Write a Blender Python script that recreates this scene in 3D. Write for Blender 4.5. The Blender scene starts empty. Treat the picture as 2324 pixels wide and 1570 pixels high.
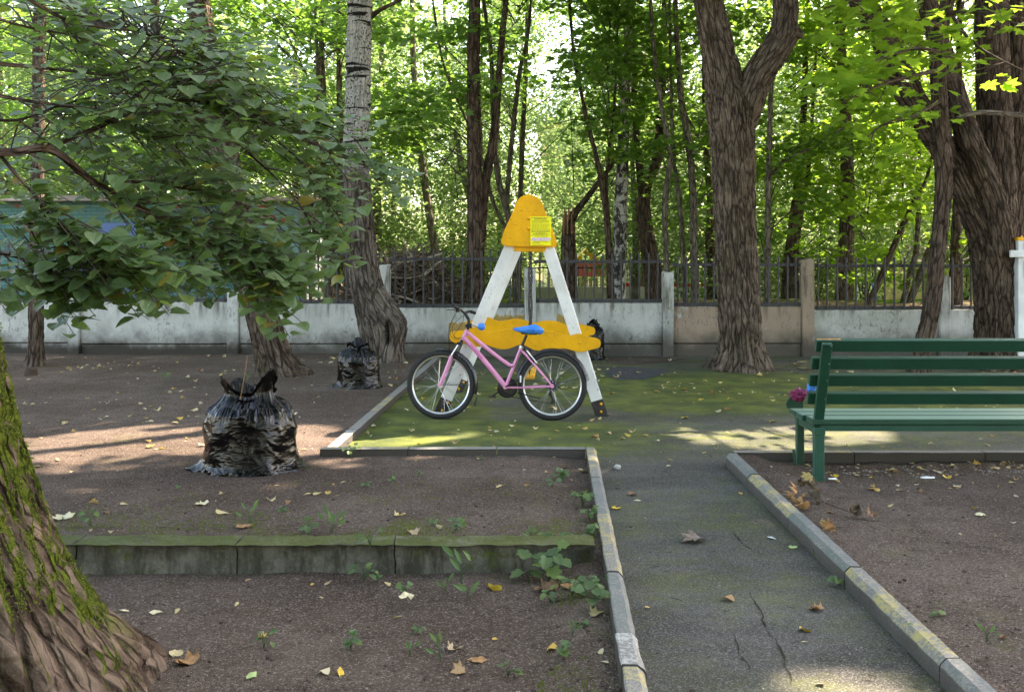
import bpy, bmesh, math, random
import numpy as np
from mathutils import Vector, Matrix
random.seed(7)
rng = np.random.default_rng(11)
SC = bpy.context.scene
COL = SC.collection

# ------------------------------------------------------------------ camera
F = 2133.0            # focal length in units of a 2324 x 1570 picture
UC, VH = 1162.0, 581.0  # centre column, horizon row
HC = 1.6              # eye height
cam_d = bpy.data.cameras.new('camera')
cam = bpy.data.objects.new('camera', cam_d)
COL.objects.link(cam)
cam.location = (0, 0, HC)
cam.rotation_euler = (math.pi/2, 0, 0)
cam_d.sensor_width = 36
cam_d.lens = 36*F/2324
cam_d.shift_y = -(785-VH)/2324
cam_d.clip_start = 0.05
cam_d.clip_end = 2000
SC.camera = cam

# ------------------------------------------------------------------ light
SUN_AZ, SUN_EL = math.radians(53), math.radians(45)
SUN = np.array([math.sin(SUN_AZ)*math.cos(SUN_EL), math.cos(SUN_AZ)*math.cos(SUN_EL), math.sin(SUN_EL)])
w = bpy.data.worlds.new('World'); SC.world = w; w.use_nodes = True
nt = w.node_tree
bg = nt.nodes.get('Background') or nt.nodes.new('ShaderNodeBackground')
sky = nt.nodes.new('ShaderNodeTexSky'); sky.sky_type = 'NISHITA'
sky.sun_disc = False
sky.sun_elevation = SUN_EL; sky.sun_rotation = SUN_AZ
sky.air_density = 1.0; sky.dust_density = 1.5; sky.ozone_density = 0.6
nt.links.new(sky.outputs[0], bg.inputs[0]); bg.inputs[1].default_value = 0.15
sd = bpy.data.lights.new('sun', 'SUN'); sd.energy = 4.3; sd.angle = math.radians(0.53); sd.color = (1.0, 0.95, 0.87)
so = bpy.data.objects.new('sun', sd); COL.objects.link(so)
so.rotation_euler = Vector((-SUN[0], -SUN[1], -SUN[2])).to_track_quat('-Z', 'Y').to_euler()
so.location = (20, 16, 30)
vs = SC.view_settings
vs.view_transform = 'Standard'; vs.look = 'None'; vs.exposure = 2.88; vs.gamma = 1.0; vs.use_curve_mapping = False
vs.use_white_balance = True; vs.white_balance_temperature = 8000; vs.white_balance_tint = 16
cy = SC.cycles
cy.max_bounces = 8; cy.diffuse_bounces = 4; cy.glossy_bounces = 3; cy.transmission_bounces = 4; cy.transparent_max_bounces = 4
cy.use_denoising = True
cy.use_adaptive_sampling = True; cy.adaptive_threshold = 0.015
cy.sample_clamp_indirect = 6
cy.caustics_reflective = False; cy.caustics_refractive = False

# ------------------------------------------------------------------ pixel -> place
def P(u, v, Y):
    return np.array([(u-UC)/F*Y, Y, HC-(v-VH)/F*Y])
def G(u, v, z=0.0):
    Y = (HC-z)*F/(v-VH)
    return np.array([(u-UC)/F*Y, Y, z])

# ------------------------------------------------------------------ noise
def _hash(i, j, k, s=0):
    h = (i.astype(np.int64)*374761393 + j.astype(np.int64)*668265263 + k.astype(np.int64)*2147483647 + s*974711) & 0xffffffff
    h = ((h ^ (h >> 13))*1274126177) & 0xffffffff
    h = ((h ^ (h >> 16))*2246822519) & 0xffffffff
    return ((h ^ (h >> 15)) & 0xffffff)/float(0xffffff)
def vnoise(p, s=0):
    p = np.asarray(p, float)
    f = np.floor(p); t = p-f; t = t*t*(3-2*t)
    i, j, k = f[..., 0], f[..., 1], f[..., 2]
    r = 0
    for a in (0, 1):
        wa = t[..., 0] if a else 1-t[..., 0]
        for b in (0, 1):
            wb = t[..., 1] if b else 1-t[..., 1]
            for c in (0, 1):
                wc = t[..., 2] if c else 1-t[..., 2]
                r = r + wa*wb*wc*_hash(i+a, j+b, k+c, s)
    return r*2-1
def fbm(p, o=4, s=0, g=0.5):
    p = np.asarray(p, float); r = 0; a = 1; n = 0
    for q in range(o):
        r = r + a*vnoise(p*(2.03**q)+q*17.3, s+q); n += a; a *= g
    return r/n
def worley(p, s=0):
    p = np.asarray(p, float); f = np.floor(p)
    F1 = np.full(p.shape[:-1], 9.0); F2 = F1.copy()
    for a in (-1, 0, 1):
        for b in (-1, 0, 1):
            for c in (-1, 0, 1):
                i, j, k = f[..., 0]+a, f[..., 1]+b, f[..., 2]+c
                d = np.sqrt((i+_hash(i, j, k, s)-p[..., 0])**2+(j+_hash(i, j, k, s+1)-p[..., 1])**2+(k+_hash(i, j, k, s+2)-p[..., 2])**2)
                m = d < F1
                F2 = np.where(m, F1, np.minimum(F2, d)); F1 = np.where(m, d, F1)
    return F1, F2

# ------------------------------------------------------------------ objects
def link(name, me, mat=None, parent=None, smooth=None):
    o = bpy.data.objects.new(name, me); COL.objects.link(o)
    if mat is not None:
        if len(me.materials) == 0:
            for m in (mat if isinstance(mat, (list, tuple)) else [mat]): me.materials.append(m)
    if parent is not None: o.parent = parent
    return o
def empty(name, loc=(0, 0, 0), rz=0.0, parent=None):
    o = bpy.data.objects.new(name, None); COL.objects.link(o)
    o.location = [float(c) for c in loc]; o.rotation_euler = (0, 0, rz); o.empty_display_size = 0.2
    if parent is not None: o.parent = parent
    return o
def tag(o, label=None, cat=None, group=None, kind=None):
    if label: o['label'] = label
    if cat: o['category'] = cat
    if group: o['group'] = group
    if kind: o['kind'] = kind
    return o
def np_mesh(name, V, F_, smooth=False, attrs=None, mat_index=None):
    """V (n,3); F_ = list of (m,k) int arrays"""
    me = bpy.data.meshes.new(name)
    V = np.ascontiguousarray(V, dtype=np.float32)
    if not isinstance(F_, (list, tuple)): F_ = [F_]
    F_ = [np.asarray(f, dtype=np.int32) for f in F_ if len(f)]
    me.vertices.add(len(V)); me.vertices.foreach_set('co', V.ravel())
    loops = np.concatenate([f.ravel() for f in F_]).astype(np.int32)
    tot = np.concatenate([np.full(len(f), f.shape[1]) for f in F_])
    st = np.concatenate([[0], np.cumsum(tot)[:-1]]).astype(np.int32)
    me.loops.add(len(loops)); me.loops.foreach_set('vertex_index', loops)
    me.polygons.add(len(tot)); me.polygons.foreach_set('loop_start', st)
    me.polygons.foreach_set('use_smooth', np.full(len(tot), bool(smooth)))
    if mat_index is not None: me.polygons.foreach_set('material_index', np.asarray(mat_index, dtype=np.int32))
    for k, a in (attrs or {}).items():
        a = np.ascontiguousarray(a, dtype=np.float32)
        if a.ndim == 2: me.attributes.new(k, 'FLOAT_VECTOR', 'POINT').data.foreach_set('vector', a.ravel())
        else: me.attributes.new(k, 'FLOAT', 'POINT').data.foreach_set('value', a)
    me.update(calc_edges=True)
    return me

class MB:
    """collects plain shapes into one mesh"""
    def __init__(s): s.v = []; s.f = []
    def add(s, V, Fc):
        b = len(s.v); s.v += [tuple(map(float, p)) for p in V]; s.f += [tuple(int(i)+b for i in f) for f in Fc]; return s
    def box(s, x0, x1, y0, y1, z0, z1, bev=0.0):
        if bev <= 0:
            V = [(x, y, z) for x in (x0, x1) for y in (y0, y1) for z in (z0, z1)]
            Fc = [(0, 1, 3, 2), (4, 6, 7, 5), (0, 4, 5, 1), (2, 3, 7, 6), (0, 2, 6, 4), (1, 5, 7, 3)]
            return s.add(V, Fc)
        bm = bmesh.new()
        bmesh.ops.create_cube(bm, size=1)
        for v in bm.verts:
            v.co = Vector(((x0+x1)/2+v.co.x*(x1-x0), (y0+y1)/2+v.co.y*(y1-y0), (z0+z1)/2+v.co.z*(z1-z0)))
        bmesh.ops.bevel(bm, geom=bm.edges[:], offset=bev, segments=1, affect='EDGES')
        bm.verts.index_update()
        V = [tuple(v.co) for v in bm.verts]; Fc = [tuple(v.index for v in f.verts) for f in bm.faces]
        bm.free(); return s.add(V, Fc)
    def beam(s, a, b, wx, wy, up=(0, 0, 1), bev=0.004):
        """box from a to b, wx wide across, wy deep"""
        a = Vector(a); b = Vector(b); d = (b-a); L = d.length; d.normalize()
        x = d.cross(Vector(up)); 
        if x.length < 1e-4: x = Vector((1, 0, 0))
        x.normalize(); y = x.cross(d).normalized()
        t = MB().box(-wx/2, wx/2, -wy/2, wy/2, 0, L, bev)
        M = Matrix((x, y, d)).transposed()
        return s.add([a+M @ Vector(p) for p in t.v], t.f)
    def prism(s, pts, y0, y1, bev=0.0):
        """pts in the xz plane, extruded along y"""
        bm = bmesh.new()
        vs_ = [bm.verts.new((p[0], y0, p[1])) for p in pts]
        f = bm.faces.new(vs_)
        r = bmesh.ops.extrude_face_region(bm, geom=[f])
        for e in r['geom']:
            if isinstance(e, bmesh.types.BMVert): e.co.y = y1
        bmesh.ops.recalc_face_normals(bm, faces=bm.faces[:])
        if bev > 0:
            ed = [e for e in bm.edges if abs(e.verts[0].co.y-e.verts[1].co.y) < 1e-6]
            bmesh.ops.bevel(bm, geom=ed, offset=bev, segments=2, affect='EDGES')
        bm.verts.index_update()
        V = [tuple(v.co) for v in bm.verts]; Fc = [tuple(v.index for v in f.verts) for f in bm.faces]
        bm.free(); return s.add(V, Fc)
    def tube(s, pts, rad, n=8, cap=True, closed=False):
        V, Fc = tube_np(np.array(pts, float), rad, n, cap, closed)
        return s.add(V, [f for a in Fc for f in a])
    def ball(s, c, r, n=10, m=6, sz=1.0):
        V = []; Fc = []
        for j in range(m+1):
            a = math.pi*j/m
            for i in range(n):
                b = 2*math.pi*i/n
                V.append((c[0]+r*math.sin(a)*math.cos(b), c[1]+r*math.sin(a)*math.sin(b), c[2]+r*sz*math.cos(a)))
        for j in range(m):
            for i in range(n):
                Fc.append((j*n+i, (j+1)*n+i, (j+1)*n+(i+1) % n, j*n+(i+1) % n))
        return s.add(V, Fc)
    def mesh(s, name, smooth=False):
        me = bpy.data.meshes.new(name); me.from_pydata(s.v, [], s.f); me.update()
        bm = bmesh.new(); bm.from_mesh(me)
        bmesh.ops.recalc_face_normals(bm, faces=bm.faces[:]); bm.to_mesh(me); bm.free()
        if smooth: me.polygons.foreach_set('use_smooth', np.ones(len(me.polygons), bool)); 
        if smooth and smooth != True: 
            me.set_sharp_from_angle(angle=math.radians(smooth))
        return me
    def obj(s, name, mat, parent=None, smooth=False):
        return link(name, s.mesh(name, smooth), mat, parent)

def frames(pts, closed=False):
    n = len(pts)
    T = np.gradient(pts, axis=0) if not closed else (np.roll(pts, -1, 0)-np.roll(pts, 1, 0))
    T /= np.linalg.norm(T, axis=1)[:, None]+1e-12
    up = np.array([0., 1, 0]) if abs(T[0][1]) < .9 else np.array([1., 0, 0])
    N = np.zeros_like(pts); n0 = up-T[0]*np.dot(up, T[0]); n0 /= np.linalg.norm(n0)
    for i in range(n):
        n0 = n0-T[i]*np.dot(n0, T[i]); n0 /= np.linalg.norm(n0)+1e-12; N[i] = n0
    return T, N, np.cross(T, N)
def tube_np(pts, rad, n=8, cap=True, closed=False):
    pts = np.asarray(pts, float); m = len(pts)
    rad = np.broadcast_to(np.asarray(rad, float), (m,))
    T, N, B = frames(pts, closed)
    a = np.linspace(0, 2*np.pi, n, endpoint=False)
    V = (pts[:, None]+rad[:, None, None]*(np.cos(a)[None, :, None]*N[:, None]+np.sin(a)[None, :, None]*B[:, None])).reshape(-1, 3)
    i = np.arange(m if closed else m-1)[:, None]; j = np.arange(n)[None]
    i2 = (i+1) % m
    Fq = np.stack([i*n+j, i*n+(j+1) % n, i2*n+(j+1) % n, i2*n+j], -1).reshape(-1, 4)
    Fc = [Fq]
    if cap and not closed:
        Fc.append(np.array([list(range(n))[::-1]])); Fc.append(np.array([[(m-1)*n+q for q in range(n)]]))
    return V, Fc
def crom(pts, k=8):
    """Catmull-Rom through rows of pts"""
    p = np.asarray(pts, float); p = np.vstack([2*p[0]-p[1], p, 2*p[-1]-p[-2]])
    out = []
    for i in range(1, len(p)-2):
        t = np.linspace(0, 1, k, endpoint=False)[:, None]
        a, b, c, d = p[i-1], p[i], p[i+1], p[i+2]
        out.append(.5*((2*b)+(-a+c)*t+(2*a-5*b+4*c-d)*t*t+(-a+3*b-3*c+d)*t**3))
    out.append(p[-2][None]); return np.vstack(out)
def multi_tubes(paths, n=5):
    """many tubes (m,4: xyz r) joined"""
    Vs = []; Fs = []; b = 0
    for p in paths:
        V, Fc = tube_np(p[:, :3], p[:, 3], n, False)
        Vs.append(V); Fs.append(Fc[0]+b); b += len(V)
    if not Vs: return None
    return np.vstack(Vs), [np.vstack(Fs)]
# ------------------------------------------------------------------ materials
class N:
    def __init__(s, name):
        s.m = bpy.data.materials.new(name); s.m.use_nodes = True; s.t = s.m.node_tree
        s.t.nodes.clear(); s.out = s.t.nodes.new('ShaderNodeOutputMaterial')
        s._pos = None
    def n(s, t, **k):
        q = s.t.nodes.new(t)
        for a, b in k.items(): setattr(q, a, b)
        return q
    def put(s, sock, val):
        if val is None: return
        if isinstance(val, bpy.types.NodeSocket): s.t.links.new(val, sock)
        elif isinstance(val, (int, float)): sock.default_value = val
        else:
            v = tuple(val)
            if sock.type == 'RGBA' and len(v) == 3: v = v+(1,)
            sock.default_value = v
    def pos(s):
        if s._pos is None: s._pos = s.n('ShaderNodeNewGeometry').outputs['Position']
        return s._pos
    def objc(s): return s.n('ShaderNodeTexCoord').outputs['Object']
    def normal(s): return s.n('ShaderNodeNewGeometry').outputs['Normal']
    def mapv(s, vec=None, scale=(1, 1, 1), loc=(0, 0, 0), rot=(0, 0, 0)):
        q = s.n('ShaderNodeMapping'); s.put(q.inputs[0], vec or s.pos()); q.inputs['Scale'].default_value = scale; q.inputs['Location'].default_value = loc; q.inputs['Rotation'].default_value = rot
        return q.outputs[0]
    def noise(s, scale=5, detail=4, rough=.55, vec=None, dist=0.0):
        q = s.n('ShaderNodeTexNoise'); s.put(q.inputs['Vector'], vec or s.pos())
        q.inputs['Scale'].default_value = scale; q.inputs['Detail'].default_value = detail; q.inputs['Roughness'].default_value = rough; q.inputs['Distortion'].default_value = dist
        return q.outputs[0]
    def vor(s, scale=5, vec=None, feature='F1', out=0, rnd=1.0):
        q = s.n('ShaderNodeTexVoronoi', feature=feature); s.put(q.inputs['Vector'], vec or s.pos()); q.inputs['Scale'].default_value = scale
        q.inputs['Randomness'].default_value = rnd
        return q.outputs[out]
    def ramp(s, fac, stops, interp='LINEAR'):
        q = s.n('ShaderNodeValToRGB'); s.put(q.inputs[0], fac); r = q.color_ramp; r.interpolation = interp
        while len(r.elements) < len(stops): r.elements.new(0.5)
        for e, (p, c) in zip(r.elements, stops):
            e.position = p
            if isinstance(c, (int, float)): c = (c, c, c)
            e.color = tuple(c)+(1,)
        return q.outputs[0]
    def step(s, fac, a, b):   # smooth 0..1
        q = s.n('ShaderNodeMapRange', interpolation_type='SMOOTHSTEP'); s.put(q.inputs[0], fac); q.inputs[1].default_value = a; q.inputs[2].default_value = b
        return q.outputs[0]
    def math(s, op, a, b=None, c=None, clamp=False):
        q = s.n('ShaderNodeMath', operation=op, use_clamp=clamp); s.put(q.inputs[0], a)
        if b is not None: s.put(q.inputs[1], b)
        if c is not None: s.put(q.inputs[2], c)
        return q.outputs[0]
    def mix(s, fac, a, b, mode='MIX'):
        q = s.n('ShaderNodeMix', data_type='RGBA', blend_type=mode); s.put(q.inputs[0], fac); s.put(q.inputs[6], a); s.put(q.inputs[7], b)
        return q.outputs[2]
    def xyz(s, vec=None):
        q = s.n('ShaderNodeSeparateXYZ'); s.put(q.inputs[0], vec or s.pos()); return q.outputs
    def attr(s, name): 
        q = s.n('ShaderNodeAttribute'); q.attribute_name = name; return q.outputs['Fac']
    def bump(s, h, strength=.5, dist=.01, nrm=None):
        q = s.n('ShaderNodeBump'); s.put(q.inputs['Height'], h); q.inputs['Strength'].default_value = strength; q.inputs['Distance'].default_value = dist
        if nrm is not None: s.put(q.inputs['Normal'], nrm)
        return q.outputs[0]
    def bsdf(s, col, rough=.7, metal=0., spec=.5, nrm=None, coat=0., **kw):
        q = s.n('ShaderNodeBsdfPrincipled'); s.put(q.inputs['Base Color'], col); s.put(q.inputs['Roughness'], rough); s.put(q.inputs['Metallic'], metal)
        s.put(q.inputs['Specular IOR Level'], spec); s.put(q.inputs['Coat Weight'], coat)
        if nrm is not None: s.put(q.inputs['Normal'], nrm)
        for k, v in kw.items(): s.put(q.inputs[k], v)
        return q.outputs[0]
    def done(s, sh): s.t.links.new(sh, s.out.inputs[0]); return s.m

def m_plain(name, col, rough=.5, metal=0., spec=.5, var=.12, vscale=30, bump=0.0, coat=0.):
    n = N(name)
    f = n.noise(vscale, 3)
    c = n.mix(n.step(f, .3, .7), tuple(x*(1-var) for x in col), tuple(min(1, x*(1+var)) for x in col))
    nr = n.bump(n.noise(vscale*4, 3), bump, .004) if bump else None
    return n.done(n.bsdf(c, rough, metal, spec, nr, coat))

def m_leaf(name, stops, trans=(.25, .5, .05), tfac=.4, rough=.45, spec=.4, vein=0.0):
    n = N(name)
    r = n.attr('rnd')
    c = n.ramp(r, stops)
    big = n.noise(.9, 2)
    c = n.mix(n.step(big, .35, .7), n.mix(.22, c, (0.02, .05, .01)), c)
    p = n.bsdf(c, rough, 0, spec)
    tr = n.n('ShaderNodeBsdfTranslucent'); n.put(tr.inputs[0], n.mix(.65, c, trans))
    ms = n.n('ShaderNodeMixShader'); ms.inputs[0].default_value = tfac
    n.t.links.new(p, ms.inputs[1]); n.t.links.new(tr.outputs[0], ms.inputs[2])
    return n.done(ms.outputs[0])

def m_bark(name, dark, light, scale=1.0, moss=None, pale=None, bumpd=.012, vs_=.22):
    n = N(name)
    aq = n.n('ShaderNodeAttribute'); aq.attribute_name = 'barkco'; bc = aq.outputs['Vector']
    v = n.mapv(bc, scale=(1, 1, vs_))
    a = n.noise(26*scale, 6, .65, v, .4); b = n.noise(4*scale, 3, .5)
    c = n.mix(n.step(a, .36, .66), dark, light)
    c = n.mix(n.math('MULTIPLY', n.step(b, .45, .7), .45), c, tuple(x*1.5 for x in light))
    fis = n.vor(15*scale, n.mapv(bc, scale=(1, 1, vs_*.8)), 'DISTANCE_TO_EDGE')
    fis2 = n.math('ADD', fis, n.math('MULTIPLY', n.math('SUBTRACT', n.noise(40*scale, 4, .7, v), .5), .22))
    c = n.mix(n.math('MULTIPLY', n.step(fis2, .10, .0), .75), c, tuple(x*.35 for x in dark))
    g = n.noise(110*scale, 4, .7)
    c = n.mix(n.math('MULTIPLY', n.step(g, .5, .8), .35), c, tuple(min(1, x*2.0) for x in light))
    if moss:
        mm = moss(n); c = n.mix(mm, c, n.mix(n.step(n.noise(60, 4), .3, .7), (.028, .038, .007), (.085, .105, .014)))
    if pale:
        c = pale(n, c)
    f = n.vor(30*scale, v, 'DISTANCE_TO_EDGE')
    h = n.math('ADD', n.math('MULTIPLY', n.step(f, 0, .12), .6), n.math('MULTIPLY', a, .9))
    h = n.math('ADD', h, n.math('MULTIPLY', n.step(fis2, 0, .12), 1.4))
    nr = n.bump(h, 1.0, bumpd*1.4)
    return n.done(n.bsdf(c, .95, 0, .06, nr))

M = {}
# --- soil -----------------------------------------------------------
def soil():
    n = N('soil')
    x, y, z = n.xyz()
    big = n.noise(.7, 4); mid = n.noise(5, 4, .6); fine = n.noise(70, 4, .75)
    c = n.mix(n.step(big, .35, .65), (.100, .074, .057), (.165, .127, .102))
    c = n.mix(n.math('MULTIPLY', n.step(mid, .42, .68), .55), c, (.080, .057, .045))
    gr = n.vor(150, None, 'F1', 1); gv = n.vor(150, None, 'F1', 0)
    grs = n.xyz(gr)[0]
    c = n.mix(n.math('MULTIPLY', n.step(grs, .78, .96), .6), c, (.34, .28, .245))
    c = n.mix(n.math('MULTIPLY', n.step(grs, .26, .06), .6), c, (.035, .026, .022))
    c = n.mix(n.math('MULTIPLY', n.step(fine, .45, .75), .35), c, (.23, .175, .16))
    # thin moss along the terrace and beside the kerbs
    mk = n.math('MULTIPLY', n.step(n.noise(2.6, 5, .7), .5, .64), n.step(n.noise(30, 4, .7), .38, .62))
    zone = n.math('MULTIPLY', n.math('MULTIPLY', n.step(y, 4.7, 4.95), n.step(y, 6.3, 5.2)), n.math('MULTIPLY', n.step(x, -2.6, -1.5), n.step(x, .8, .5)))
    near = n.math('MULTIPLY', n.math('MULTIPLY', n.step(x, .05, .33), n.step(x, .7, .5)), n.step(y, 5.2, 4.6))
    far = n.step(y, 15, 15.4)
    low = n.math('MULTIPLY', n.step(n.noise(.8, 3), .5, .65), .3)
    zone = n.math('MAXIMUM', n.math('MULTIPLY', zone, .95), n.math('MAXIMUM', n.math('MULTIPLY', near, .6), low))
    c = n.mix(n.math('MULTIPLY', mk, zone), c, n.mix(fine, (.05, .075, .012), (.14, .17, .025)))
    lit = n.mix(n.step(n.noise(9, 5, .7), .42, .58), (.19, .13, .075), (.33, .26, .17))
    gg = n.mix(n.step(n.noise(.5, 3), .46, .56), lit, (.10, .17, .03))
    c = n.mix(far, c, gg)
    h = n.math('ADD', n.math('MULTIPLY', fine, .8), n.math('ADD', n.math('MULTIPLY', gv, -.6), n.math('MULTIPLY', mid, 1.2)))
    return n.done(n.bsdf(c, 1.0, 0, .0, n.bump(h, 1.0, .016)))
M['soil'] = soil()
# --- asphalt --------------------------------------------------------
def asphalt():
    n = N('asphalt')
    x, y, z = n.xyz()
    fine = n.noise(120, 4, .75); ag = n.vor(190, None, 'F1', 1); ags = n.xyz(ag)[0]
    st = n.mapv(scale=(.55, 1.2, 1))
    big = n.noise(1.1, 5, .62, st)
    c = n.mix(n.step(big, .36, .66), (.062, .060, .054), (.112, .107, .094))
    c = n.mix(n.math('MULTIPLY', n.step(ags, .7, .95), .45), c, (.27, .26, .24))
    c = n.mix(n.math('MULTIPLY', n.step(ags, .3, .08), .5), c, (.022, .022, .021))
    # moss film: strong on the play area, thin on the path
    play = n.step(y, 7.0, 7.7)
    l = n.math('MULTIPLY', n.step(x, 1.7, -.2), n.step(y, 12.5, 9.6))
    band = n.math('MULTIPLY', n.math('MULTIPLY', n.step(y, 9.2, 10.3), n.step(y, 13.4, 11.6)), n.step(x, -1, 1.0))
    front = n.math('MULTIPLY', n.step(x, .3, -.5), n.step(y, 9.3, 8.2))
    dark = n.math('MULTIPLY', n.math('MULTIPLY', n.step(x, -.6, -.1), n.step(x, 1.3, .8)), n.math('MULTIPLY', n.step(y, 8.9, 9.3), n.step(y, 10.9, 10.2)))
    g = n.math('MAXIMUM', n.math('MULTIPLY', l, .75), n.math('MAXIMUM', band, front))
    g = n.math('SUBTRACT', g, n.math('MULTIPLY', dark, .7), clamp=True)
    g = n.math('MULTIPLY', n.math('ADD', n.math('MULTIPLY', g, .75), .40), play)
    path = n.math('MULTIPLY', n.step(y, 7.3, 6.6), .31)
    g = n.math('ADD', g, path)
    nz = n.noise(.9, 5, .65, n.mapv(scale=(.6, 1.3, 1), loc=(3, 1, 0)))
    nz2 = n.noise(7, 5, .7, n.mapv(scale=(.7, 1.2, 1)))
    mk = n.math('MULTIPLY', n.step(n.math('ADD', g, n.math('ADD', n.math('MULTIPLY', n.math('SUBTRACT', nz, .5), 1.0), n.math('MULTIPLY', n.math('SUBTRACT', nz2, .5), .9))), .16, .80), n.step(fine, .28, .62))
    moss = n.mix(n.step(n.noise(3, 4), .35, .7), (.060, .088, .010), (.165, .195, .020))
    c = n.mix(n.math('MULTIPLY', mk, .9), c, moss)
    h = n.math('ADD', fine, n.math('MULTIPLY', n.noise(14, 3), .7))
    return n.done(n.bsdf(c, .95, 0, .06, n.bump(h, .85, .008)))
M['asphalt'] = asphalt()
def kerbm(name, paint, amount):
    n = N(name)
    x, y, z = n.xyz()
    a = n.noise(7, 5, .7); f = n.noise(90, 4, .75)
    base = n.mix(n.step(f, .35, .7), (.14, .135, .125), (.27, .26, .24))
    pm = n.math('MULTIPLY', n.step(n.math('ADD', n.math('MULTIPLY', a, .5), n.math('MULTIPLY', n.noise(55, 4, .75), .5)), .60-amount*.22, .66-amount*.16), n.step(n.xyz(n.normal())[2], .15, .5))
    c = n.mix(pm, base, paint)
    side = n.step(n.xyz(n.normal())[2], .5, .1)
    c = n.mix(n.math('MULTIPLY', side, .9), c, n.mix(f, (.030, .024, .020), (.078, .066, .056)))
    return n.done(n.bsdf(c, .85, 0, .25, n.bump(f, .6, .004)))
M['kerb_yellow'] = kerbm('kerb_yellow', (.36, .30, .13), .58)
M['kerb_grey'] = kerbm('kerb_grey', (.135, .15, .14), .7)
M['kerb_plain'] = kerbm('kerb_plain', (.20, .19, .175), .5)
M['kerb_white'] = kerbm('kerb_white', (.36, .36, .34), .6)
def mossy_concrete():
    n = N('mossy_concrete')
    nz = n.xyz(n.normal())[2]
    a = n.noise(5, 5, .7); f = n.noise(60, 5, .75)
    c = n.mix(n.step(a, .35, .7), (.075, .072, .056), (.17, .16, .13))
    c = n.mix(n.math('MULTIPLY', n.step(f, .45, .75), .5), c, (.25, .24, .21))
    c = n.mix(n.math('MULTIPLY', n.step(n.noise(7, 5, .7, n.mapv(scale=(1, 1, .25))), .46, .60), .8), c, (.038, .036, .024))
    mk = n.step(n.math('ADD', n.math('MULTIPLY', n.math('MAXIMUM', nz, 0.0), .16), n.math('MULTIPLY', n.noise(6.5, 6, .8), .8)), .44, .54)
    c = n.mix(n.math('MULTIPLY', mk, n.step(f, .28, .6)), c, n.mix(n.noise(40, 3), (.035, .05, .010), (.11, .13, .022)))
    return n.done(n.bsdf(c, .92, 0, .2, n.bump(n.math('ADD', f, a), .7, .008)))
M['mossy_concrete'] = mossy_concrete()
# --- wall -----------------------------------------------------------
def wallm(name, kind):
    n = N(name)
    x, y, z = n.xyz()
    a = n.noise(2.2, 5, .65); f = n.noise(38, 5, .75)
    fl = n.noise(24, 5, .7, n.mapv(scale=(1, 1, .45)), .6)
    c = n.mix(n.step(a, .3, .7), (.39, .40, .375), (.54, .55, .525))
    if kind == 'beige':
        mk = n.step(n.noise(1.0, 4, .6, n.mapv(loc=(2.1, 0, .4))), .40, .44)
        c = n.mix(mk, c, n.mix(a, (.30, .225, .165), (.40, .31, .24)))
    if kind == 'ochre':
        st = n.noise(7, 4, .6, n.mapv(scale=(1.6, 1, .25)))
        def patch(x0, x1, z0, z1):
            e = n.math('MULTIPLY', n.math('SUBTRACT', st, .5), .22)
            zz = n.math('ADD', z, e); xx = n.math('ADD', x, n.math('MULTIPLY', e, .4))
            return n.math('MULTIPLY', n.math('MULTIPLY', n.step(xx, x0, x0+.02), n.step(xx, x1, x1-.02)), n.math('MULTIPLY', n.step(zz, z0, z0+.03), n.step(zz, z1, z1-.03)))
        mk = n.math('MAXIMUM', patch(-.42, .22, .25, .66), n.math('MAXIMUM', patch(.70, 1.02, .30, .68), patch(-1.02, -.70, .10, .55)))
        c = n.mix(n.math('MULTIPLY', mk, .92), c, n.mix(n.step(f, .3, .7), (.30, .18, .035), (.46, .29, .06)))
    # flaked dark specks, drips from the top, damp at the foot
    sp = n.math('MULTIPLY', n.step(fl, .555, .60), n.step(n.noise(1.3, 3, .6), .40, .62))
    c = n.mix(n.math('MULTIPLY', sp, .6), c, (.085, .078, .062))
    top = n.math('MULTIPLY', n.step(z, .48, .86), n.step(n.noise(9, 4, .6, n.mapv(scale=(1, 1, .12))), .45, .66))
    c = n.mix(n.math('MULTIPLY', top, .85), c, (.095, .090, .058))
    e = n.math('MULTIPLY', n.math('SUBTRACT', n.noise(2.2, 5, .65), .5), .55)
    foot = n.step(n.math('ADD', z, e), .52, .10)
    c = n.mix(n.math('MULTIPLY', foot, .92), c, n.mix(f, (.045, .040, .032), (.12, .108, .090)))
    left = n.math('MULTIPLY', n.step(x, -2.6, -4.5), n.step(n.math('ADD', z, n.math('MULTIPLY', e, .5)), .24, .12))
    c = n.mix(n.math('MULTIPLY', left, .8), c, (.038, .033, .026))
    return n.done(n.bsdf(c, .9, 0, .2, n.bump(n.math('ADD', f, n.math('MULTIPLY', fl, 1.2)), .6, .008)))
M['wall'] = wallm('wall_paint', ''); M['wall_beige'] = wallm('wall_beige', 'beige'); M['wall_ochre'] = wallm('wall_ochre', 'ochre')
M['iron'] = m_plain('iron_paint', (.042, .042, .045), .55, .0, .5, .3, 25, .2)
M['black_iron'] = m_plain('black_iron', (.02, .02, .022), .6)
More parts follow.
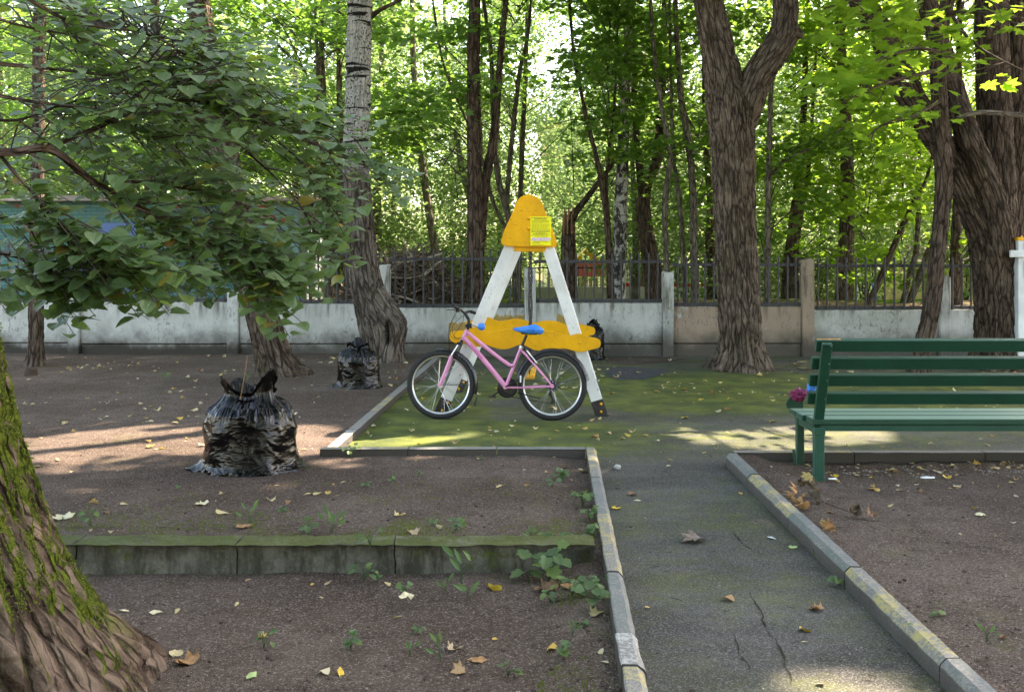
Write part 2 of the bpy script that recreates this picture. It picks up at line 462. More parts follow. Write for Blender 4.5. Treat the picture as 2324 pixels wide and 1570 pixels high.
# --- bark -----------------------------------------------------------
def moss_near(n):
    x, y, z = n.xyz(); nx, ny, nz = n.xyz(n.normal())
    a = n.noise(3.3, 5, .7); b = n.noise(22, 5, .7)
    side = n.math('ADD', n.math('MULTIPLY', n.step(nx, .45, 1.0), .66), n.math('MULTIPLY', nz, .12))
    # the moss climbs the side turned to the play area
    k = n.math('ADD', side, n.math('ADD', n.math('MULTIPLY', n.math('SUBTRACT', a, .5), 1.25), n.math('MULTIPLY', n.math('SUBTRACT', b, .5), .7)))
    return n.math('MULTIPLY', n.step(k, .36, .54), n.step(z, .06, .30))
def moss_light(n):
    return n.math('MULTIPLY', n.math('MULTIPLY', n.step(n.noise(2.2, 5, .7), .55, .68), n.step(n.noise(40, 3), .4, .6)), .5)
M['bark_near'] = m_bark('bark_near', (.055, .036, .026), (.165, .118, .088), 1.0, moss_near, None, .014, .2)
M['bark_brown'] = m_bark('bark_brown', (.050, .036, .028), (.150, .112, .086), .9, moss_light)
M['bark_grey'] = m_bark('bark_grey', (.058, .042, .032), (.175, .134, .103), .9, moss_light)
M['bark_dark'] = m_bark('bark_dark', (.045, .032, .025), (.135, .098, .075), .9)
M['bark_young'] = m_bark('bark_young', (.085, .074, .055), (.200, .175, .132), 1.4)
M['bark_pale'] = m_bark('bark_pale', (.13, .11, .09), (.30, .26, .21), 1.2)
def pale_poplar(n, c):
    x, y, z = n.xyz()
    w_ = n.noise(5, 5, .7)
    k = n.step(n.math('ADD', z, n.math('MULTIPLY', n.math('SUBTRACT', w_, .5), 1.6)), 2.55, 3.25)
    wh = n.mix(n.noise(14, 4), (.30, .295, .275), (.47, .46, .43))
    sp = n.step(n.vor(40, n.mapv(scale=(1, 1, .55)), 'F1', 0), .42, .30)
    wh = n.mix(n.math('MULTIPLY', sp, n.step(n.noise(4, 3), .38, .55)), wh, (.05, .046, .042))
    bands = n.step(n.noise(3.2, 4, .6, n.mapv(scale=(.45, .45, 3.4)), .7), .565, .615)
    wh = n.mix(bands, wh, (.022, .020, .019))
    return n.mix(k, c, wh)
M['bark_poplar'] = m_bark('bark_poplar', (.060, .048, .040), (.185, .155, .130), .9, moss_light, pale_poplar)
def birchm():
    n = N('bark_birch')
    a = n.noise(5.5, 5, .7, n.mapv(scale=(1, 1, .55)), 1.2); b = n.noise(3.2, 4, .6, n.mapv(scale=(.5, .5, 4)), .4)
    c = n.mix(n.step(a, .46, .56), (.035, .031, .028), (.42, .41, .38))
    c = n.mix(n.math('MULTIPLY', n.step(b, .58, .66), .8), c, (.05, .045, .04))
    return n.done(n.bsdf(c, .85, 0, .2, n.bump(a, .8, .02)))
M['bark_birch'] = birchm()
M['wood_broken'] = m_bark('wood_broken', (.16, .085, .045), (.36, .22, .13), 1.0)
M['twig'] = m_plain('twig', (.045, .035, .027), .9)
# --- foliage ---------------------------------------------------------
M['linden'] = m_leaf('linden_leaf', [(0, (.060, .110, .045)), (.35, (.110, .178, .082)), (.75, (.165, .238, .118)), (.93, (.22, .28, .08)), (.955, (.30, .24, .045)), (1, (.26, .13, .04))], (.22, .42, .03), .40, .36, .6)
M['maple_sun'] = m_leaf('maple_sun_leaf', [(0, (.06, .135, .018)), (.5, (.09, .185, .024)), (1, (.14, .23, .03))], (.46, .78, .06), .50, .5, .3)  # brighter copy of the maple leaf, backlight put into its colour
M['maple'] = m_leaf('maple_leaf', [(0, (.045, .10, .020)), (.5, (.075, .155, .028)), (.95, (.115, .195, .030)), (1, (.26, .23, .04))], (.30, .58, .08), .42, .45, .35)
M['far_leaf'] = m_leaf('far_leaf', [(0, (.09, .15, .055)), (.5, (.15, .22, .085)), (1, (.24, .29, .12))], (.42, .66, .20), .42, .55, .25)
M['canopy_leaf'] = m_leaf('canopy_leaf', [(0, (.030, .075, .014)), (1, (.075, .14, .022))], (.30, .55, .04), .36, .5, .3)
M['weed'] = m_leaf('weed_leaf', [(0, (.055, .10, .040)), (.6, (.090, .150, .065)), (1, (.13, .19, .05))], (.2, .42, .05), .3, .5, .4)
def fallenm():
    n = N('fallen_leaf')
    oi = n.n('ShaderNodeObjectInfo').outputs['Random']
    r = n.math('FRACT', n.math('ADD', n.math('MULTIPLY', oi, 7.31), n.attr('rnd')))
    c = n.ramp(r, [(0, (.50, .40, .18)), (.25, (.60, .50, .28)), (.45, (.55, .36, .06)), (.62, (.42, .30, .17)), (.78, (.58, .52, .36)), (.9, (.34, .17, .06)), (1, (.16, .10, .06))])
    c = n.mix(n.math('MULTIPLY', n.step(n.noise(70, 4, .7), .5, .7), .4), c, (.25, .15, .06))
    p = n.bsdf(c, .65, 0, .3, n.bump(n.noise(90, 3), .4, .003))
    tr = n.n('ShaderNodeBsdfTranslucent'); n.put(tr.inputs[0], c)
    ms = n.n('ShaderNodeMixShader'); ms.inputs[0].default_value = .2
    n.t.links.new(p, ms.inputs[1]); n.t.links.new(tr.outputs[0], ms.inputs[2])
    return n.done(ms.outputs[0])
M['fallen'] = fallenm()
M['dry_brown'] = m_plain('dry_leaf_brown', (.19, .105, .058), .75, 0, .3, .35, 40, .4)
M['dry_dark'] = m_plain('dry_leaf_dark', (.085, .062, .038), .75, 0, .3, .4, 40, .4)
M['dry_orange'] = m_plain('dry_leaf_orange', (.33, .175, .075), .7, 0, .3, .3, 40, .4)
# --- painted things --------------------------------------------------
def paint(name, col, speck=None, rough=.45, bump=.5, bs=55, amount=.62, wear=None, grime=0.0, spec=.5, sheen=0.0):
    n = N(name)
    a = n.noise(4, 4); f = n.noise(bs, 5, .65)
    c = n.mix(n.step(a, .3, .7), tuple(x*.86 for x in col), tuple(min(1, x*1.1) for x in col))
    if speck: c = n.mix(n.math('MULTIPLY', n.step(n.noise(48, 5, .75, n.mapv(scale=(1, 1, .5))), amount, amount+.07), .85), c, speck)
    if grime: c = n.mix(n.math('MULTIPLY', n.step(n.noise(11, 5, .75), .56, .70), grime), c, tuple(x*.45 for x in col))
    if wear: c = n.mix(n.math('MULTIPLY', n.step(n.noise(6, 5, .7, n.mapv(scale=(.35, 1, 1))), .60, .66), .7), c, wear)
    return n.done(n.bsdf(c, rough, 0, spec, n.bump(f, bump, .004), 0., **({'Sheen Weight': sheen, 'Sheen Roughness': .35, 'Sheen Tint': (.62, .95, .88)} if sheen else {})))  # cyan sheen tint puts the sky-bright slat tops into the paint
M['yellow'] = paint('yellow_paint', (.76, .37, .005), (.45, .19, .01), .42, 1.0, 42, .66, None, .35, .35)
M['white_wood'] = paint('white_paint', (.66, .66, .63), (.16, .15, .14), .55, .45, 60, .60)
M['green'] = paint('green_paint', (.0012, .046, .024), (.010, .085, .055), .42, .6, 30, .66, (.001, .026, .014), .4, .4, .35)
M['green_old'] = paint('green_paint_worn', (.008, .06, .038), (.07, .09, .075), .45, .5, 30, .6, (.03, .06, .048), .4, .3, .3)
M['bare_wood'] = m_plain('bare_wood', (.52, .27, .11), .8, 0, .2, .3, 40, .4)
M['foot_metal'] = m_plain('foot_metal', (.035, .03, .028), .6, .3, .5, .3)
M['notice'] = m_plain('notice_film', (.86, .80, .012), .35, 0, .5, .05)
M['notice_white'] = m_plain('notice_white', (.8, .8, .78), .4)
M['ink'] = m_plain('notice_ink', (.12, .11, .02), .6)
M['ink_soft'] = m_plain('notice_ink_soft', (.42, .38, .02), .6)
M['chain'] = m_plain('chain_black', (.012, .012, .013), .45)
# --- bicycle ----------------------------------------------------------
M['pink'] = m_plain('pink_frame', (.66, .24, .43), .28, 0, .5, .05, 8, 0, .4)
M['pink_dark'] = m_plain('pink_letters', (.62, .09, .33), .35)
M['rubber'] = m_plain('rubber', (.016, .016, .017), .75, 0, .4, .25, 40, .4)
M['black_plastic'] = m_plain('black_plastic', (.012, .012, .014), .25)
M['black_metal'] = m_plain('black_metal', (.02, .02, .022), .4, .5)
M['alloy'] = m_plain('alloy', (.55, .55, .56), .3, .9, .5, .1)
M['alloy_bright'] = m_plain('alloy_bright', (.72, .72, .74), .22, 1., .5, .05)
M['white_plastic'] = m_plain('white_plastic', (.75, .75, .74), .4)
def film(name, col, rough, scale, spec=.5, bump=.55, stretch=2.2):
    n = N(name)
    d = n.noise(scale*.3, 3)
    f = n.noise(scale, 5, .6, n.mapv(scale=(1, 1, stretch)), 1.5)
    c = n.mix(f, tuple(x*.8 for x in col), col)
    return n.done(n.bsdf(c, rough, 0, spec, n.bump(n.math('ADD', f, n.math('MULTIPLY', d, .5)), bump, .012)))
M['blue_film'] = film('blue_film', (.012, .26, .82), .32, 60)
M['bag'] = film('bag_film', (.0015, .0015, .0018), .15, 7, .34, .22, 5.0)
M['pink_film'] = film('pink_film', (.26, .012, .09), .35, 60)
# --- background ---------------------------------------------------------
def brickm():
    n = N('brick_teal')
    oi = n.n('ShaderNodeObjectInfo').outputs['Random']
    a = n.noise(9, 5, .7)
    k = n.step(n.math('ADD', oi, n.math('MULTIPLY', n.math('SUBTRACT', a, .5), 1.2)), .70, .80)
    c = n.mix(k, n.mix(a, (.10, .21, .20), (.20, .36, .34)), (.33, .085, .045))
    return n.done(n.bsdf(c, .9, 0, .2, n.bump(n.noise(60, 4), .6, .006)))
M['brick'] = brickm()
def brick_wall():
    n = N('brick_wall_far')
    q = n.n('ShaderNodeTexBrick'); n.put(q.inputs['Vector'], n.mapv(rot=(math.pi/2, 0, 0), scale=(1, 1, 1)))
    q.inputs['Scale'].default_value = 1.0; q.inputs['Brick Width'].default_value = .26; q.inputs['Row Height'].default_value = .075; q.inputs['Mortar Size'].default_value = .008
    n.put(q.inputs['Color1'], (.05, .15, .145)); n.put(q.inputs['Color2'], (.09, .22, .205)); n.put(q.inputs['Mortar'], (.08, .1, .1))
    a = n.noise(2.5, 5, .7)
    c = n.mix(n.step(a, .58, .64), q.outputs[0], (.24, .08, .05))
    return n.done(n.bsdf(c, .9, 0, .2, n.bump(q.outputs[1], -.5, .01)))
M['brick_wall'] = brick_wall()
M['mortar'] = m_plain('mortar', (.20, .24, .23), .9, 0, .2, .2, 30, .4)
M['yellow_wall'] = m_plain('yellow_plaster', (.46, .37, .16), .9, 0, .2, .2, 3, .3)
M['roof_metal'] = m_plain('roof_sheet', (.33, .26, .24), .5, .2, .5, .35, 2)
M['pale_wall'] = m_plain('pale_plaster', (.50, .47, .38), .9, 0, .2, .15, 3, .2)
M['white_wall'] = m_plain('white_plaster', (.72, .72, .70), .8, 0, .2, .08, 3)
M['window_glass'] = m_plain('window_glass', (.05, .06, .07), .1, 0, .6)
M['red'] = m_plain('red_paint', (.55, .02, .03), .4)
M['pinkred'] = m_plain('pink_red_paint', (.62, .14, .16), .5)
M['blue_paint'] = m_plain('blue_paint', (.02, .09, .28), .4)
M['timber_pale'] = m_plain('pale_timber', (.42, .36, .27), .8)
M['brush'] = m_plain('brushwood', (.10, .075, .055), .9, 0, .2, .5, 6)
M['brush_pale'] = m_plain('brushwood_pale', (.34, .28, .22), .9, 0, .2, .3, 6)
M['white_post'] = paint('white_post_paint', (.62, .65, .66), (.25, .25, .25), .55, .3, 40, .64)
# ------------------------------------------------------------------ ground, path, kerbs
def sstep(x, a, b):
    t = np.clip((x-a)/(b-a), 0, 1); return t*t*(3-2*t)
def xl(y): return .403+(np.asarray(y, float)-3.44)*.0456       # left path kerb, its left edge
def xk(y): return 1.600+(np.asarray(y, float)-3.5)*.008        # right path kerb, its left edge
def xm(y): return -1.50+(np.asarray(y, float)-7.32)*.046       # kerb left of the play area, left edge
def gz(x, y, rough=True):
    x = np.asarray(x, float); y = np.asarray(y, float)
    near = -.045+.055*sstep(x, xl(y)-.38, xl(y)-.03)
    terr = .094-.050*sstep(y, 5.0, 7.2)-.035*sstep(x, xl(y)-.5, xl(y)-.05)
    left = np.where(y < 4.91, near, np.where(y < 7.36, terr, .045+0*x))
    left = np.where((x < -1.5) & (y >= 7.3), .045, left)
    inA = (x < xl(y)+.04) & (y < 7.36)
    inB = (x < xm(y)+.04) & (y >= 7.36)
    inD = (x > xk(y)+.04) & (y < 7.2)
    right = .055-.05*sstep(x, xk(y)+.15, xk(y)+.6)*sstep(y, 5.2, 6.8)+.02*sstep(y, 6.4, 7.1)*(1+vnoise(np.stack([x*5, y*5, 0*x], -1)))*.8
    z = np.where(inA | inB, left, np.where(inD, right, -.07))
    if rough:
        q = np.stack([x, y, 0*x], -1)
        k = np.where(inA | inB | inD, 1., 0.)
        z = z+k*(.014*fbm(q*2.2, 3, 3)+.009*fbm(q*7, 3, 4)*(np.hypot(x, y) < 14)+.006*fbm(q*18, 3, 5)*(np.hypot(x, y) < 14))
    back = .68-.48*sstep(y, 19, 28)-1.0*sstep(y, 29, 34)
    z = np.where(y > 15.14, back+.03*vnoise(np.stack([x*.8, y*.8, 0*x], -1)), z)
    return z
def axis(parts):
    out = []
    for a, b, d in parts: out.append(np.arange(a, b-1e-6, d))
    out.append([parts[-1][1]]); return np.concatenate(out)
xs = axis([(-400, -60, 40), (-60, -12, 4), (-12, -4.2, .16), (-4.2, 4.4, .026), (4.4, 12, .16), (12, 60, 4), (60, 400, 40)])
ys = axis([(-60, 0, 10), (0, 2.6, .4), (2.6, 9.0, .026), (9, 15.0, .07), (15.0, 15.3, .03), (15.3, 40, .5), (40, 100, 6), (100, 500, 50)])
X, Yg = np.meshgrid(xs, ys, indexing='ij')
Z = gz(X, Yg)
nI, nJ = X.shape
idx = np.arange(nI*nJ).reshape(nI, nJ)
Fq = np.stack([idx[:-1, :-1], idx[1:, :-1], idx[1:, 1:], idx[:-1, 1:]], -1).reshape(-1, 4)
g = link('ground', np_mesh('ground', np.stack([X, Yg, Z], -1).reshape(-1, 3), Fq, True), M['soil'])
tag(g, 'bare brown soil with thin moss under the trees', None, None, 'structure')

pts = [(xl(0)+.04, 0), (xk(0)+.04, 0), (xk(7.2)+.04, 7.2), (16, 7.3), (16, 15.06), (xm(15)+.04, 15.06), (xm(7.36)+.04, 7.36), (xl(7.36)+.04, 7.36)]
me = bpy.data.meshes.new('asphalt_path'); me.from_pydata([(float(a), float(b), 0.0) for a, b in pts], [], [tuple(range(len(pts)))]); me.update()
ap = link('asphalt_path', me, M['asphalt'])
tag(ap, 'cracked grey asphalt path widening into a play area filmed with green moss', None, None, 'structure')
# cracks in the path
def crack(uv, w0):
    p = np.array([G(u, v)[:2] for u, v in uv]); p = crom(np.c_[p, np.zeros(len(p))], 10)
    q = p.copy(); q[:, 0] += .012*vnoise(np.c_[p[:, 0]*9, p[:, 1]*9, 0*p[:, 0]])+.006*vnoise(np.c_[p[:, 0]*40, p[:, 1]*40, 0*p[:, 0]])
    t = np.linspace(0, 1, len(q)); w_ = w0*(np.sin(np.pi*t)**.5)*(.6+.5*vnoise(np.c_[t*30, 0*t, 0*t]))
    L = q.copy(); R = q.copy(); L[:, 0] -= w_; R[:, 0] += w_; L[:, 2] = R[:, 2] = .004
    n_ = len(q); V = np.vstack([L, R]); i = np.arange(n_-1)
    o = link('crack', np_mesh('crack', V, np.stack([i, n_+i, n_+i+1, i+1], -1)), M['crack'], ap)
M['crack'] = m_plain('crack_dirt', (.030, .028, .020), 1.0, 0, .1)
crack([(1705, 1338), (1718, 1380), (1742, 1425), (1768, 1470), (1790, 1520), (1800, 1560)], .0055)
crack([(1660, 1440), (1672, 1470), (1690, 1500), (1702, 1530)], .0045)
crack([(1665, 1205), (1674, 1225), (1700, 1245), (1722, 1250)], .006)
crack([(1610, 1030), (1612, 1036), (1625, 1042)], .006)
# dark bitumen patch behind the swing
pm_ = m_plain('bitumen_patch', (.045, .045, .050), .8, 0, .3, .35, 14, .5)
b = MB(); pp = [G(u, v)[:2] for u, v in ((1392, 833), (1480, 836), (1520, 838), (1505, 850), (1462, 861), (1400, 862), (1372, 850))]
b.add([(p[0], p[1], .004) for p in pp], [tuple(range(len(pp)))]); b.obj('bitumen_patch', pm_, ap)
# dirt flat by the wall behind the swing
b = MB(); pp = [G(u, v)[:2] for u, v in ((1378, 812), (1460, 810), (1520, 811), (1560, 815), (1500, 824), (1440, 829), (1380, 826))]
b.add([(p[0], p[1], .005) for p in pp], [tuple(range(len(pp)))]); b.obj('dirt_patch', M['soil'], ap)

def kerb_stone(p0, p1, w_, zt, zb, bevel, mat, parent, name='kerb_stone', rough=.003, gap=.004, zt1=None):
    """p0,p1 = one top edge; the stone extends w_ to the right of p0->p1; bevel 'R','L','F'(round) or None"""
    p0 = np.array(p0[:2], float); p1 = np.array(p1[:2], float); d = p1-p0; L = np.linalg.norm(d); d /= L; r = np.array([d[1], -d[0]])
    zt1 = zt if zt1 is None else zt1
    if bevel == 'R': prof = [(0, zb), (0, zt-.006), (.006, zt), (w_-.026, zt), (w_-.004, zt-.024), (w_, zt-.034), (w_, zb)]
    elif bevel == 'L': prof = [(0, zb), (0, zt-.034), (.004, zt-.024), (.026, zt), (w_-.006, zt), (w_, zt-.006), (w_, zb)]
    elif bevel == 'F': prof = [(0, zb), (0, zt-.10), (.002, zt-.055), (.010, zt-.028), (.026, zt-.009), (.05, zt), (w_-.006, zt), (w_, zt-.006), (w_, zb)]
    else: prof = [(0, zb), (0, zt-.006), (.006, zt), (w_-.006, zt), (w_, zt-.006), (w_, zb)]
    n_ = max(4, int(L/.05)); ts = np.linspace(gap, L-gap, n_)
    V = []; k = len(prof)
    for t in ts:
        for a, z in prof:
            q = p0+d*t+r*a
            z = z + (zt1-zt)*(t/L)*(z > zb)
            e = rough*np.array([vnoise(np.array([[q[0]*18, q[1]*18, z*18+s*9]]))[0] for s in range(3)])
            V.append((q[0]+e[0], q[1]+e[1], z+(e[2]*.35 if z > zb else 0)))
    Fc = []
    for i in range(n_-1):
        for j in range(k-1): Fc.append((i*k+j, (i+1)*k+j, (i+1)*k+j+1, i*k+j+1))
    Fc.append(tuple(range(k))); Fc.append(tuple((n_-1)*k+j for j in range(k))[::-1])
    b = MB().add(V, Fc)
    return b.obj(name, mat, parent, 40)
KE = tag(empty('path_kerb', (xl(5.4), 5.4, 0)), 'row of kerb stones with worn yellow and grey paint edging the asphalt path', None, None, 'structure')
def stone(*a, **k):
    o = kerb_stone(*a, **k); 
    o.matrix_parent_inverse = Matrix.Translation(-Vector(KE.location)); return o
yy = [7.40, 6.40, 5.48, 4.48, 3.44, 2.44, 1.44, .5]
cols = ['kerb_yellow', 'kerb_grey', 'kerb_yellow', 'kerb_grey', 'kerb_yellow', 'kerb_grey', 'kerb_yellow']
for i in range(7):
    jt = random.uniform(-.004, .004)
    stone((xl(yy[i+1]), yy[i+1]), (xl(yy[i]), yy[i]), .082, .10+jt, -.15, 'R', M[cols[i]], KE, rough=.004)
# a broken, repaired corner on the grey stone
stone((xl(3.45)-.004, 3.45), (xl(3.74)-.004, 3.74), .089, .1035, -.1, 'R', M['kerb_white'], KE, rough=.008)
yy = [7.16, 6.48, 5.51, 4.55, 3.52, 2.52, 1.5, .5]
cols = ['kerb_grey', 'kerb_yellow', 'kerb_grey', 'kerb_yellow', 'kerb_grey', 'kerb_yellow', 'kerb_grey']
for i in range(7):
    jt = random.uniform(-.005, .005)
    stone((xk(yy[i+1]), yy[i+1]), (xk(yy[i]), yy[i]), .085, .10+jt, -.15, 'L', M[cols[i]], KE, rough=.004)
# far edges of both plots and the edge of the play area
xx = [.575, -.10, -1.50]
xe = np.linspace(-1.50, .575, 4)
for i in range(3): stone((xe[i], 7.32), (xe[i+1]-.002, 7.32), -.08, .098, -.1, None, M[['kerb_yellow', 'kerb_plain', 'kerb_grey'][i]], KE)
xe = [1.70, 2.62, 3.62, 4.62, 5.62, 6.62]
for i in range(5): stone((xe[i], 7.19), (xe[i+1], 7.19-.004*i), -.075, .098, -.1, None, M[['kerb_yellow', 'kerb_plain', 'kerb_grey', 'kerb_plain', 'kerb_grey'][i]], KE)
ye = np.linspace(7.33, 14.2, 8)
for i in range(7): stone((xm(ye[i]), ye[i]), (xm(ye[i+1]), ye[i+1]), .085, .070, -.1, None, M[['kerb_white', 'kerb_plain', 'kerb_yellow', 'kerb_plain', 'kerb_grey', 'kerb_plain', 'kerb_plain'][i]], KE)
# thick mossy concrete kerb holding up the terrace
TK = tag(empty('terrace_kerb', (-.8, 4.85, 0)), 'thick mossy grey concrete kerb holding up the soil terrace', None, None, 'structure')
ub = [-640, -230, 172, 535, 893, 1352]
for i in range(5):
    x0 = (ub[i]-UC)/F*4.85; x1 = (ub[i+1]-UC)/F*4.85
    o = kerb_stone((x0, 4.85+.012*i-.02), (x1, 4.85+.012*(i+1)-.025), -.115, .130-.004*i, -.2, 'F', M['mossy_concrete'], TK, rough=.012, gap=.004)
    o.matrix_parent_inverse = Matrix.Translation(-Vector(TK.location))

# ------------------------------------------------------------------ boundary wall with iron railing
WY = 15.0
WL = tag(empty('boundary_wall', (0, WY, 0)), 'stained white concrete wall with posts and a dark grey iron railing on top', 'wall')
def wpart(b, name, mat, parent=WL, smooth=False):
    o = b.obj(name, mat, parent, smooth)
    if parent is WL: o.matrix_parent_inverse = Matrix.Translation((0, -WY, 0))
    return o
def ux(u, Y=WY): return (u-UC)/F*Y
def vz(v, Y=WY): return HC-(v-VH)/F*Y
pu = [-600, -200, 170, 530, 872, 1203, 1516, 1833, 2142, 2460, 2780]
tops = [686, 687, 686, 690, 699, 688, 696, 704, 703, 704]
rails = [572, 573, 574, 577, 588, 594, 601, 603, 604, 604]
ptop = [640, 640, 655, 662, 603, 609, 618, 588, 625, 620, 620]
pw = [26, 26, 26, 26, 26, 25, 25, 27, 24, 26, 26]
bar_me = None
for i in range(10):
    x0, x1 = ux(pu[i]+pw[i]/2), ux(pu[i+1]-pw[i+1]/2)
    zt = vz(tops[i]); zp = .215+random.uniform(-.012, .012)
    m = M['wall_ochre'] if i in (4, 5) else M['wall_beige'] if i == 6 else M['wall']
    wpart(MB().box(x0+.004, x1-.004, WY, WY+.12, zp, zt, .006), 'panel', m)
    wpart(MB().box(x0+.004, x1-.004, WY+.022, WY+.16, -.15, zp-.016, .006), 'plinth', m)
    wpart(MB().box(x0, x1, WY+.055, WY+.11, zp-.03, zp+.01), 'joint', M['crack'])
    # railing
    zr = vz(rails[i]); zb = zt+.035
    lo = wpart(MB().box(x0-.03, x1+.03, WY+.045, WY+.085, zb-.03, zb+.03, .003), 'rail', M['iron'])
    hi = wpart(MB().box(x0-.03, x1+.03, WY+.050, WY+.080, zr-.024, zr+.024, .003), 'rail', M['iron'])
    nb = int(round((x1-x0)/.149)); h = zr-zb+.165
    bm_ = MB().box(-.0135, .0135, -.0125, .0125, 0, h, .003).mesh('bar')
    bm_.materials.append(M['iron'])
    for k in range(nb):
        x = x0+(k+.5)*(x1-x0)/nb
        o = bpy.data.objects.new('bar', bm_); COL.objects.link(o); o.parent = lo
        o.matrix_parent_inverse = Matrix.Identity(4)
        o.location = (x+random.uniform(-.004, .004), WY+.036, zb-.03+random.uniform(-.006, .006)); o.rotation_euler = (random.uniform(-.006, .006), random.uniform(-.008, .008), 0)
for i in range(11):
    x = ux(pu[i]); zt = vz(ptop[i]); hw = ux(UC+pw[i]/2)
    m = M['wall_beige'] if i == 7 else M['wall']
    b = MB().box(-hw, hw, -.06, .13, -.15, zt, .014)
    b.v = [(p[0]+x+random.uniform(-.006, .006), p[1]+WY, p[2]+(random.uniform(-.03, .02) if p[2] > zt-.02 else 0)) for p in b.v]
    wpart(b, 'post', m)
# ------------------------------------------------------------------ tree trunks
def px_path(pts, Y, dY=None):
    """[(u, v, width)] -> rows x y z r ; dY = extra depth per point"""
    out = []
    for i, (u, v, wd) in enumerate(pts):
        y = Y+(dY[i] if dY else 0)
        p = P(u, v, y); out.append([p[0], p[1], p[2], wd/2/F*y])
    return np.array(out)
def limb(path, n_side, ds, amp=.02, freq=20, flare=None, stretch=.3, seed=0, k=12, lobes=0.0, cap=True):
    p = crom(path, k)
    L = np.concatenate([[0], np.cumsum(np.linalg.norm(np.diff(p[:, :3], axis=0), axis=1))])
    m = max(6, int(L[-1]/ds)); s = np.linspace(0, L[-1], m)
    p = np.stack([np.interp(s, L, p[:, c]) for c in range(4)], 1)
    pos, rad = p[:, :3], np.maximum(p[:, 3], .002)
    T, Nn, B = frames(pos)
    a = np.linspace(0, 2*np.pi, n_side, endpoint=False)
    ca, sa = np.cos(a), np.sin(a)
    R = np.repeat(rad[:, None], n_side, 1)
    if flare is not None:
        zf = np.clip(1-(pos[:, 2]-flare[0])/flare[1], 0, 1)**2
        R = R*(1+zf[:, None]*flare[2]*(1+.6*np.cos(a*flare[3]+seed)[None]+.25*np.cos(a*(flare[3]+2)+seed*3)[None]))
    q = np.stack([ca[None]*rad[:, None]+seed*3.1, sa[None]*rad[:, None], np.repeat(s[:, None], n_side, 1)], -1)
    if lobes: R = R*(1+lobes*fbm(q*np.array([2.2/ max(rad.mean(), .1)*.25, 2.2/max(rad.mean(), .1)*.25, .9]), 3, seed+9))
    if amp > 0:
        wq = q*freq*np.array([1, 1, stretch]); wq = wq+.55*np.stack([vnoise(q*freq*.45, seed+s_) for s_ in range(3)], -1)
        F1, F2 = worley(wq, seed)
        ridge = np.clip((F2-F1)*2.6, 0, 1)**.7
        d = amp*(ridge-.75)+amp*.5*fbm(q*freq*np.array([.5, .5, .2]), 3, seed+4)+amp*.22*fbm(q*freq*3, 2, seed+5)
        R = R+d
    global LASTQ
    LASTQ = q.reshape(-1, 3)
    V = (pos[:, None]+R[..., None]*(ca[None, :, None]*Nn[:, None]+sa[None, :, None]*B[:, None])).reshape(-1, 3)
    i = np.arange(m-1)[:, None]; j = np.arange(n_side)[None]
    Fq = np.stack([i*n_side+j, i*n_side+(j+1) % n_side, (i+1)*n_side+(j+1) % n_side, (i+1)*n_side+j], -1).reshape(-1, 4)
    Fs = [Fq]
    if cap: Fs.append(np.array([[(m-1)*n_side+q_ for q_ in range(n_side)]]))
    return V, Fs
def add_limb(name, mat, parent, *a, **k):
    V, Fs = limb(*a, **k)
    V = V-np.array(parent.location)
    return link(name, np_mesh(name, V, Fs, True, {'barkco': LASTQ}), mat, parent)
TREES = {}
def new_tree(key, name, label, base, group=None, cat='tree'):
    o = tag(empty(name, base), label, cat, group); TREES[key] = o; return o

# near mossy linden at the left edge
t = new_tree('near', 'linden_tree', 'thick leaning linden trunk with bright green moss and peeling brown bark', (-1.95, 3.2, -.05))
pth = np.array([[-1.83, 3.2, -.30, .50], [-1.86, 3.2, 0, .44], [-1.93, 3.22, .35, .385], [-2.06, 3.24, .8, .36], [-2.24, 3.27, 1.5, .335], [-2.60, 3.3, 2.6, .32], [-3.1, 3.4, 4.2, .29], [-3.4, 3.6, 7, .22], [-3.4, 3.8, 10, .10]])
V, Fs = limb(pth[:6], 400, .0115, .028, 19, (0, .75, .42, 5), .17, 3, 14, .07)
link('trunk', np_mesh('trunk', V-np.array(t.location), Fs, True, {'barkco': LASTQ}), M['bark_near'], t)
add_limb('upper_trunk', M['bark_near'], t, pth[5:], 20, .15, 0, 10, seed=2)

# leaning trunk behind the linden leaves
t = new_tree('lean', 'leaning_tree', 'dark furrowed trunk leaning over the bare soil before the white wall', G(634, 850, .045))
p = px_path([(648, 885, 100), (632, 848, 84), (612, 780, 76), (590, 700, 70), (563, 600, 66), (528, 440, 62), (490, 250, 58), (458, 60, 54), (440, -60, 52), (400, -400, 44), (380, -900, 26)], 12.35)
add_limb('trunk', M['bark_brown'], t, p, 120, .028, .032, 17, (0, .5, .30, 4), .17, 11)
# slim trunk at far left
t = new_tree('slim', 'slim_tree', 'slim grey-brown trunk standing close to the wall behind hanging linden leaves', G(80, 830, .045))
p = px_path([(78, 850, 46), (79, 828, 40), (82, 780, 34), (82, 690, 32), (84, 500, 30), (88, 200, 28), (92, -100, 26), (95, -700, 16)], 13.3)
add_limb('trunk', M['bark_brown'], t, p, 60, .04, .014, 24, (0, .3, .25, 4), .28, 12)
# poplar with white upper bark
t = new_tree('poplar', 'poplar_tree', 'pale trunk with white bark high up, black marks and a hollow in its swollen foot', G(868, 822, .03))
p = px_path([(868, 850, 96), (868, 822, 92), (868, 780, 92), (862, 740, 98), (846, 690, 86), (830, 640, 74), (820, 560, 68), (812, 470, 64), (808, 380, 60), (810, 300, 58), (814, 150, 57), (818, 0, 55), (822, -150, 53), (830, -600, 40), (836, -1200, 22)], 13.9)
V, Fs = limb(p, 140, .026, .022, 16, (0, .4, .20, 5), .28, 21)
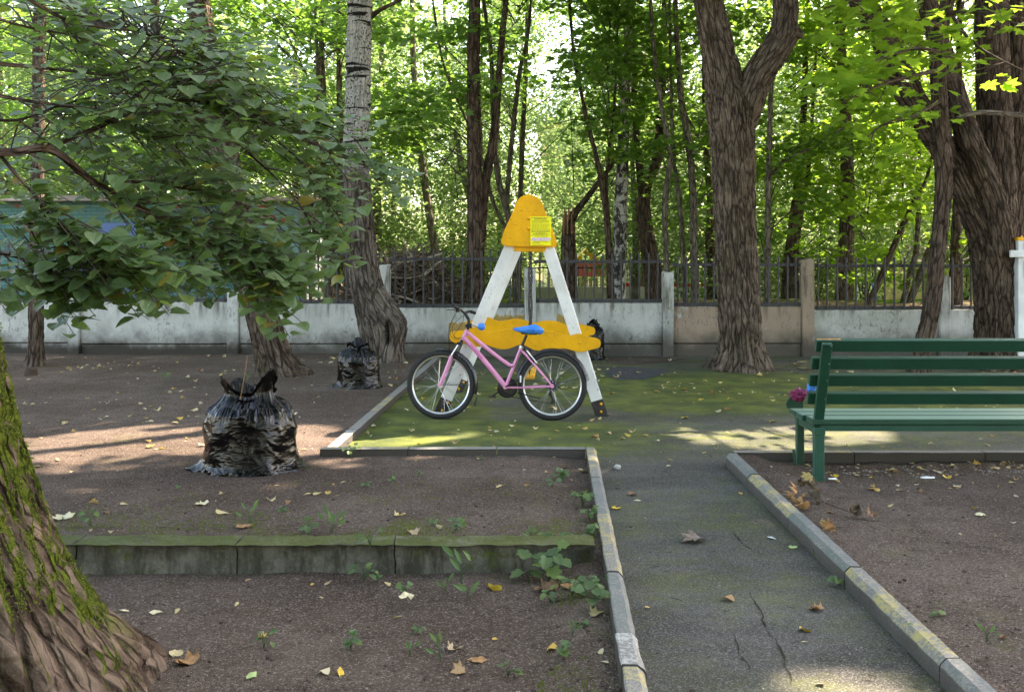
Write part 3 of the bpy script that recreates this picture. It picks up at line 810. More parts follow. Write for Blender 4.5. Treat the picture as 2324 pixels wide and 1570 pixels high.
# swelling at the foot and the slit of the hollow
c0 = P(895, 735, 13.9); d = V-c0; V = V+np.array([1, -.2, 0])*(.11*np.exp(-((d[:, 0]/.22)**2+(d[:, 2]/.28)**2)))[:, None]
h0 = P(884, 752, 13.9); dx = (V[:, 0]-h0[0])/.032; dz = (V[:, 2]-h0[2])/.17; front = V[:, 1] < 13.92
V[:, 1] += np.where(front, .22*np.exp(-(dx**2+dz**4)), 0)
link('trunk', np_mesh('trunk', V-np.array(t.location), Fs, True, {'barkco': LASTQ}), M['bark_poplar'], t)
sb = px_path([(806, 470, 26), (795, 455, 16), (780, 440, 10), (772, 420, 7)], 13.8); add_limb('branch_stub', M['bark_dark'], t, sb, 12, .03, .006, 24)
sb = px_path([(840, 40, 14), (865, 22, 10), (905, 2, 8), (960, -30, 6)], 13.9); add_limb('branch', M['bark_dark'], t, sb, 8, .06, 0)
# big forked tree
t = new_tree('fork', 'forked_tree', 'massive forked trunk with a sawn stub on its right limb before the wall', G(1680, 838))
p = px_path([(1680, 868, 118), (1680, 838, 112), (1681, 800, 100), (1677, 700, 93), (1671, 560, 92), (1667, 450, 94), (1663, 330, 100), (1655, 250, 104), (1640, 170, 84), (1622, 80, 72), (1608, 0, 64), (1596, -80, 62), (1580, -300, 56), (1560, -800, 34), (1550, -1300, 18)], 13.3)
add_limb('trunk', M['bark_grey'], t, p, 190, .024, .032, 17, (0, .55, .32, 6), .15, 31)
p = px_path([(1676, 330, 40), (1690, 255, 72), (1712, 190, 72), (1742, 140, 68), (1772, 95, 64), (1781, 45, 58), (1783, 0, 56), (1785, -120, 54), (1800, -500, 40), (1810, -1000, 20)], 13.3, [0, -.03, -.05, -.06, -.06, -.02, 0, 0, 0, 0])
add_limb('limb', M['bark_grey'], t, p, 120, .024, .026, 17, None, .15, 33)
p = px_path([(1770, 108, 52), (1790, 84, 46), (1803, 70, 40)], 13.22)
V, Fs = limb(p, 40, .015, .010, 22, None, .3, 35, 8, 0, False)
link('sawn_stub', np_mesh('sawn_stub', V-np.array(t.location), Fs, True, {'barkco': LASTQ}), M['bark_brown'], t)
c0 = P(1806, 68, 13.20); ring = []
aa = np.linspace(0, 2*np.pi, 20, endpoint=False); ax = np.array([.5, -.62, .6]); ax /= np.linalg.norm(ax)
e1 = np.cross(ax, [0, 0, 1]); e1 /= np.linalg.norm(e1); e2 = np.cross(e1, ax)
lip = np.array([c0+.115*(np.cos(q)*e1*.75+np.sin(q)*e2*1.15) for q in aa])
V, Fc = tube_np(lip, .034, 8, False, True); link('callus_ring', np_mesh('callus_ring', V-np.array(t.location), Fc, True), M['bark_brown'], t)
disc = [tuple(c0-ax*.05+.10*(np.cos(q)*e1*.75+np.sin(q)*e2*1.15)-np.array(t.location)) for q in aa]
MB().add(disc, [tuple(range(20))]).obj('cut_face', M['bark_dark'], t)
# curved dark trunk behind the bench
t = new_tree('curve', 'curved_maple_tree', 'slender dark trunk curving up behind the green bench, bright maple leaves above', G(2086, 844))
p = px_path([(2080, 862, 46), (2086, 842, 42), (2096, 780, 40), (2108, 730, 38), (2120, 660, 36), (2126, 590, 34), (2136, 500, 36), (2142, 420, 38), (2138, 330, 38), (2132, 230, 36), (2128, 120, 34), (2140, 40, 32), (2155, -30, 30), (2165, -300, 26), (2160, -900, 14)], 13.0)
add_limb('trunk', M['bark_dark'], t, p, 70, .03, .014, 22, (0, .3, .25, 4), .28, 41)
# massive tree at right with several stems
t = new_tree('multi', 'multistem_tree', 'massive dark brown trunk splitting into three leaning stems behind the bench', G(2262, 836))
p = px_path([(2266, 868, 120), (2266, 836, 112), (2265, 780, 100), (2262, 690, 94), (2258, 620, 94), (2252, 570, 96), (2228, 510, 76), (2192, 430, 64), (2150, 350, 60), (2105, 280, 58), (2062, 210, 60), (2020, 120, 56), (1985, 50, 52), (1945, -10, 50), (1850, -160, 44), (1700, -500, 26)], 13.4)
add_limb('trunk', M['bark_dark'], t, p, 160, .026, .034, 17, (0, .5, .28, 5), .15, 51)
p = px_path([(2276, 600, 60), (2272, 560, 66), (2262, 480, 56), (2235, 400, 58), (2205, 330, 56), (2180, 260, 52), (2160, 190, 48), (2120, 60, 44), (2090, -80, 40), (2050, -500, 24)], 13.3, [0, -.05, -.1, -.1, -.1, 0, .2, .3, .3, .3])
add_limb('stem', M['bark_dark'], t, p, 90, .03, .018, 19, None, .26, 52)
p = px_path([(2268, 640, 70), (2268, 560, 80), (2266, 470, 76), (2262, 380, 76), (2256, 250, 74), (2252, 120, 72), (2250, 0, 70), (2248, -200, 66), (2240, -900, 36), (2240, -1400, 16)], 13.6)
add_limb('stem', M['bark_dark'], t, p, 110, .03, .02, 18, None, .26, 53)
p = px_path([(2300, 640, 50), (2304, 500, 44), (2306, 380, 40), (2308, 200, 40), (2312, 0, 38), (2320, -300, 30)], 14.2)
add_limb('stem', M['bark_dark'], t, p, 40, .05, .012, 20, None, .26, 54)
p = px_path([(2320, 262, 12), (2280, 258, 12), (2220, 256, 11), (2170, 268, 8)], 13.0)
add_limb('dead_branch', M['bark_pale'], t, p, 10, .04, .003, 30)
# ------------------------------------------------------------------ swing
SY = math.radians(-3)
SW = tag(empty('wooden_swing', (.085, 9.46, 0), SY), 'white wooden A-frame swing with yellow wavy side boards and a yellow rounded top', 'swing')
HS = .815; HT = .20; ZT = 1.66; DEP = 1.54
def swing_frame(y):
    for s in (-1, 1):
        sgn = s
        a = np.array([s*HS, y, .0]); b = np.array([s*HT+.085, y, ZT]); d = b-a
        b2 = a+d*1.12
        leg = MB().beam(a+d*.005, b2, .118, .052, up=(0, 1, 0), bev=.005).obj('leg', M['white_wood'], SW)
        # iron foot with bolts
        f = MB().beam(a+d*-.01+np.array([0, -.006, 0]), a+d*.095+np.array([0, -.006, 0]), .126, .058, up=(0, 1, 0), bev=.003).obj('foot_bracket', M['foot_metal'], SW)
        for q in (.028, .075):
            c = a+d*q+np.array([.012*(1 if q < .05 else -1)*-1+.02, -.038, 0])
            MB().ball(c, .014, 10, 6).obj('bolt', M['yellow'], f, True)
swing_frame(0.0); swing_frame(DEP)
def zc(x, y):  # cap outline, close-up pixels -> local metres
    return ((x-1220*0-0)*0, 0)
k = 9.43/2350/8.72
cap_px = [(290, 1150), (350, 950), (450, 730), (545, 530), (600, 380), (650, 275), (710, 205), (790, 165), (890, 150), (990, 165), (1070, 200), (1130, 255), (1185, 340), (1225, 440), (1275, 600), (1330, 700), (1368, 770), (1375, 850), (1420, 960), (1480, 1110), (1490, 1200), (1470, 1260), (1420, 1290), (1200, 1290), (900, 1285), (600, 1280), (400, 1270), (330, 1245), (296, 1200)]
cw = P((1220+890/8.72)/1.1015, 0, 9.43)[0]-.085     # centre of the cap in swing space
z0 = HC-((470+1285/8.72)/1.1015-VH)/F*9.43
cap = [((x-890)*k+cw, (1285-y)*k+z0) for x, y in cap_px]
def cap_plate(y0, y1):
    o = MB().prism(cap[::-1], y0, y1, .006).obj('top_plate', M['yellow'], SW, 35); return o
c_front = cap_plate(-.062, -.030); cap_plate(.030, .060); cap_plate(DEP-.062, DEP-.030); cap_plate(DEP+.03, DEP+.06)
for bx, by, br in ((733, 485, .010), (1052, 488, .010), (620, 785, .010), (497, 1075, .009), (925, 285, .008), (895, 660, .020), (895, 880, .019)):
    MB().ball(((bx-890)*k+cw, -.064, (1285-by)*k+z0), br, 10, 6).obj('bolt', M['yellow'], c_front, True)
MB().box(cw-.05, cw+.05, -.03, DEP+.03, z0+.14, z0+.26, .006).obj('crossbeam', M['yellow'], SW)
MB().box(cw-.15, cw+.17, -.029, .029, z0-.045, z0+.13, .004).obj('gusset', M['yellow'], SW)
MB().box(cw-.15, cw+.17, DEP-.029, DEP+.029, z0-.045, z0+.13, .004).obj('gusset', M['yellow'], SW)
# wavy boards
k2 = 9.38/2350/2.532
bd_px = [(362, 962), (372, 940), (410, 932), (452, 928), (485, 912), (520, 907), (552, 915), (590, 932), (640, 936), (700, 923), (752, 920), (815, 932), (870, 948), (930, 936), (990, 931), (1048, 940), (1100, 957), (1140, 956), (1188, 946), (1240, 964), (1296, 975), (1318, 988), (1323, 1012), (1312, 1034), (1262, 1048), (1210, 1062), (1168, 1060), (1122, 1047), (1082, 1042), (1020, 1051), (950, 1058), (890, 1047), (842, 1022), (800, 1022), (742, 1044), (690, 1048), (640, 1036), (592, 1020), (548, 1034), (502, 1030), (458, 1013), (402, 1010), (370, 992)]
bz = HC-((460+990/2.532)/1.1015-VH)/F*9.38
bxc = P((980+842/2.532)/1.1015, 0, 9.38)[0]-.085
bd = crom(np.array([((x-842)*k2+bxc, (990-y)*k2+bz, 0) for x, y in bd_px+bd_px[:1]]), 3)[:-1, :2]
for y in (-.058, DEP-.058):
    o = MB().prism([tuple(p) for p in bd][::-1], y, y+.028, .005).obj('wavy_board', M['yellow'], SW, 35)
    for bx in (455, 1190):
        MB().ball(((bx-842)*k2+bxc, y-.003, (990-1005)*k2+bz), .013, 10, 6).obj('bolt', M['yellow'], o, True)
# chains and seat (seen from its end)
def chain(x, y, za, zb):
    b = MB(); L = .036; n_ = int((za-zb)/(L*.72))
    for i in range(n_):
        z = za-(i+.5)*(za-zb)/n_; a = np.linspace(0, 2*np.pi, 8, endpoint=False)
        ring = np.stack([np.cos(a)*.011, 0*a, np.sin(a)*L/2], 1)
        th = .6*i*math.pi/2*1.7; R = np.array([[math.cos(th), -math.sin(th), 0], [math.sin(th), math.cos(th), 0], [0, 0, 1]])
        V, Fc = tube_np(ring @ R.T+np.array([x+.004*math.sin(i*.5), y, z]), .0055, 5, False, True); b.add(V, Fc[0])
    return b.obj('chain', M['chain'], SW, True)
sx = P(1202, 0, 10.2)[0]-.085-.03
chain(sx, .45, z0-.0, .36); chain(sx, 1.05, z0+.1, .36)
for y in (.45, 1.05): MB().tube([(sx, y, z0+.2), (sx, y, z0-.02)], .007, 6).obj('hook', M['foot_metal'], SW)
MB().box(sx-.05, sx+.055, .34, 1.16, .315, .352, .008).obj('seat', M['yellow'], SW)
# printed notice on the cap
NO = tag(empty('notice_sheet', (.085+.0, 9.46, 0), SY), 'bright yellow printed notice stuck on the rounded top of the swing', 'notice')
def nx(x): return (x-890)*k+cw
def nz(y): return (1285-y)*k+z0
sheet = MB(); ns = 10
gx = np.linspace(nx(928), nx(1380), ns); gy = np.linspace(nz(1255), nz(630), 14)
Vn = []; Fn = []
for i, x in enumerate(gx):
    for j, z in enumerate(gy):
        Vn.append((x, -.0665-.0025*(1+float(vnoise(np.array([[x*25, z*18, 3.3]]))[0])), z))
for i in range(ns-1):
    for j in range(13): Fn.append((i*14+j, (i+1)*14+j, (i+1)*14+j+1, i*14+j+1))
sheet.add(Vn, Fn); so_ = sheet.obj('sheet', M['notice'], NO, True)
ys_ = -.0735
def text_mesh(body, size, name, mat, parent, loc, rot=(math.pi/2, 0, 0), ext=.0, align='CENTER', sx=1.0):
    cu = bpy.data.curves.new(name, 'FONT'); cu.body = body; cu.size = size; cu.align_x = align; cu.extrude = ext
    tmp = bpy.data.objects.new(name, cu); COL.objects.link(tmp)
    dg = bpy.context.evaluated_depsgraph_get(); me = bpy.data.meshes.new_from_object(tmp.evaluated_get(dg)); me.name = name
    bpy.data.objects.remove(tmp); bpy.data.curves.remove(cu)
    me.materials.clear(); me.materials.append(mat)
    o = bpy.data.objects.new(name, me); COL.objects.link(o); o.parent = parent; o.location = loc; o.rotation_euler = rot; o.scale = (sx, 1, 1)
    return o
text_mesh('ВНИМАНИЕ!', .026, 'heading', M['ink'], so_, (nx(1150), ys_, nz(697)), sx=.8)
bl = MB()
for i, (y, x0, x1, hgt) in enumerate([(655, 950, 1300, 7), (718, 955, 1330, 7), (745, 955, 1335, 6), (772, 960, 1200, 5), (800, 960, 1340, 5), (828, 965, 1330, 5), (856, 960, 1300, 5), (882, 965, 1340, 5), (908, 955, 1345, 6), (940, 955, 1350, 8), (960, 960, 1345, 7), (985, 1040, 1260, 7), (1005, 985, 1310, 8), (1030, 955, 1345, 6), (1058, 1030, 1290, 5), (1082, 1000, 1340, 5), (1168, 1000, 1310, 8), (1195, 975, 1150, 6), (1232, 975, 1220, 6)]):
    x = x0; r_ = random.Random(i)
    while x < x1:
        w_ = r_.uniform(18, 60); e = min(x+w_, x1)
        bl.add([(nx(x), ys_, nz(y+hgt)), (nx(e), ys_, nz(y+hgt)), (nx(e), ys_, nz(y-hgt)), (nx(x), ys_, nz(y-hgt))], [(0, 1, 2, 3)]); x = e+r_.uniform(6, 14)
tag(bl.obj('small_print', M['ink_soft'], so_), None, None, None, 'stuff')
MB().add([(nx(950), ys_+.0005, nz(1150)), (nx(1362), ys_+.0005, nz(1150)), (nx(1362), ys_+.0005, nz(1085)), (nx(950), ys_+.0005, nz(1085))], [(0, 1, 2, 3)]).obj('pictogram_strip', M['notice_white'], so_)
pg = MB()
for i in range(9):
    cx = 978+i*44; a = np.linspace(0, 2*np.pi, 10, endpoint=False)
    ring = np.array([(nx(cx+16*math.cos(q)), ys_-.0005, nz(1118+22*math.sin(q))) for q in a])
    V, Fc = tube_np(ring, .0009, 4, False, True); pg.add(V, Fc[0])
    pg.tube([(nx(cx-9), ys_-.0005, nz(1132)), (nx(cx+10), ys_-.0005, nz(1104))], .0012, 4)
pg.obj('pictogram', M['pink_dark'], so_)

# ------------------------------------------------------------------ bicycle
BK = tag(empty('bicycle', (-.155, 9.195, 0), math.radians(-4)), 'pink step-through bicycle with black mudguards leaning on the swing', 'bicycle')
BK.rotation_euler = (math.radians(-4.5), 0, math.radians(-4))
kb = .335/388
def bp(x, y, dy=0.0):
    return (float((x-1120)*kb), float(dy), float((1373+(x-485)/1270*15-y)*kb))
FA = bp(485, 985); RA = bp(1755, 1000); FA = (FA[0], 0, .335); RA = (RA[0], 0, .335)
def wheel(c, front):
    R = .335
    a = np.linspace(0, 2*np.pi, 64, endpoint=False)
    ring = lambda r, y=0: np.stack([c[0]+r*np.cos(a), 0*a+y, c[2]+r*np.sin(a)], 1)
    b = MB(); V, Fc = tube_np(ring(R-.026), .026, 12, False, True); b.add(V, Fc[0]); ty = b.obj('tyre', M['rubber'], BK, True)
    # tread knobs
    b = MB()
    for i in range(72):
        q = 2*math.pi*i/72
        for s in (-1, 1):
            qq = q+(s*.02); r = R-.003
            ctr = np.array([c[0]+r*math.cos(qq), s*.013, c[2]+r*math.sin(qq)]); rd = np.array([math.cos(qq), 0, math.sin(qq)]); tg = np.array([-math.sin(qq), 0, math.cos(qq)])
            b.beam(ctr-rd*.004, ctr+rd*.005, .012, .014, up=(0, 1, 0), bev=0)
    b.obj('tread', M['rubber'], ty)
    b = MB(); prof = [(.292, -.011), (.285, -.012), (.274, -.008), (.270, 0), (.274, .008), (.285, .012), (.292, .011)]
    V = []; n_ = len(a)
    for r, y in prof: V += [tuple(p) for p in ring(r, y)]
    Fc = [(j*n_+i, j*n_+(i+1) % n_, (j+1)*n_+(i+1) % n_, (j+1)*n_+i) for j in range(len(prof)-1) for i in range(n_)]
    b.add(V, Fc).obj('rim', M['alloy'], ty, True)
    hub = MB().tube([(c[0], -.05, c[2]), (c[0], .05, c[2])], .019 if front else .024, 14)
    for s in (-1, 1): hub.tube([(c[0], s*.034, c[2]), (c[0], s*.030, c[2])], .03 if front else .034, 16)
    hub.tube([(c[0], -.065, c[2]), (c[0], .065, c[2])], .006, 8); hub.obj('hub', M['alloy_bright'] if front else M['black_metal'], ty, 40)
    for i in range(32):
        s = 1 if i % 2 else -1; q0 = 2*math.pi*(i//2)/16+(.1 if s > 0 else 0); q1 = q0+(.75 if (i//2) % 2 else -.75)
        rh = .028
        MBs = MB().tube([(c[0]+rh*math.cos(q0), s*.032, c[2]+rh*math.sin(q0)), (c[0]+.272*math.cos(q1), s*.003, c[2]+.272*math.sin(q1))], .0013, 4, False)
        MBs.obj('spoke', M['alloy_bright'], ty)
    return ty
wheel(FA, True); wheel(RA, False)
fr = MB()
def ft(pts, r, n_=12, b=None, k_=6):
    p = crom(np.array(pts), k_) if len(pts) > 2 else np.array(pts)
    (b or fr).tube(p, r, n_)
HT_, HB = bp(785, 362), bp(728, 478); BB = bp(1225, 1010); ST = bp(1402, 565)
ft([HT_, HB], .021, 16)
ft([bp(742, 452), bp(960, 690), BB], .0245, 16)
ft([bp(782, 392), bp(1040, 600), bp(1250, 755), bp(1310, 770)], .0185, 14)
ft([BB, ST], .0175, 14)
for s in (-1, 1):
    ft([(ST[0]+.0, s*.012, ST[2]-.03), (bp(1480, 680)[0], s*.045, bp(1480, 680)[2]), (RA[0]-.01, s*.062, RA[2]+.012)], .0085, 10)
    ft([(BB[0]+.02, s*.02, BB[2]-.008), (bp(1400, 1018)[0], s*.045, bp(1400, 1018)[2]), (RA[0], s*.062, RA[2]-.002)], .0095, 10)
fr.tube([(BB[0], -.036, BB[2]), (BB[0], .036, BB[2])], .022, 14)
for s in (-1, 1): fr.tube([(RA[0], s*.058, RA[2]), (RA[0], s*.066, RA[2])], .020, 12)
frame = fr.obj('frame', M['pink'], BK, 50)
# lettering along the down tube
d0 = np.array(bp(742, 452)); d1 = np.array(BB); dv = d1-d0; ang = math.atan2(dv[2], dv[0])
for txt, t0, sz in (('TOPGEAR', .16, .040), ('mystic', .60, .026)):
    q = d0+dv*t0
    o = text_mesh(txt, sz, 'lettering', M['pink_dark'], frame, (q[0]+.010*math.sin(ang), -.0258, q[2]-.010*math.cos(ang)), (math.pi/2, -ang, 0), .0012, 'LEFT')
# fork
fk = MB()
cr = np.array(bp(700, 520))
for s in (-1, 1):
    fk.tube(crom(np.array([(bp(612, 655)[0], s*.058, bp(612, 655)[2]), (bp(560, 790)[0], s*.058, bp(560, 790)[2]), (FA[0], s*.056, FA[2])]), 4), .0165, 12)
    fk.tube([(FA[0], s*.05, FA[2]), (FA[0], s*.066, FA[2])], .019, 10)
fork = fk.obj('fork', M['pink'], BK, 50)
b = MB()
for s in (-1, 1): b.tube([(bp(612, 655)[0], s*.058, bp(612, 655)[2]), (cr[0], s*.058, cr[2])], .012, 10)
b.obj('stanchion', M['alloy_bright'], fork, 50)
MB().box(cr[0]-.024, cr[0]+.024, -.075, .075, cr[2]-.012, cr[2]+.016, .006).obj('crown', M['black_metal'], fork)
MB().tube([HB, tuple(cr)], .016, 10).obj('steerer', M['black_metal'], fork)
b = MB(); bk = bp(598, 648)
for s in (-1, 1): b.beam((bk[0], s*.03, bk[2]-.05), (bk[0]+.01, s*.055, bk[2]+.05), .02, .02)
b.beam((bk[0]-.01, -.05, bk[2]), (bk[0]-.01, .05, bk[2]), .012, .03); b.obj('front_brake', M['black_plastic'], fork)
# stem and bars
b = MB(); s0 = np.array(HT_); s1 = np.array(bp(800, 250)); s2 = np.array(bp(745, 165))
b.tube([tuple(s0), tuple(s1)], .0155, 12); b.tube([tuple(s1), tuple(s2)], .0155, 12); stem = b.obj('stem', M['black_metal'], BK, 40)
hb = np.array([bp(668, 103, -.275), bp(705, 125, -.14), bp(740, 165, -.03), bp(755, 165, .03), bp(790, 150, .13), bp(830, 165, .235)])
MB().tube(crom(hb, 5), .0115, 10).obj('handlebar', M['black_metal'], BK, True)
b = MB(); b.tube([bp(664, 100, -.29), bp(695, 118, -.17)], .0165, 12); g1 = b.obj('grip', M['rubber'], BK, 40)
b = MB(); b.tube([bp(806, 156, .14), bp(836, 168, .25)], .0165, 12); b.obj('grip', M['rubber'], BK, 40)
MB().beam(bp(700, 132, -.15), bp(580, 142, -.24), .012, .008).obj('brake_lever', M['black_metal'], BK)
MB().box(bp(690, 0)[0]-.02, bp(690, 0)[0]+.025, -.165, -.13, bp(0, 135)[2]-.02, bp(0, 135)[2]+.02, .006).obj('shifter', M['black_plastic'], BK)
def cable(pts, name='cable', r=.0024): MB().tube(crom(np.array(pts), 8), r, 5).obj(name, M['black_plastic'], BK, True)
cable([bp(690, 140, -.15), bp(610, 300, -.12), bp(600, 420, -.08), bp(650, 470, -.05), bp(720, 470, -.03)])
cable([bp(690, 140, -.15), bp(590, 330, -.1), bp(580, 500, -.06), bp(600, 640, -.03)])
cable([bp(790, 160, .12), bp(690, 230, .05), bp(610, 330, 0), bp(640, 450, -.02), bp(740, 450, -.028)])
cable([bp(740, 160, -.02), bp(735, 280, -.05), bp(640, 420, -.06), bp(690, 470, -.045)])
cable([bp(850, 480, -.022), bp(930, 560, -.024), bp(1100, 680, -.024), bp(1240, 780, -.022), bp(1330, 770, -.022), bp(1380, 640, -.022), bp(1440, 590, -.03), bp(1480, 650, -.04)])
for i in range(4):
    c0 = np.array(bp(795, 300+i*12)); a = np.linspace(0, 2*np.pi, 14, endpoint=False)
    V, Fc = tube_np(np.stack([c0[0]+.032*np.cos(a), .034*np.sin(a), c0[2]+.006*np.cos(a*1+i)], 1), .005, 6, False, True)
    MB().add(V, Fc[0]).obj('lock_cable', M['black_plastic'], BK, True)
cable([bp(830, 310, -.03), bp(880, 325, -.04), bp(918, 345, -.045)], 'lock_cable', .004)
# saddle post, saddle shell
MB().tube([ST, bp(1462, 425)], .0135, 12).obj('seat_post', M['black_metal'], BK, 40)
MB().tube([tuple(np.array(ST)-np.array([.004, 0, .01])), tuple(np.array(ST)+np.array([.003, 0, .012]))], .021, 12).obj('seat_clamp', M['alloy'], BK, 40)
MB().beam(bp(1400, 405), bp(1580, 415), .05, .02).obj('saddle_rail', M['black_metal'], BK)
# drivetrain
b = MB(); a = np.linspace(0, 2*np.pi, 40, endpoint=False)
for rr, y in ((.088, .052), (.075, .046), (.06, .042)):
    V, Fc = tube_np(np.stack([BB[0]+.012+rr*np.cos(a), 0*a+y, BB[2]-.012+rr*np.sin(a)], 1), .005, 6, False, True); b.add(V, Fc[0])
b.tube([(BB[0]+.012, .036, BB[2]-.012), (BB[0]+.012, .058, BB[2]-.012)], .05, 20)
ck = b.obj('chainring', M['black_metal'], BK, 40)
b = MB(); V, Fc = tube_np(np.stack([BB[0]+.012+.098*np.cos(a), 0*a+.06, BB[2]-.012+.098*np.sin(a)], 1), .004, 6, False, True); b.add(V, Fc[0])
b.add([tuple((BB[0]+.012+.096*math.cos(q), .062, BB[2]-.012+.096*math.sin(q))) for q in a], [tuple(range(40))]); b.obj('chain_guard', M['black_plastic'], ck, 40)
MB().beam((BB[0], -.062, BB[2]), bp(1392, 922, -.07), .024, .014).obj('crank_arm', M['black_metal'], ck)
MB().beam((BB[0], .075, BB[2]), bp(1062, 1125, .08), .024, .014).obj('crank_arm', M['black_metal'], ck)
pd = bp(1395, 915, -.115); p_ = MB().box(pd[0]-.035, pd[0]+.035, -.155, -.075, pd[2]-.012, pd[2]+.012, .004).obj('pedal', M['black_plastic'], ck)
MB().box(pd[0]-.008+.01, pd[0]+.016, -.158, -.1555, pd[2]-.032, pd[2]+.034, .001).obj('reflector', M['white_plastic'], p_)
pd = bp(1066, 1130, .12); MB().box(pd[0]-.035, pd[0]+.035, .085, .165, pd[2]-.012, pd[2]+.012, .004).obj('pedal', M['black_plastic'], ck)
b = MB()
for i, rr in enumerate((.028, .034, .040, .046, .052, .058)):
    V, Fc = tube_np(np.stack([RA[0]+rr*np.cos(a[::2]), 0*a[::2]+.05-i*.004, RA[2]+rr*np.sin(a[::2])], 1), .0035, 5, False, True); b.add(V, Fc[0])
b.obj('sprocket', M['black_metal'], BK, True)
b = MB(); dz = np.array(bp(1762, 1185)); 
b.beam((RA[0]+.005, .062, RA[2]-.03), (dz[0]-.03, .07, dz[2]+.08), .028, .02); b.beam((dz[0]-.03, .07, dz[2]+.08), (dz[0]+.005, .07, dz[2]), .022, .02)
b.tube([(dz[0], .055, dz[2]), (dz[0], .075, dz[2])], .022, 12); b.tube([(dz[0]-.028, .055, dz[2]+.07), (dz[0]-.028, .075, dz[2]+.07)], .018, 12); b.obj('derailleur', M['black_metal'], BK, 40)
cable([(BB[0], .05, BB[2]+.075), bp(1480, 950, .05), (RA[0], .045, RA[2]+.04)], 'drive_chain', .004)
cable([(BB[0]+.03, .05, BB[2]-.098), bp(1500, 1165, .055), (dz[0], .065, dz[2]-.02)], 'drive_chain', .004)
cable([bp(1360, 1072, -.05), bp(1500, 1108, -.06), bp(1622, 1136, -.062)], 'kickstand', .006)
# rear brake
b = MB()
for s in (-1, 1): b.beam(bp(1462, 600, s*.03), bp(1585, 748, s*.045), .010, .014)
b.obj('rear_brake', M['alloy_bright'], BK)
# mudguards
def guard(c, a0, a1, R, w_, name):
    q = np.linspace(math.radians(a0), math.radians(a1), 40); prof = [(-1, -.018), (-.7, -.004), (0, 0.004), (.7, -.004), (1, -.018)]
    V = []; Fc = []; m = len(prof)
    for lay in (0, -.003):
        for t in q:
            for s, h in prof: V.append((c[0]+(R+h+lay)*math.cos(t), s*w_/2, c[2]+(R+h+lay)*math.sin(t)))
    nq = len(q)
    for l in (0, 1):
        for i in range(nq-1):
            for j in range(m-1):
                o = l*nq*m; Fc.append((o+i*m+j, o+i*m+j+1, o+(i+1)*m+j+1, o+(i+1)*m+j))
    return MB().add(V, Fc).obj(name, M['black_plastic'], BK, True)
guard(FA, -14, 86, .362, .052, 'mudguard'); guard(FA, 74, 100, .356, .048, 'mudguard')
gd = guard(RA, 8, 168, .360, .056, 'mudguard')
b = MB(); b.prism([(FA[0]+.352, .22), (FA[0]+.362, .22), (FA[0]+.345, .13), (FA[0]+.325, .145)], -.028, .028, .002); b.obj('mud_flap', M['black_plastic'], BK)
for s in (-1, 1):
    MB().tube([(RA[0], s*.066, RA[2]), (RA[0]+.36*math.cos(.30), s*.03, RA[2]+.36*math.sin(.30))], .0025, 5).obj('stay', M['black_metal'], gd)
    MB().tube([(FA[0], s*.066, FA[2]), (FA[0]+.36*math.cos(.0), s*.026, FA[2])], .0025, 5).obj('stay', M['black_metal'], gd)
# blue film over the saddle and a blue ball of film on the lock cable
def blob(name, c, sx_, sy_, sz_, mat, amp=.12, freq=5, seed=0, n_=48, m_=32, squash=None):
    a = np.linspace(0, 2*np.pi, n_, endpoint=False); e = np.linspace(0, np.pi, m_)
    A, E = np.meshgrid(a, e); U = np.stack([np.sin(E)*np.cos(A), np.sin(E)*np.sin(A), np.cos(E)], -1)
    r = 1+amp*fbm(U*freq+seed, 4, seed)+amp*.6*(np.abs(vnoise(U*freq*1.7+seed, seed+3))-.4)
    V = U*r[..., None]*np.array([sx_, sy_, sz_])
    if squash: V = squash(V)
    V = V.reshape(-1, 3)
    i = np.arange(m_-1)[:, None]; j = np.arange(n_)[None]
    Fq = np.stack([i*n_+j, (i+1)*n_+j, (i+1)*n_+(j+1) % n_, i*n_+(j+1) % n_], -1).reshape(-1, 4)
    return link(name, np_mesh(name, V, Fq, True), mat)
RB = (Matrix.Translation(BK.location) @ BK.rotation_euler.to_matrix().to_4x4())
def sad(V):
    t = V[..., 0]/.14; V = V.copy(); w_ = np.clip(.55+.55*t, .25, 1.0); V[..., 1] *= w_; V[..., 2] = V[..., 2]*np.clip(.75+.35*t, .5, 1.05)-.018*t+.012*np.sin(t*2.2)
    return V
o = blob('saddle_cover', None, .146, .095, .055, M['blue_film'], .26, 4.5, 3, 64, 40, sad)
o.location = RB @ Vector(bp(1480, 368)); o.rotation_euler = BK.rotation_euler
tag(o, 'crumpled bright blue plastic bag wrapped over the bicycle saddle', 'plastic bag')
o = blob('film_ball', None, .036, .03, .034, M['blue_film'], .3, 5, 8); o.location = RB @ Vector(bp(950, 330, -.05)); tag(o, 'small crumpled ball of blue plastic tied to the bicycle lock cable', 'plastic bag')

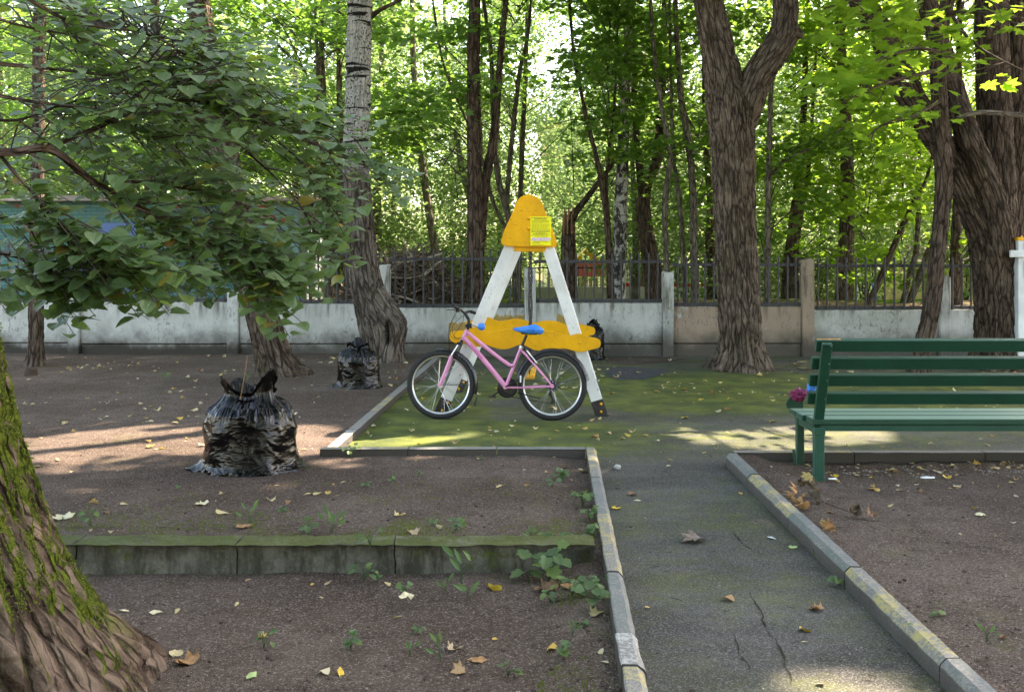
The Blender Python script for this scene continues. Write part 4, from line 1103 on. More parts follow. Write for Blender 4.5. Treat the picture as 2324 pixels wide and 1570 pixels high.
# ------------------------------------------------------------------ bench
BX, BY, BZ = 2.17, 6.70, .03
BN = tag(empty('park_bench', (BX, BY, BZ)), 'green painted slatted park bench seen from behind', 'bench')
def bo(b, name, mat, parent=BN): return b.obj(name, mat, parent)
EX = 2.15     # the bench runs on past the picture
def slat(x0, x1, yc, zc, th, h, rot, name, mat=M['green']):
    b = MB().box(x0, x1, -th/2, th/2, -h/2, h/2, .005)
    # uneven sawn edges
    R = Matrix.Rotation(rot, 3, 'X'); b.v = [tuple(R @ Vector(p)+Vector((0, yc, zc))) for p in b.v]
    return bo(b, name, mat)
tilt = math.atan2(.20, .55)
def back_at(z):   # y of the backrest front line at height z above the soil
    return -.0-(z-.40)*.33
for i, (v0, v1, u0) in enumerate(((770, 797, 1851), (810, 837, 1841), (849, 874, 1836), (890, 915, 1832))):
    Yb = 6.56+.045*i
    zc_ = HC-((v0+v1)/2-VH)/F*Yb-BZ; yb = back_at(zc_)+.055
    x0 = (u0-UC)/F*(BY+yb)-BX
    s_ = slat(x0+.0, EX+.1, yb, zc_, .046, .088, math.atan(.33), 'back_slat')
    if i == 0: MB().box(x0+.004, x0+.17, yb-.023, yb+.0, zc_+.036, zc_+.0455, .003).obj('bare_patch', M['bare_wood'], s_)
    for xx in (.03, EX-.05): MB().ball((xx, back_at(zc_)-.034, zc_), .008, 8, 5).obj('bolt', M['green'], s_)
for y0, y1, x0, m in ((-.03, .13, -.035, M['green']), (.145, .30, -.06, M['green_old']), (.315, .46, -.06, M['green'])):
    bo(MB().box(x0, EX+.12, y0, y1, .372, .412, .006), 'seat_slat', m)
bo(MB().box(.02, EX+.05, -.015, .03, .325, .370, .003), 'rail', M['green_old'])
for x in (-.02, EX-.07):
    bo(MB().box(x, x+.068, -.035, .03, -.12, .352, .006), 'leg', M['green_old'])
    bo(MB().box(x+.005, x+.06, .40, .455, -.10, .372, .006), 'leg', M['green'])
    bo(MB().box(x+.012, x+.056, .03, .40, .30, .371, .004), 'side_rail', M['green_old'])
    b = MB().beam((x+.034, back_at(.36)+.0, .35), (x+.034, back_at(.965), .965), .068, .040, up=(0, 1, 0), bev=.004); bo(b, 'back_post', M['green'])
    bo(MB().box(x-.004, x+.072, -.039, .034, .300, .352, .004), 'socket', M['green_old'])
bo(MB().beam((-.03, .36, -.03), (-.055, .365, .12), .03, .02), 'stake', M['green_old'])
bo(MB().prism([(-.10, .45), (-.055, .53), (-.02, .55), (.03, .545), (.03, .42), (-.09, .42)], .40, .425, .006), 'armrest', M['green'])
o = blob('film_bag', None, .075, .05, .052, M['pink_film'], .6, 5, 12); o.location = P(1814, 896, 7.02); tag(o, 'crumpled magenta plastic wrapper tucked at the end of the bench seat', 'plastic wrapper')
o.scale = (.8, .8, .85)
o = blob('cloth', None, .032, .03, .055, M['blue_film'], .3, 4, 15); o.location = P(1842, 880, 6.78); tag(o, 'scrap of bright blue plastic pushed between the bench slats', 'plastic scrap')

# ------------------------------------------------------------------ bin bags
def bin_bag(loc, w_, d_, h_, seed, label, peaks, twist=0.0, lean=0.0):
    na, nt_ = 300, 190
    a = np.linspace(0, 2*np.pi, na, endpoint=False); t = np.linspace(0, 1, nt_)
    A, T_ = np.meshgrid(a, t)
    # profile: radius against height
    pr_t = [0, .02, .06, .15, .30, .45, .60, .72, .80, .86, .90, .94, 1.0]
    pr_r = [.80, .95, .955, .92, .885, .88, .86, .80, .70, .57, .46, .42, .47]
    pz = [0, .004, .03, .11, .27, .43, .60, .71, .79, .85, .89, .94, 1.0]
    r = np.interp(T_, pr_t, pr_r); z = np.interp(T_, pr_t, pz)
    for q in range(2): 
        r[1:-1] = (r[:-2]+r[1:-1]*2+r[2:])/4
    ca, sa = np.cos(A), np.sin(A)
    # soft lumps, tight horizontal creases, pleats running into the neck
    U = np.stack([ca, sa, z*1.6], -1)
    lump = .13*fbm(U*1.5+seed, 2, seed)+.05*(1-np.abs(fbm(np.stack([ca*1.6, sa*1.6, z*3.2+ca*.8], -1)+seed*2, 2, seed+11)))**2
    U2 = np.stack([ca*1.3+.35*fbm(U*2, 2, seed+7), sa*1.3, z*5.0+1.3*fbm(U*1.2, 2, seed+2)], -1)
    cre = (1-np.abs(fbm(U2*1.7+seed, 4, seed+5)))**3
    U3 = np.stack([ca*4.2, sa*4.2, z*1.0+0*A], -1); pl = (1-np.abs(fbm(U3*1.4+seed, 3, seed+3)))**2.4
    wneck = sstep(T_, .55, .82); wlow = sstep(T_, .22, .04)
    U4 = np.stack([ca*3.2, sa*3.2, z*9-ca*1.5], -1); cre2 = (1-np.abs(fbm(U4*1.5+seed, 3, seed+8)))**3
    r = r*(1+lump*(1-.5*wneck)+.018*(cre-.4)*(1-.8*wneck)+.17*(pl-.4)*wneck+.05*(cre2-.4)*wlow)
    # square-ish shoulders; corners pulled out along the ground
    foot = np.exp(-(z/.08)**2)
    r = r*(1+foot*(.34*np.maximum(0, -ca)**14+.22*np.maximum(0, ca)**14))
    x = r*ca*w_/2; y = r*sa*d_/2; zz = z*h_
    # ragged mouth: peaks
    top = sstep(T_, .84, 1.0); lift = 0*A
    for pa, ph, pwid in peaks: lift = lift+ph*np.exp(-(((A-pa+np.pi) % (2*np.pi)-np.pi)/pwid)**2)
    zz = zz+top*h_*(lift-.06+.04*vnoise(np.stack([ca*5, sa*5, 0*A+seed], -1)))
    rr = 1+top*.35*np.clip(lift*4, 0, 1.2); x = x*rr; y = y*rr
    th = twist*T_; x, y = x*np.cos(th)-y*np.sin(th), x*np.sin(th)+y*np.cos(th)
    x = x+lean*zz
    zz = zz+.006*vnoise(np.stack([ca*9, sa*9, z*30], -1))*(z > .01)
    V = np.stack([x, y, np.maximum(zz, 0)], -1).reshape(-1, 3)
    i = np.arange(nt_-1)[:, None]; j = np.arange(na)[None]
    Fq = np.stack([i*na+j, i*na+(j+1) % na, (i+1)*na+(j+1) % na, (i+1)*na+j], -1).reshape(-1, 4)
    # inside of the mouth, falling back to the fill
    rim = V[(nt_-1)*na:]; cen = np.array([lean*h_*.8, 0, h_*.80]); extra = [rim]
    for f_, dz_ in ((.92, -.03), (.8, -.10), (.55, -.15), (.2, -.16)):
        q = cen+(rim-cen)*f_; q[:, 2] = np.minimum(q[:, 2], rim[:, 2])+dz_*h_*.6; extra.append(q)
    ev = np.vstack(extra[1:]); b0 = len(V); V = np.vstack([V, ev])
    ids = [np.arange((nt_-1)*na, nt_*na)]+[b0+np.arange(na)+k_*na for k_ in range(4)]
    Fx = [np.stack([ids[k_], np.roll(ids[k_], -1), np.roll(ids[k_+1], -1), ids[k_+1]], -1) for k_ in range(4)]
    o = link('bin_bag', np_mesh('bin_bag', V, [np.vstack([Fq]+Fx), np.array([list(range(na))[::-1]])], True), M['bag'])
    o.location = [float(c) for c in loc]; tag(o, label, 'bin bag', 'black bin bags')
    return o
c = G(552, 1075, .045); gzv = float(gz(np.array([c[0]]), np.array([c[1]]), False)[0])
bag1 = bin_bag((c[0]+.01, c[1]+.16, gzv-.008), .72, .62, .60, 4, 'big full black bin bag standing open on the soil by the kerb corner', [(5.5, .32, .42), (.9, .12, .3), (3.8, .22, .5), (2.2, .14, .5)], .1, .0)
c = G(812, 880, .045)
bag2 = bin_bag((c[0], c[1]+.1, .037), .54, .50, .53, 17, 'smaller black bin bag slumped in front of the pale poplar trunk', [(3.9, .10, .5), (1.5, .14, .6), (5.4, .05, .4)], .2, -.02)
c = G(1344, 816)
bag3 = bin_bag((c[0], c[1]+.1, -.004), .40, .40, .58, 29, 'black bin bag standing behind the yellow boards of the swing', [(4.2, .12, .5), (1.2, .12, .5)], .1, .05)
o = MB().tube(crom(np.array([P(545, 905, 6.68), P(550, 880, 6.69), P(556, 845, 6.70), P(561, 806, 6.72)]), 6), [.004]*18+[.002], 5).obj('dead_weed', M['dry_brown']); tag(o, 'thin dry reddish weed stalk sticking up out of the open bin bag', 'dead weed')
b = MB()
for i in range(0):
    q = P(535+random.uniform(-14, 26), 905+random.uniform(-10, 6), 6.72+random.uniform(-.08, .08)); b.box(q[0]-.02, q[0]+.02, q[1]-.02, q[1]+.02, q[2]-.003, q[2]+.003)

# ------------------------------------------------------------------ white play post at the right edge
PP = tag(empty('play_post', G(2312, 842)), 'white wooden play frame post with crossbar, red ornament and yellow cap', 'play frame')
k3 = 13.1/F
def pb(u0, u1, v0, v1, y0, y1): 
    l = Vector(PP.location); return MB().box((u0-UC)*k3-l.x, (u1-UC)*k3-l.x, y0, y1, HC-(v1-VH)*k3-l.z, HC-(v0-VH)*k3-l.z, .004)
pb(2304, 2326, 545, 842, -.06, .07).obj('post', M['white_post'], PP)
pb(2301, 2329, 539, 546, -.08, .09).obj('cap', M['yellow'], PP)
MB().ball(((2316-UC)*k3-PP.location.x, 0, HC-(538-VH)*k3-PP.location.z), .018, 10, 6).obj('bolt', M['yellow'], PP)
pb(2283, 2420, 568, 584, -.10, -.062).obj('crossbar', M['white_post'], PP)
for v0, v1 in ((552, 566), (590, 628)):
    o = pb(2317, 2330, v0, v1, -.085, -.061).obj('ornament', M['red'], PP)
    for i in range(3):
        v = v0+(i+.3)*(v1-v0)/3
        MB().ball(((2320-UC)*k3-PP.location.x, -.088, HC-(v-VH)*k3-PP.location.z), .009, 8, 5).obj('bolt', M['yellow'], o)
pb(2320, 2400, 716, 760, -.03, .03).obj('panel', M['blue_paint'], PP)
pb(2318, 2402, 711, 716, -.04, .04).obj('panel_rail', M['yellow'], PP)
pb(2400, 2424, 545, 842, -.06, .07).obj('post', M['white_post'], PP)
# ------------------------------------------------------------------ beyond the wall: buildings and yard
TB = tag(empty('brick_building', (-7.2, 21, .65)), 'turquoise painted brick outbuilding with flaking red patches behind the railing', 'building')
cx0 = ux(690, 20.0)
def tb(b, name, mat, parent=TB):
    o = b.obj(name, mat, parent); o.matrix_parent_inverse = Matrix.Translation(-Vector(TB.location)) if parent is TB else Matrix.Identity(4); return o
wl = tb(MB().box(-15, cx0-1.0, 20.02, 24, .3, 2.75), 'wall', M['brick_wall'])
bkw = tb(MB().box(cx0-1.0, cx0-.012, 20.02, 24, .3, 2.75), 'corner_wall', M['mortar'])
tb(MB().box(-15.3, cx0+.35, 19.7, 24.3, 2.75, 2.87, .01), 'roof', M['roof_metal'])
tb(MB().box(-9.2, -8.0, 19.99, 20.02, .6, 2.3), 'door', M['blue_paint'])
bs_ = MB().box(0, .245, 0, .03, 0, .062, .003).mesh('brick'); bs_.materials.append(M['brick'])
bh_ = MB().box(0, .118, 0, .03, 0, .062, .003).mesh('brick'); bh_.materials.append(M['brick'])
for j in range(30):
    z = .45+j*.0752; x = cx0-1.0+(0 if j % 2 else -.128); i = 0
    while x < cx0-.02:
        if x < cx0-1.0: x = cx0-1.0; me_, L_ = bh_, .118
        elif x+.245 > cx0: me_, L_ = bh_, .118
        else: me_, L_ = bs_, .245
        if x+L_ > cx0+.004: break
        o = bpy.data.objects.new('brick', me_); COL.objects.link(o); o.parent = bkw
        o.location = (x, 20.0+random.uniform(-.003, .003), z); x += L_+.011

YS = tag(empty('yellow_shed', (ux(2120, 26), 26, .25)), 'low yellow plastered shed with a pale sheet metal roof behind the railing', 'shed')
def ysd(b, name, mat): o = b.obj(name, mat, YS); o.matrix_parent_inverse = Matrix.Translation(-Vector(YS.location)); return o
xa, xb = ux(2010, 26), ux(2260, 26)
b = MB()
for i in range(7): b.box(xa, xb, 26.0+.004*(i % 2), 29, -.6+i*.28, -.6+(i+1)*.28-.012)
ysd(MB().box(xa+.01, xb-.01, 26.03, 29, -.6, vz(606, 26)), 'wall', M['yellow_wall'])
for i in range(6):
    for j in range(6):
        w_ = (xb-xa)/6; x = xa+j*w_+(.5*w_ if i % 2 else 0); ysd(MB().box(x, min(x+w_-.012, xb), 26.0, 26.04, -.45+i*.29, -.45+(i+1)*.29-.012, .003), 'block', M['yellow_wall'])
z1, z2 = vz(600, 26), vz(556, 27.2)
ysd(MB().add([(xa-.4, 25.7, z1), (xb+.4, 25.7, z1), (xb+.4, 28.4, z2), (xa-.1, 28.4, z2), (xa-.4, 25.7, z1-.06), (xb+.4, 25.7, z1-.06), (xb+.4, 28.4, z2-.06), (xa-.1, 28.4, z2-.06)], [(0, 1, 2, 3), (7, 6, 5, 4), (0, 4, 5, 1), (1, 5, 6, 2), (2, 6, 7, 3), (3, 7, 4, 0)]), 'roof', M['roof_metal'])
for i in range(14):
    t_ = i/13; ysd(MB().beam((xa-.3+t_*(xb-xa+.6), 25.69, z1+.012), (xa-.05+t_*(xb-xa+.4), 28.38, z2+.012), .03, .02), 'roof_seam', M['roof_metal'])
ysd(MB().box(xa-.75, xa-.02, 26.2, 28, -.6, vz(598, 26)), 'side_wall', M['white_wall'])
ysd(MB().box(xa-.62, xa-.15, 26.17, 26.2, vz(690, 26), vz(628, 26)), 'door', M['blue_paint'])

RW = tag(empty('rear_wall', (2, 28, .2)), 'low beige wall with a thin black railing far behind the boundary wall', 'wall')
def rw(b, name, mat): o = b.obj(name, mat, RW); o.matrix_parent_inverse = Matrix.Translation(-Vector(RW.location)); return o
zt = vz(651, 28)
for i in range(9):
    x0 = -7+i*2.5; rw(MB().box(x0, x0+2.44, 28, 28.14, -.2, zt, .01), 'panel', M['pale_wall'])
    rw(MB().box(x0-.12, x0+.06, 27.96, 28.18, -.2, zt+.35, .01), 'post', M['pale_wall'])
    rw(MB().box(x0, x0+2.5, 28.05, 28.08, vz(608, 28)-.02, vz(608, 28)+.02), 'rail', M['black_iron'])
b = MB()
for i in range(170): b.box(-7+i*.132, -7+i*.132+.016, 28.05, 28.066, zt, vz(602, 28))
o = rw(b, 'bars', M['black_iron']); tag(o, None, None, None, 'stuff')

# playground things behind the rear wall
PH = tag(empty('playhouse', (ux(1330, 32), 32, -.6)), 'small wooden playhouse with yellow roof and faded red awning in the far yard', 'playhouse')
def ph(b, name, mat): o = b.obj(name, mat, PH); o.matrix_parent_inverse = Matrix.Translation(-Vector(PH.location)); return o
xc = ux(1330, 32); zr = vz(612, 32)
ph(MB().prism([(xc-.75, zr), (xc, zr+.72), (xc+.75, zr), (xc+.68, zr-.08), (xc, zr+.55), (xc-.68, zr-.08)], 31.6, 32.8, .01), 'roof', M['yellow'])
ph(MB().prism([(xc-.62, zr-.02), (xc-.40, zr+.24), (xc+.40, zr+.24), (xc+.62, zr-.02), (xc+.58, zr-.22), (xc-.58, zr-.22)], 31.5, 31.56, .01), 'awning', M['pinkred'])
for i in range(6): ph(MB().box(xc-.5+i*.19, xc-.5+i*.19+.11, 31.6, 31.65, -.7, vz(631, 32)+.0, .01), 'slat', M['timber_pale'])
WB = tag(empty('board_fence', (ux(1480, 34), 34, -.8)), 'bright white board fence with a red base strip in the far yard', 'fence')
def wb_(b, name, mat): o = b.obj(name, mat, WB); o.matrix_parent_inverse = Matrix.Translation(-Vector(WB.location)); return o
for i in range(7):
    x0 = ux(1395, 34)+i*.62; wb_(MB().box(x0, x0+.6, 34, 34.06, vz(642, 34), vz(606, 34)+random.uniform(-.05, .05), .01), 'board', M['white_wall'])
    wb_(MB().box(x0, x0+.6, 33.97, 34.04, -.9, vz(642, 34)-.004, .01), 'base_board', M['red'])
PT = tag(empty('play_tower', (ux(994, 24), 24, .3)), 'small red and yellow play pillar behind the brushwood heap', 'play pillar')
l = PT.location
MB().box(-.13, .13, -.1, .1, -.1, vz(622, 24)-l.z, .03).obj('pillar', M['red'], PT)
MB().prism([(-.19, vz(622, 24)-l.z), (-.15, vz(612, 24)-l.z), (-.05, vz(604, 24)-l.z), (.05, vz(604, 24)-l.z), (.15, vz(612, 24)-l.z), (.19, vz(622, 24)-l.z)], -.13, .13, .01).obj('top', M['yellow'], PT)
# far apartment block
AB = tag(empty('apartment_block', (ux(1330, 80), 84, -.8)), 'pale yellow apartment block with a light roof edge glimpsed between the crowns', 'building')
def abp(b, name, mat, par=None): o = b.obj(name, mat, par or AB); o.matrix_parent_inverse = Matrix.Translation(-Vector(AB.location)) if par is None else Matrix.Identity(4); return o
xa, xb = ux(1240, 80), ux(1560, 80); zt = vz(283, 80)
wl = abp(MB().box(xa, xb, 80, 92, -1, zt), 'wall', M['yellow_wall'])
abp(MB().box(xa-.5, xb+.5, 79.4, 92.5, zt, vz(270, 80), .02), 'cornice', M['white_wall'])
abp(MB().box(xa-.1, xb+.1, 79.8, 92, vz(270, 80), vz(266, 80)), 'roof', M['roof_metal'])
for i in range(6):
    for j in range(4):
        x = xa+1.0+i*1.95; z = zt-2.2-j*2.9
        wnd = abp(MB().box(x, x+1.2, 79.92, 80.05, z, z+1.5, .02), 'window', M['white_wall'])
        MB().box(x+.08, x+1.12, 79.90, 79.925, z+.08, z+1.42).obj('pane', M['window_glass'], wnd)

# brushwood heap
BH = tag(empty('brushwood_heap', (ux(930, 17), 17, .6)), 'heap of cut dry branches and sticks piled behind the railing', 'brushwood')
r_ = np.random.default_rng(5)
def sticks(n_, mat, rmin, rmax, lmin, lmax, name):
    paths = []
    for i in range(n_):
        x = r_.normal(0, .62); hmax = .95*math.exp(-(x/.75)**2)+.06
        c = np.array([ux(930, 17)+x, 17+r_.normal(0, .32), .62+r_.uniform(0, hmax)])
        d = np.array([r_.normal(0, 1), r_.normal(0, .6), r_.normal(0, .45)]); d /= np.linalg.norm(d); L = r_.uniform(lmin, lmax)
        bend = r_.normal(0, .08, 3); ra = r_.uniform(rmin, rmax)
        pts_ = np.array([np.r_[c+d*(s_*L)+bend*(1-4*s_*s_), ra*(1-.5*(s_+.5))] for s_ in (-.5, -.2, .15, .5)]); paths.append(pts_)
    V, Fs = multi_tubes(paths, 4)
    o = link(name, np_mesh(name, V-np.array(BH.location), Fs), mat, BH); tag(o, None, None, None, 'stuff')
sticks(1500, M['brush'], .003, .012, .4, 1.3, 'sticks'); sticks(110, M['brush_pale'], .008, .024, .4, 1.1, 'cut_branches')

# ------------------------------------------------------------------ trunks beyond the wall
BT = []   # (key, root, base xyz, top path)
def back_tree(key, name, label, Y, paths, mat, group='trees beyond the wall', ns=14, amp=.012):
    u0, v0, w0 = paths[0][0]
    zb = float(gz(np.array([0.]), np.array([Y]), False)[0])
    base = np.array([ux(u0, Y), Y, zb])
    t_ = new_tree(key, name, label, base, group)
    for i, pth_ in enumerate(paths):
        p_ = px_path(pth_, Y+(.12*i))
        if i == 0: p_ = np.vstack([np.r_[base[:2], zb-.2, p_[0, 3]*1.2], p_])
        # run on above the picture
        d_ = p_[-1, :3]-p_[-2, :3]; d_ /= np.linalg.norm(d_)+1e-9; d_ = d_*.5+np.array([0, 0, .8])
        p_ = np.vstack([p_, np.r_[p_[-1, :3]+d_*1.8, p_[-1, 3]*.7], np.r_[p_[-1, :3]+d_*4.2, p_[-1, 3]*.35]])
        add_limb('trunk' if i == 0 else 'stem', mat, t_, p_, ns, .09, amp if ns > 10 else amp*.4, 22, None, .3, hash(key) % 50 if False else len(BT)+i)
    BT.append((key, t_, base))
    return t_
back_tree('b1', 'maple_tree', 'dark trunk with a second stem rising right behind the railing beside the swing top', 17.0, [[(1076, 690, 48), (1078, 640, 44), (1079, 560, 40), (1078, 450, 36), (1076, 300, 33), (1075, 150, 30), (1078, -30, 26)], [(1088, 590, 20), (1094, 500, 22), (1104, 400, 22), (1122, 300, 18), (1132, 180, 16), (1142, 60, 14), (1150, -30, 12)]], M['bark_dark'], ns=30, amp=.018)
back_tree('b2', 'maple_tree', 'cluster of thin bare maple stems fanning upward beside the swing top', 18.2, [[(1172, 690, 18), (1166, 560, 16), (1148, 470, 15), (1130, 400, 14), (1120, 280, 12), (1114, 120, 10), (1096, -20, 8)], [(1150, 480, 12), (1154, 400, 12), (1166, 280, 11), (1180, 160, 10), (1200, 60, 8)], [(1160, 540, 8), (1120, 460, 9), (1090, 350, 8), (1040, 230, 7), (1000, 120, 6)]], M['bark_young'])
back_tree('b3', 'poplar_tree', 'pale slender trunk leaning left beyond the brushwood heap', 24, [[(1004, 690, 22), (992, 600, 20), (975, 490, 18), (962, 400, 17), (950, 300, 15), (940, 180, 14), (936, 40, 12)]], M['bark_pale'])
back_tree('b4', 'poplar_tree', 'pale thin trunk leaning left behind the dark double trunk', 27, [[(1092, 690, 16), (1076, 500, 15), (1050, 390, 14), (1034, 300, 12), (1022, 200, 10), (1010, 60, 8)]], M['bark_pale'])
back_tree('b5', 'young_maple_tree', 'thin straight grey sapling rising behind the top of the swing', 22, [[(1176, 690, 14), (1180, 480, 13), (1184, 360, 12), (1190, 220, 11), (1196, 60, 9)]], M['bark_young'])
t = back_tree('b6', 'broken_tree', 'snapped trunk with orange splintered wood and one surviving limb behind the swing', 19, [[(1292, 690, 40), (1290, 610, 36), (1290, 540, 33), (1291, 505, 30)]], M['bark_brown'], ns=20)
for o in [c for c in t.children]: bpy.data.objects.remove(o)
p = px_path([(1292, 705, 46), (1292, 690, 40), (1290, 610, 36), (1290, 540, 33), (1290, 505, 28)], 19); add_limb('trunk', M['bark_brown'], t, p, 24, .06, .016, 20, seed=6)
p = px_path([(1288, 545, 20), (1293, 510, 22), (1304, 486, 18), (1322, 462, 15), (1345, 432, 13), (1370, 400, 11), (1400, 360, 9)], 18.95); add_limb('limb', M['bark_dark'], t, p, 14, .06, .008, 20, seed=8)
b = MB()
for i in range(9):
    a_ = P(1278+i*3.2, 530, 18.85+.05*(i % 3)); c_ = P(1279+i*3.0, 488-((i*37) % 22), 18.85+.05*(i % 3)); l = np.array(t.location); b.beam(tuple(a_-l), tuple(c_-l), .05, .03, bev=0)
tag(b.obj('splinters', M['wood_broken'], t), None, None, None, 'stuff')
back_tree('b7', 'birch_tree', 'birch trunk with black and white patched bark behind the railing', 18.5, [[(1402, 690, 36), (1405, 600, 33), (1410, 450, 30), (1416, 300, 26), (1423, 170, 22), (1428, 0, 18)]], M['bark_birch'], ns=26, amp=.02)
back_tree('b8', 'young_maple_tree', 'pair of thin dark saplings bending left just beside the birch', 18.0, [[(1384, 690, 13), (1381, 600, 12), (1376, 500, 12), (1364, 410, 12), (1352, 350, 11), (1336, 290, 10), (1322, 225, 9), (1300, 100, 8)], [(1392, 690, 10), (1387, 600, 10), (1380, 490, 10), (1376, 420, 9), (1384, 330, 8), (1394, 240, 6)]], M['bark_dark'])
back_tree('b9', 'willow_tree', 'thick reddish brown trunk forking into two limbs right of the birch', 20, [[(1490, 690, 52), (1482, 620, 44), (1468, 540, 36), (1460, 470, 32), (1468, 420, 26), (1488, 370, 22), (1500, 260, 18), (1506, 120, 14)], [(1462, 480, 22), (1456, 420, 20), (1448, 340, 16), (1440, 220, 12)]], M['bark_dark'], ns=24, amp=.018)
back_tree('b10', 'young_maple_tree', 'straight thin maple stem just right of the big forked trunk', 16.6, [[(1741, 694, 17), (1742, 600, 15), (1743, 463, 14), (1747, 300, 13), (1751, 176, 12), (1760, 20, 10)], [(1745, 400, 6), (1790, 360, 7), (1850, 330, 6), (1930, 280, 5), (1990, 240, 3)]], M['bark_young'])
back_tree('b11', 'young_maple_tree', 'wavy thin maple stem rising behind the wall post left of the forked trunk', 16.8, [[(1518, 690, 15), (1514, 640, 14), (1509, 487, 14), (1512, 430, 14), (1521, 357, 13), (1512, 292, 12), (1499, 227, 11), (1480, 60, 9)]], M['bark_young'])
back_tree('b12', 'young_maple_tree', 'straight grey maple stem close to the left side of the forked trunk', 17.2, [[(1580, 690, 20), (1577, 640, 19), (1574, 487, 18), (1569, 383, 17), (1556, 279, 16), (1546, 227, 15), (1535, 60, 12)], [(1556, 690, 12), (1550, 580, 11), (1543, 461, 11), (1530, 370, 10), (1524, 240, 8)]], M['bark_young'])
back_tree('b13', 'maple_tree', 'mid-sized grey trunk standing behind the railing right of the beige post', 19.5, [[(1916, 694, 42), (1919, 600, 36), (1923, 463, 33), (1921, 300, 26), (1912, 150, 22), (1905, 20, 18)]], M['bark_grey'], ns=22)
back_tree('b14', 'young_maple_tree', 'thin dark sapling leaning right across the yellow shed', 18.0, [[(1968, 694, 15), (1990, 650, 14), (2016, 588, 13), (2050, 510, 12), (2075, 455, 10), (2110, 380, 7)]], M['bark_dark'])
back_tree('b15', 'young_maple_tree', 'pair of thin grey stems leaning before the yellow shed', 18.6, [[(2048, 694, 14), (2066, 620, 13), (2081, 555, 12), (2085, 416, 10), (2086, 300, 8)], [(2062, 690, 18), (2090, 620, 17), (2112, 560, 16), (2135, 480, 12)]], M['bark_young'])
back_tree('b16', 'maple_tree', 'short dark trunk seen between the curved trunk and the massive multistem tree', 17.6, [[(2166, 694, 30), (2168, 620, 26), (2170, 540, 24), (2174, 440, 20), (2176, 300, 16)]], M['bark_dark'], ns=18)
back_tree('b17', 'willow_tree', 'rough leaning trunk behind the railing left of the pale poplar', 20.5, [[(766, 690, 30), (760, 640, 26), (748, 560, 22), (740, 460, 20), (735, 300, 17), (730, 100, 14)], [(790, 690, 22), (786, 600, 22), (778, 480, 20), (772, 300, 16)]], M['bark_grey'], ns=18)
back_tree('b18', 'maple_tree', 'grey trunk half hidden behind the left edge of the forked trunk', 22, [[(1612, 690, 24), (1612, 560, 22), (1614, 450, 20), (1606, 380, 16), (1600, 250, 13)]], M['bark_grey'])
back_tree('b19', 'young_maple_tree', 'thin dark stem rising from the turquoise building corner', 18.5, [[(704, 690, 9), (708, 600, 9), (714, 480, 9), (722, 330, 8), (720, 150, 8), (716, 0, 7)], [(716, 380, 5), (690, 330, 5), (610, 200, 4)]], M['bark_young'])
back_tree('b20', 'maple_tree', 'brown trunk behind the thin maple stem right of the forked trunk', 21, [[(1788, 694, 34), (1792, 600, 30), (1800, 520, 24), (1810, 430, 20), (1822, 300, 16)], [(1812, 690, 12), (1806, 600, 14), (1818, 480, 12), (1835, 380, 10)]], M['bark_dark'], ns=18)
back_tree('b21', 'maple_tree', 'dark trunk deep behind the linden leaves on the left', 22, [[(330, 690, 34), (335, 560, 30), (345, 380, 28), (350, 150, 24)]], M['bark_grey'], ns=14)
# unseen tall trees added right of the picture to shade the play area
for i, (x, y, r0) in enumerate(((11.5, 9.5, .30), (15.5, 16, .34), (20, 11, .3), (13.5, 23, .32))):
    t_ = new_tree('shade%d' % i, 'shade_tree', ['unseen tall tree added for shade beyond the end of the bench', 'unseen tall tree added for shade past the multistem tree', 'unseen tall tree added for shade farthest out past the bench', 'unseen tall tree added for shade behind the yellow shed'][i], (x, y, .0), 'unseen trees added to shade the play area')
    add_limb('trunk', M['bark_grey'], t_, np.array([[x, y, -.2, r0], [x, y, 3, r0*.85], [x-.1, y, 8, r0*.6], [x, y, 14, r0*.25]]), 20, .12, .015, 18, (0, .6, .3, 5), .28, 60+i)
# ------------------------------------------------------------------ leaves
def tmpl_heart():
    h = [(0, 0), (.20, -.10), (.42, -.02), (.53, .22), (.48, .50), (.30, .78), (.10, .98), (0, 1.08)]
    mid = [(0, .36), (0, .72)]
    R = h[:-1]+[h[-1]]; 
    V = [(x, y) for x, y in R]+mid+[(-x, y) for x, y in R[1:-1]]
    n_ = len(R); a = list(range(n_))+[n_+1, n_]; b_ = [0, n_, n_+1, n_-1]+[n_+2+(len(R)-3-i) for i in range(len(R)-2)]
    V = np.array([(x, y, .16*abs(x)-.20*(y-.3)**2+.05*abs(x)*math.sin(7*y)) for x, y in V])
    return V, [np.array([a]), np.array([b_])]
def tmpl_maple():
    h = [(0, 0), (.16, -.06), (.34, -.02), (.28, .12), (.50, .20), (.62, .34), (.44, .40), (.46, .62), (.52, .78), (.34, .72), (.20, .66), (.14, .86), (0, 1.05)]
    V = h+[(-x, y) for x, y in h[1:-1]]; n_ = len(h)
    a = list(range(n_)); b_ = [0]+[n_-1]+[n_+(n_-3-i) for i in range(n_-2)]
    V = np.array([(x, y, .14*abs(x)-.15*(y-.3)**2) for x, y in V])
    return V, [np.array([a]), np.array([b_])]
def tmpl_oval():
    V = np.array([(0, 0, 0), (.26, .28, .05), (.24, .66, .04), (0, 1, -.10), (-.24, .66, .04), (-.26, .28, .05), (0, .5, 0)])
    return V, [np.array([[0, 1, 2, 3, 6], [0, 6, 3, 4, 5]])]
def tmpl_quad():
    V = np.array([(0, 0, 0), (.40, .45, .07), (0, 1, -.08), (-.40, .45, .07)]); return V, [np.array([[0, 1, 2], [0, 2, 3]])]
HEART, MAPLE, OVAL, QUAD = tmpl_heart(), tmpl_maple(), tmpl_oval(), tmpl_quad()
def unit(a): return a/(np.linalg.norm(a, axis=-1, keepdims=True)+1e-12)
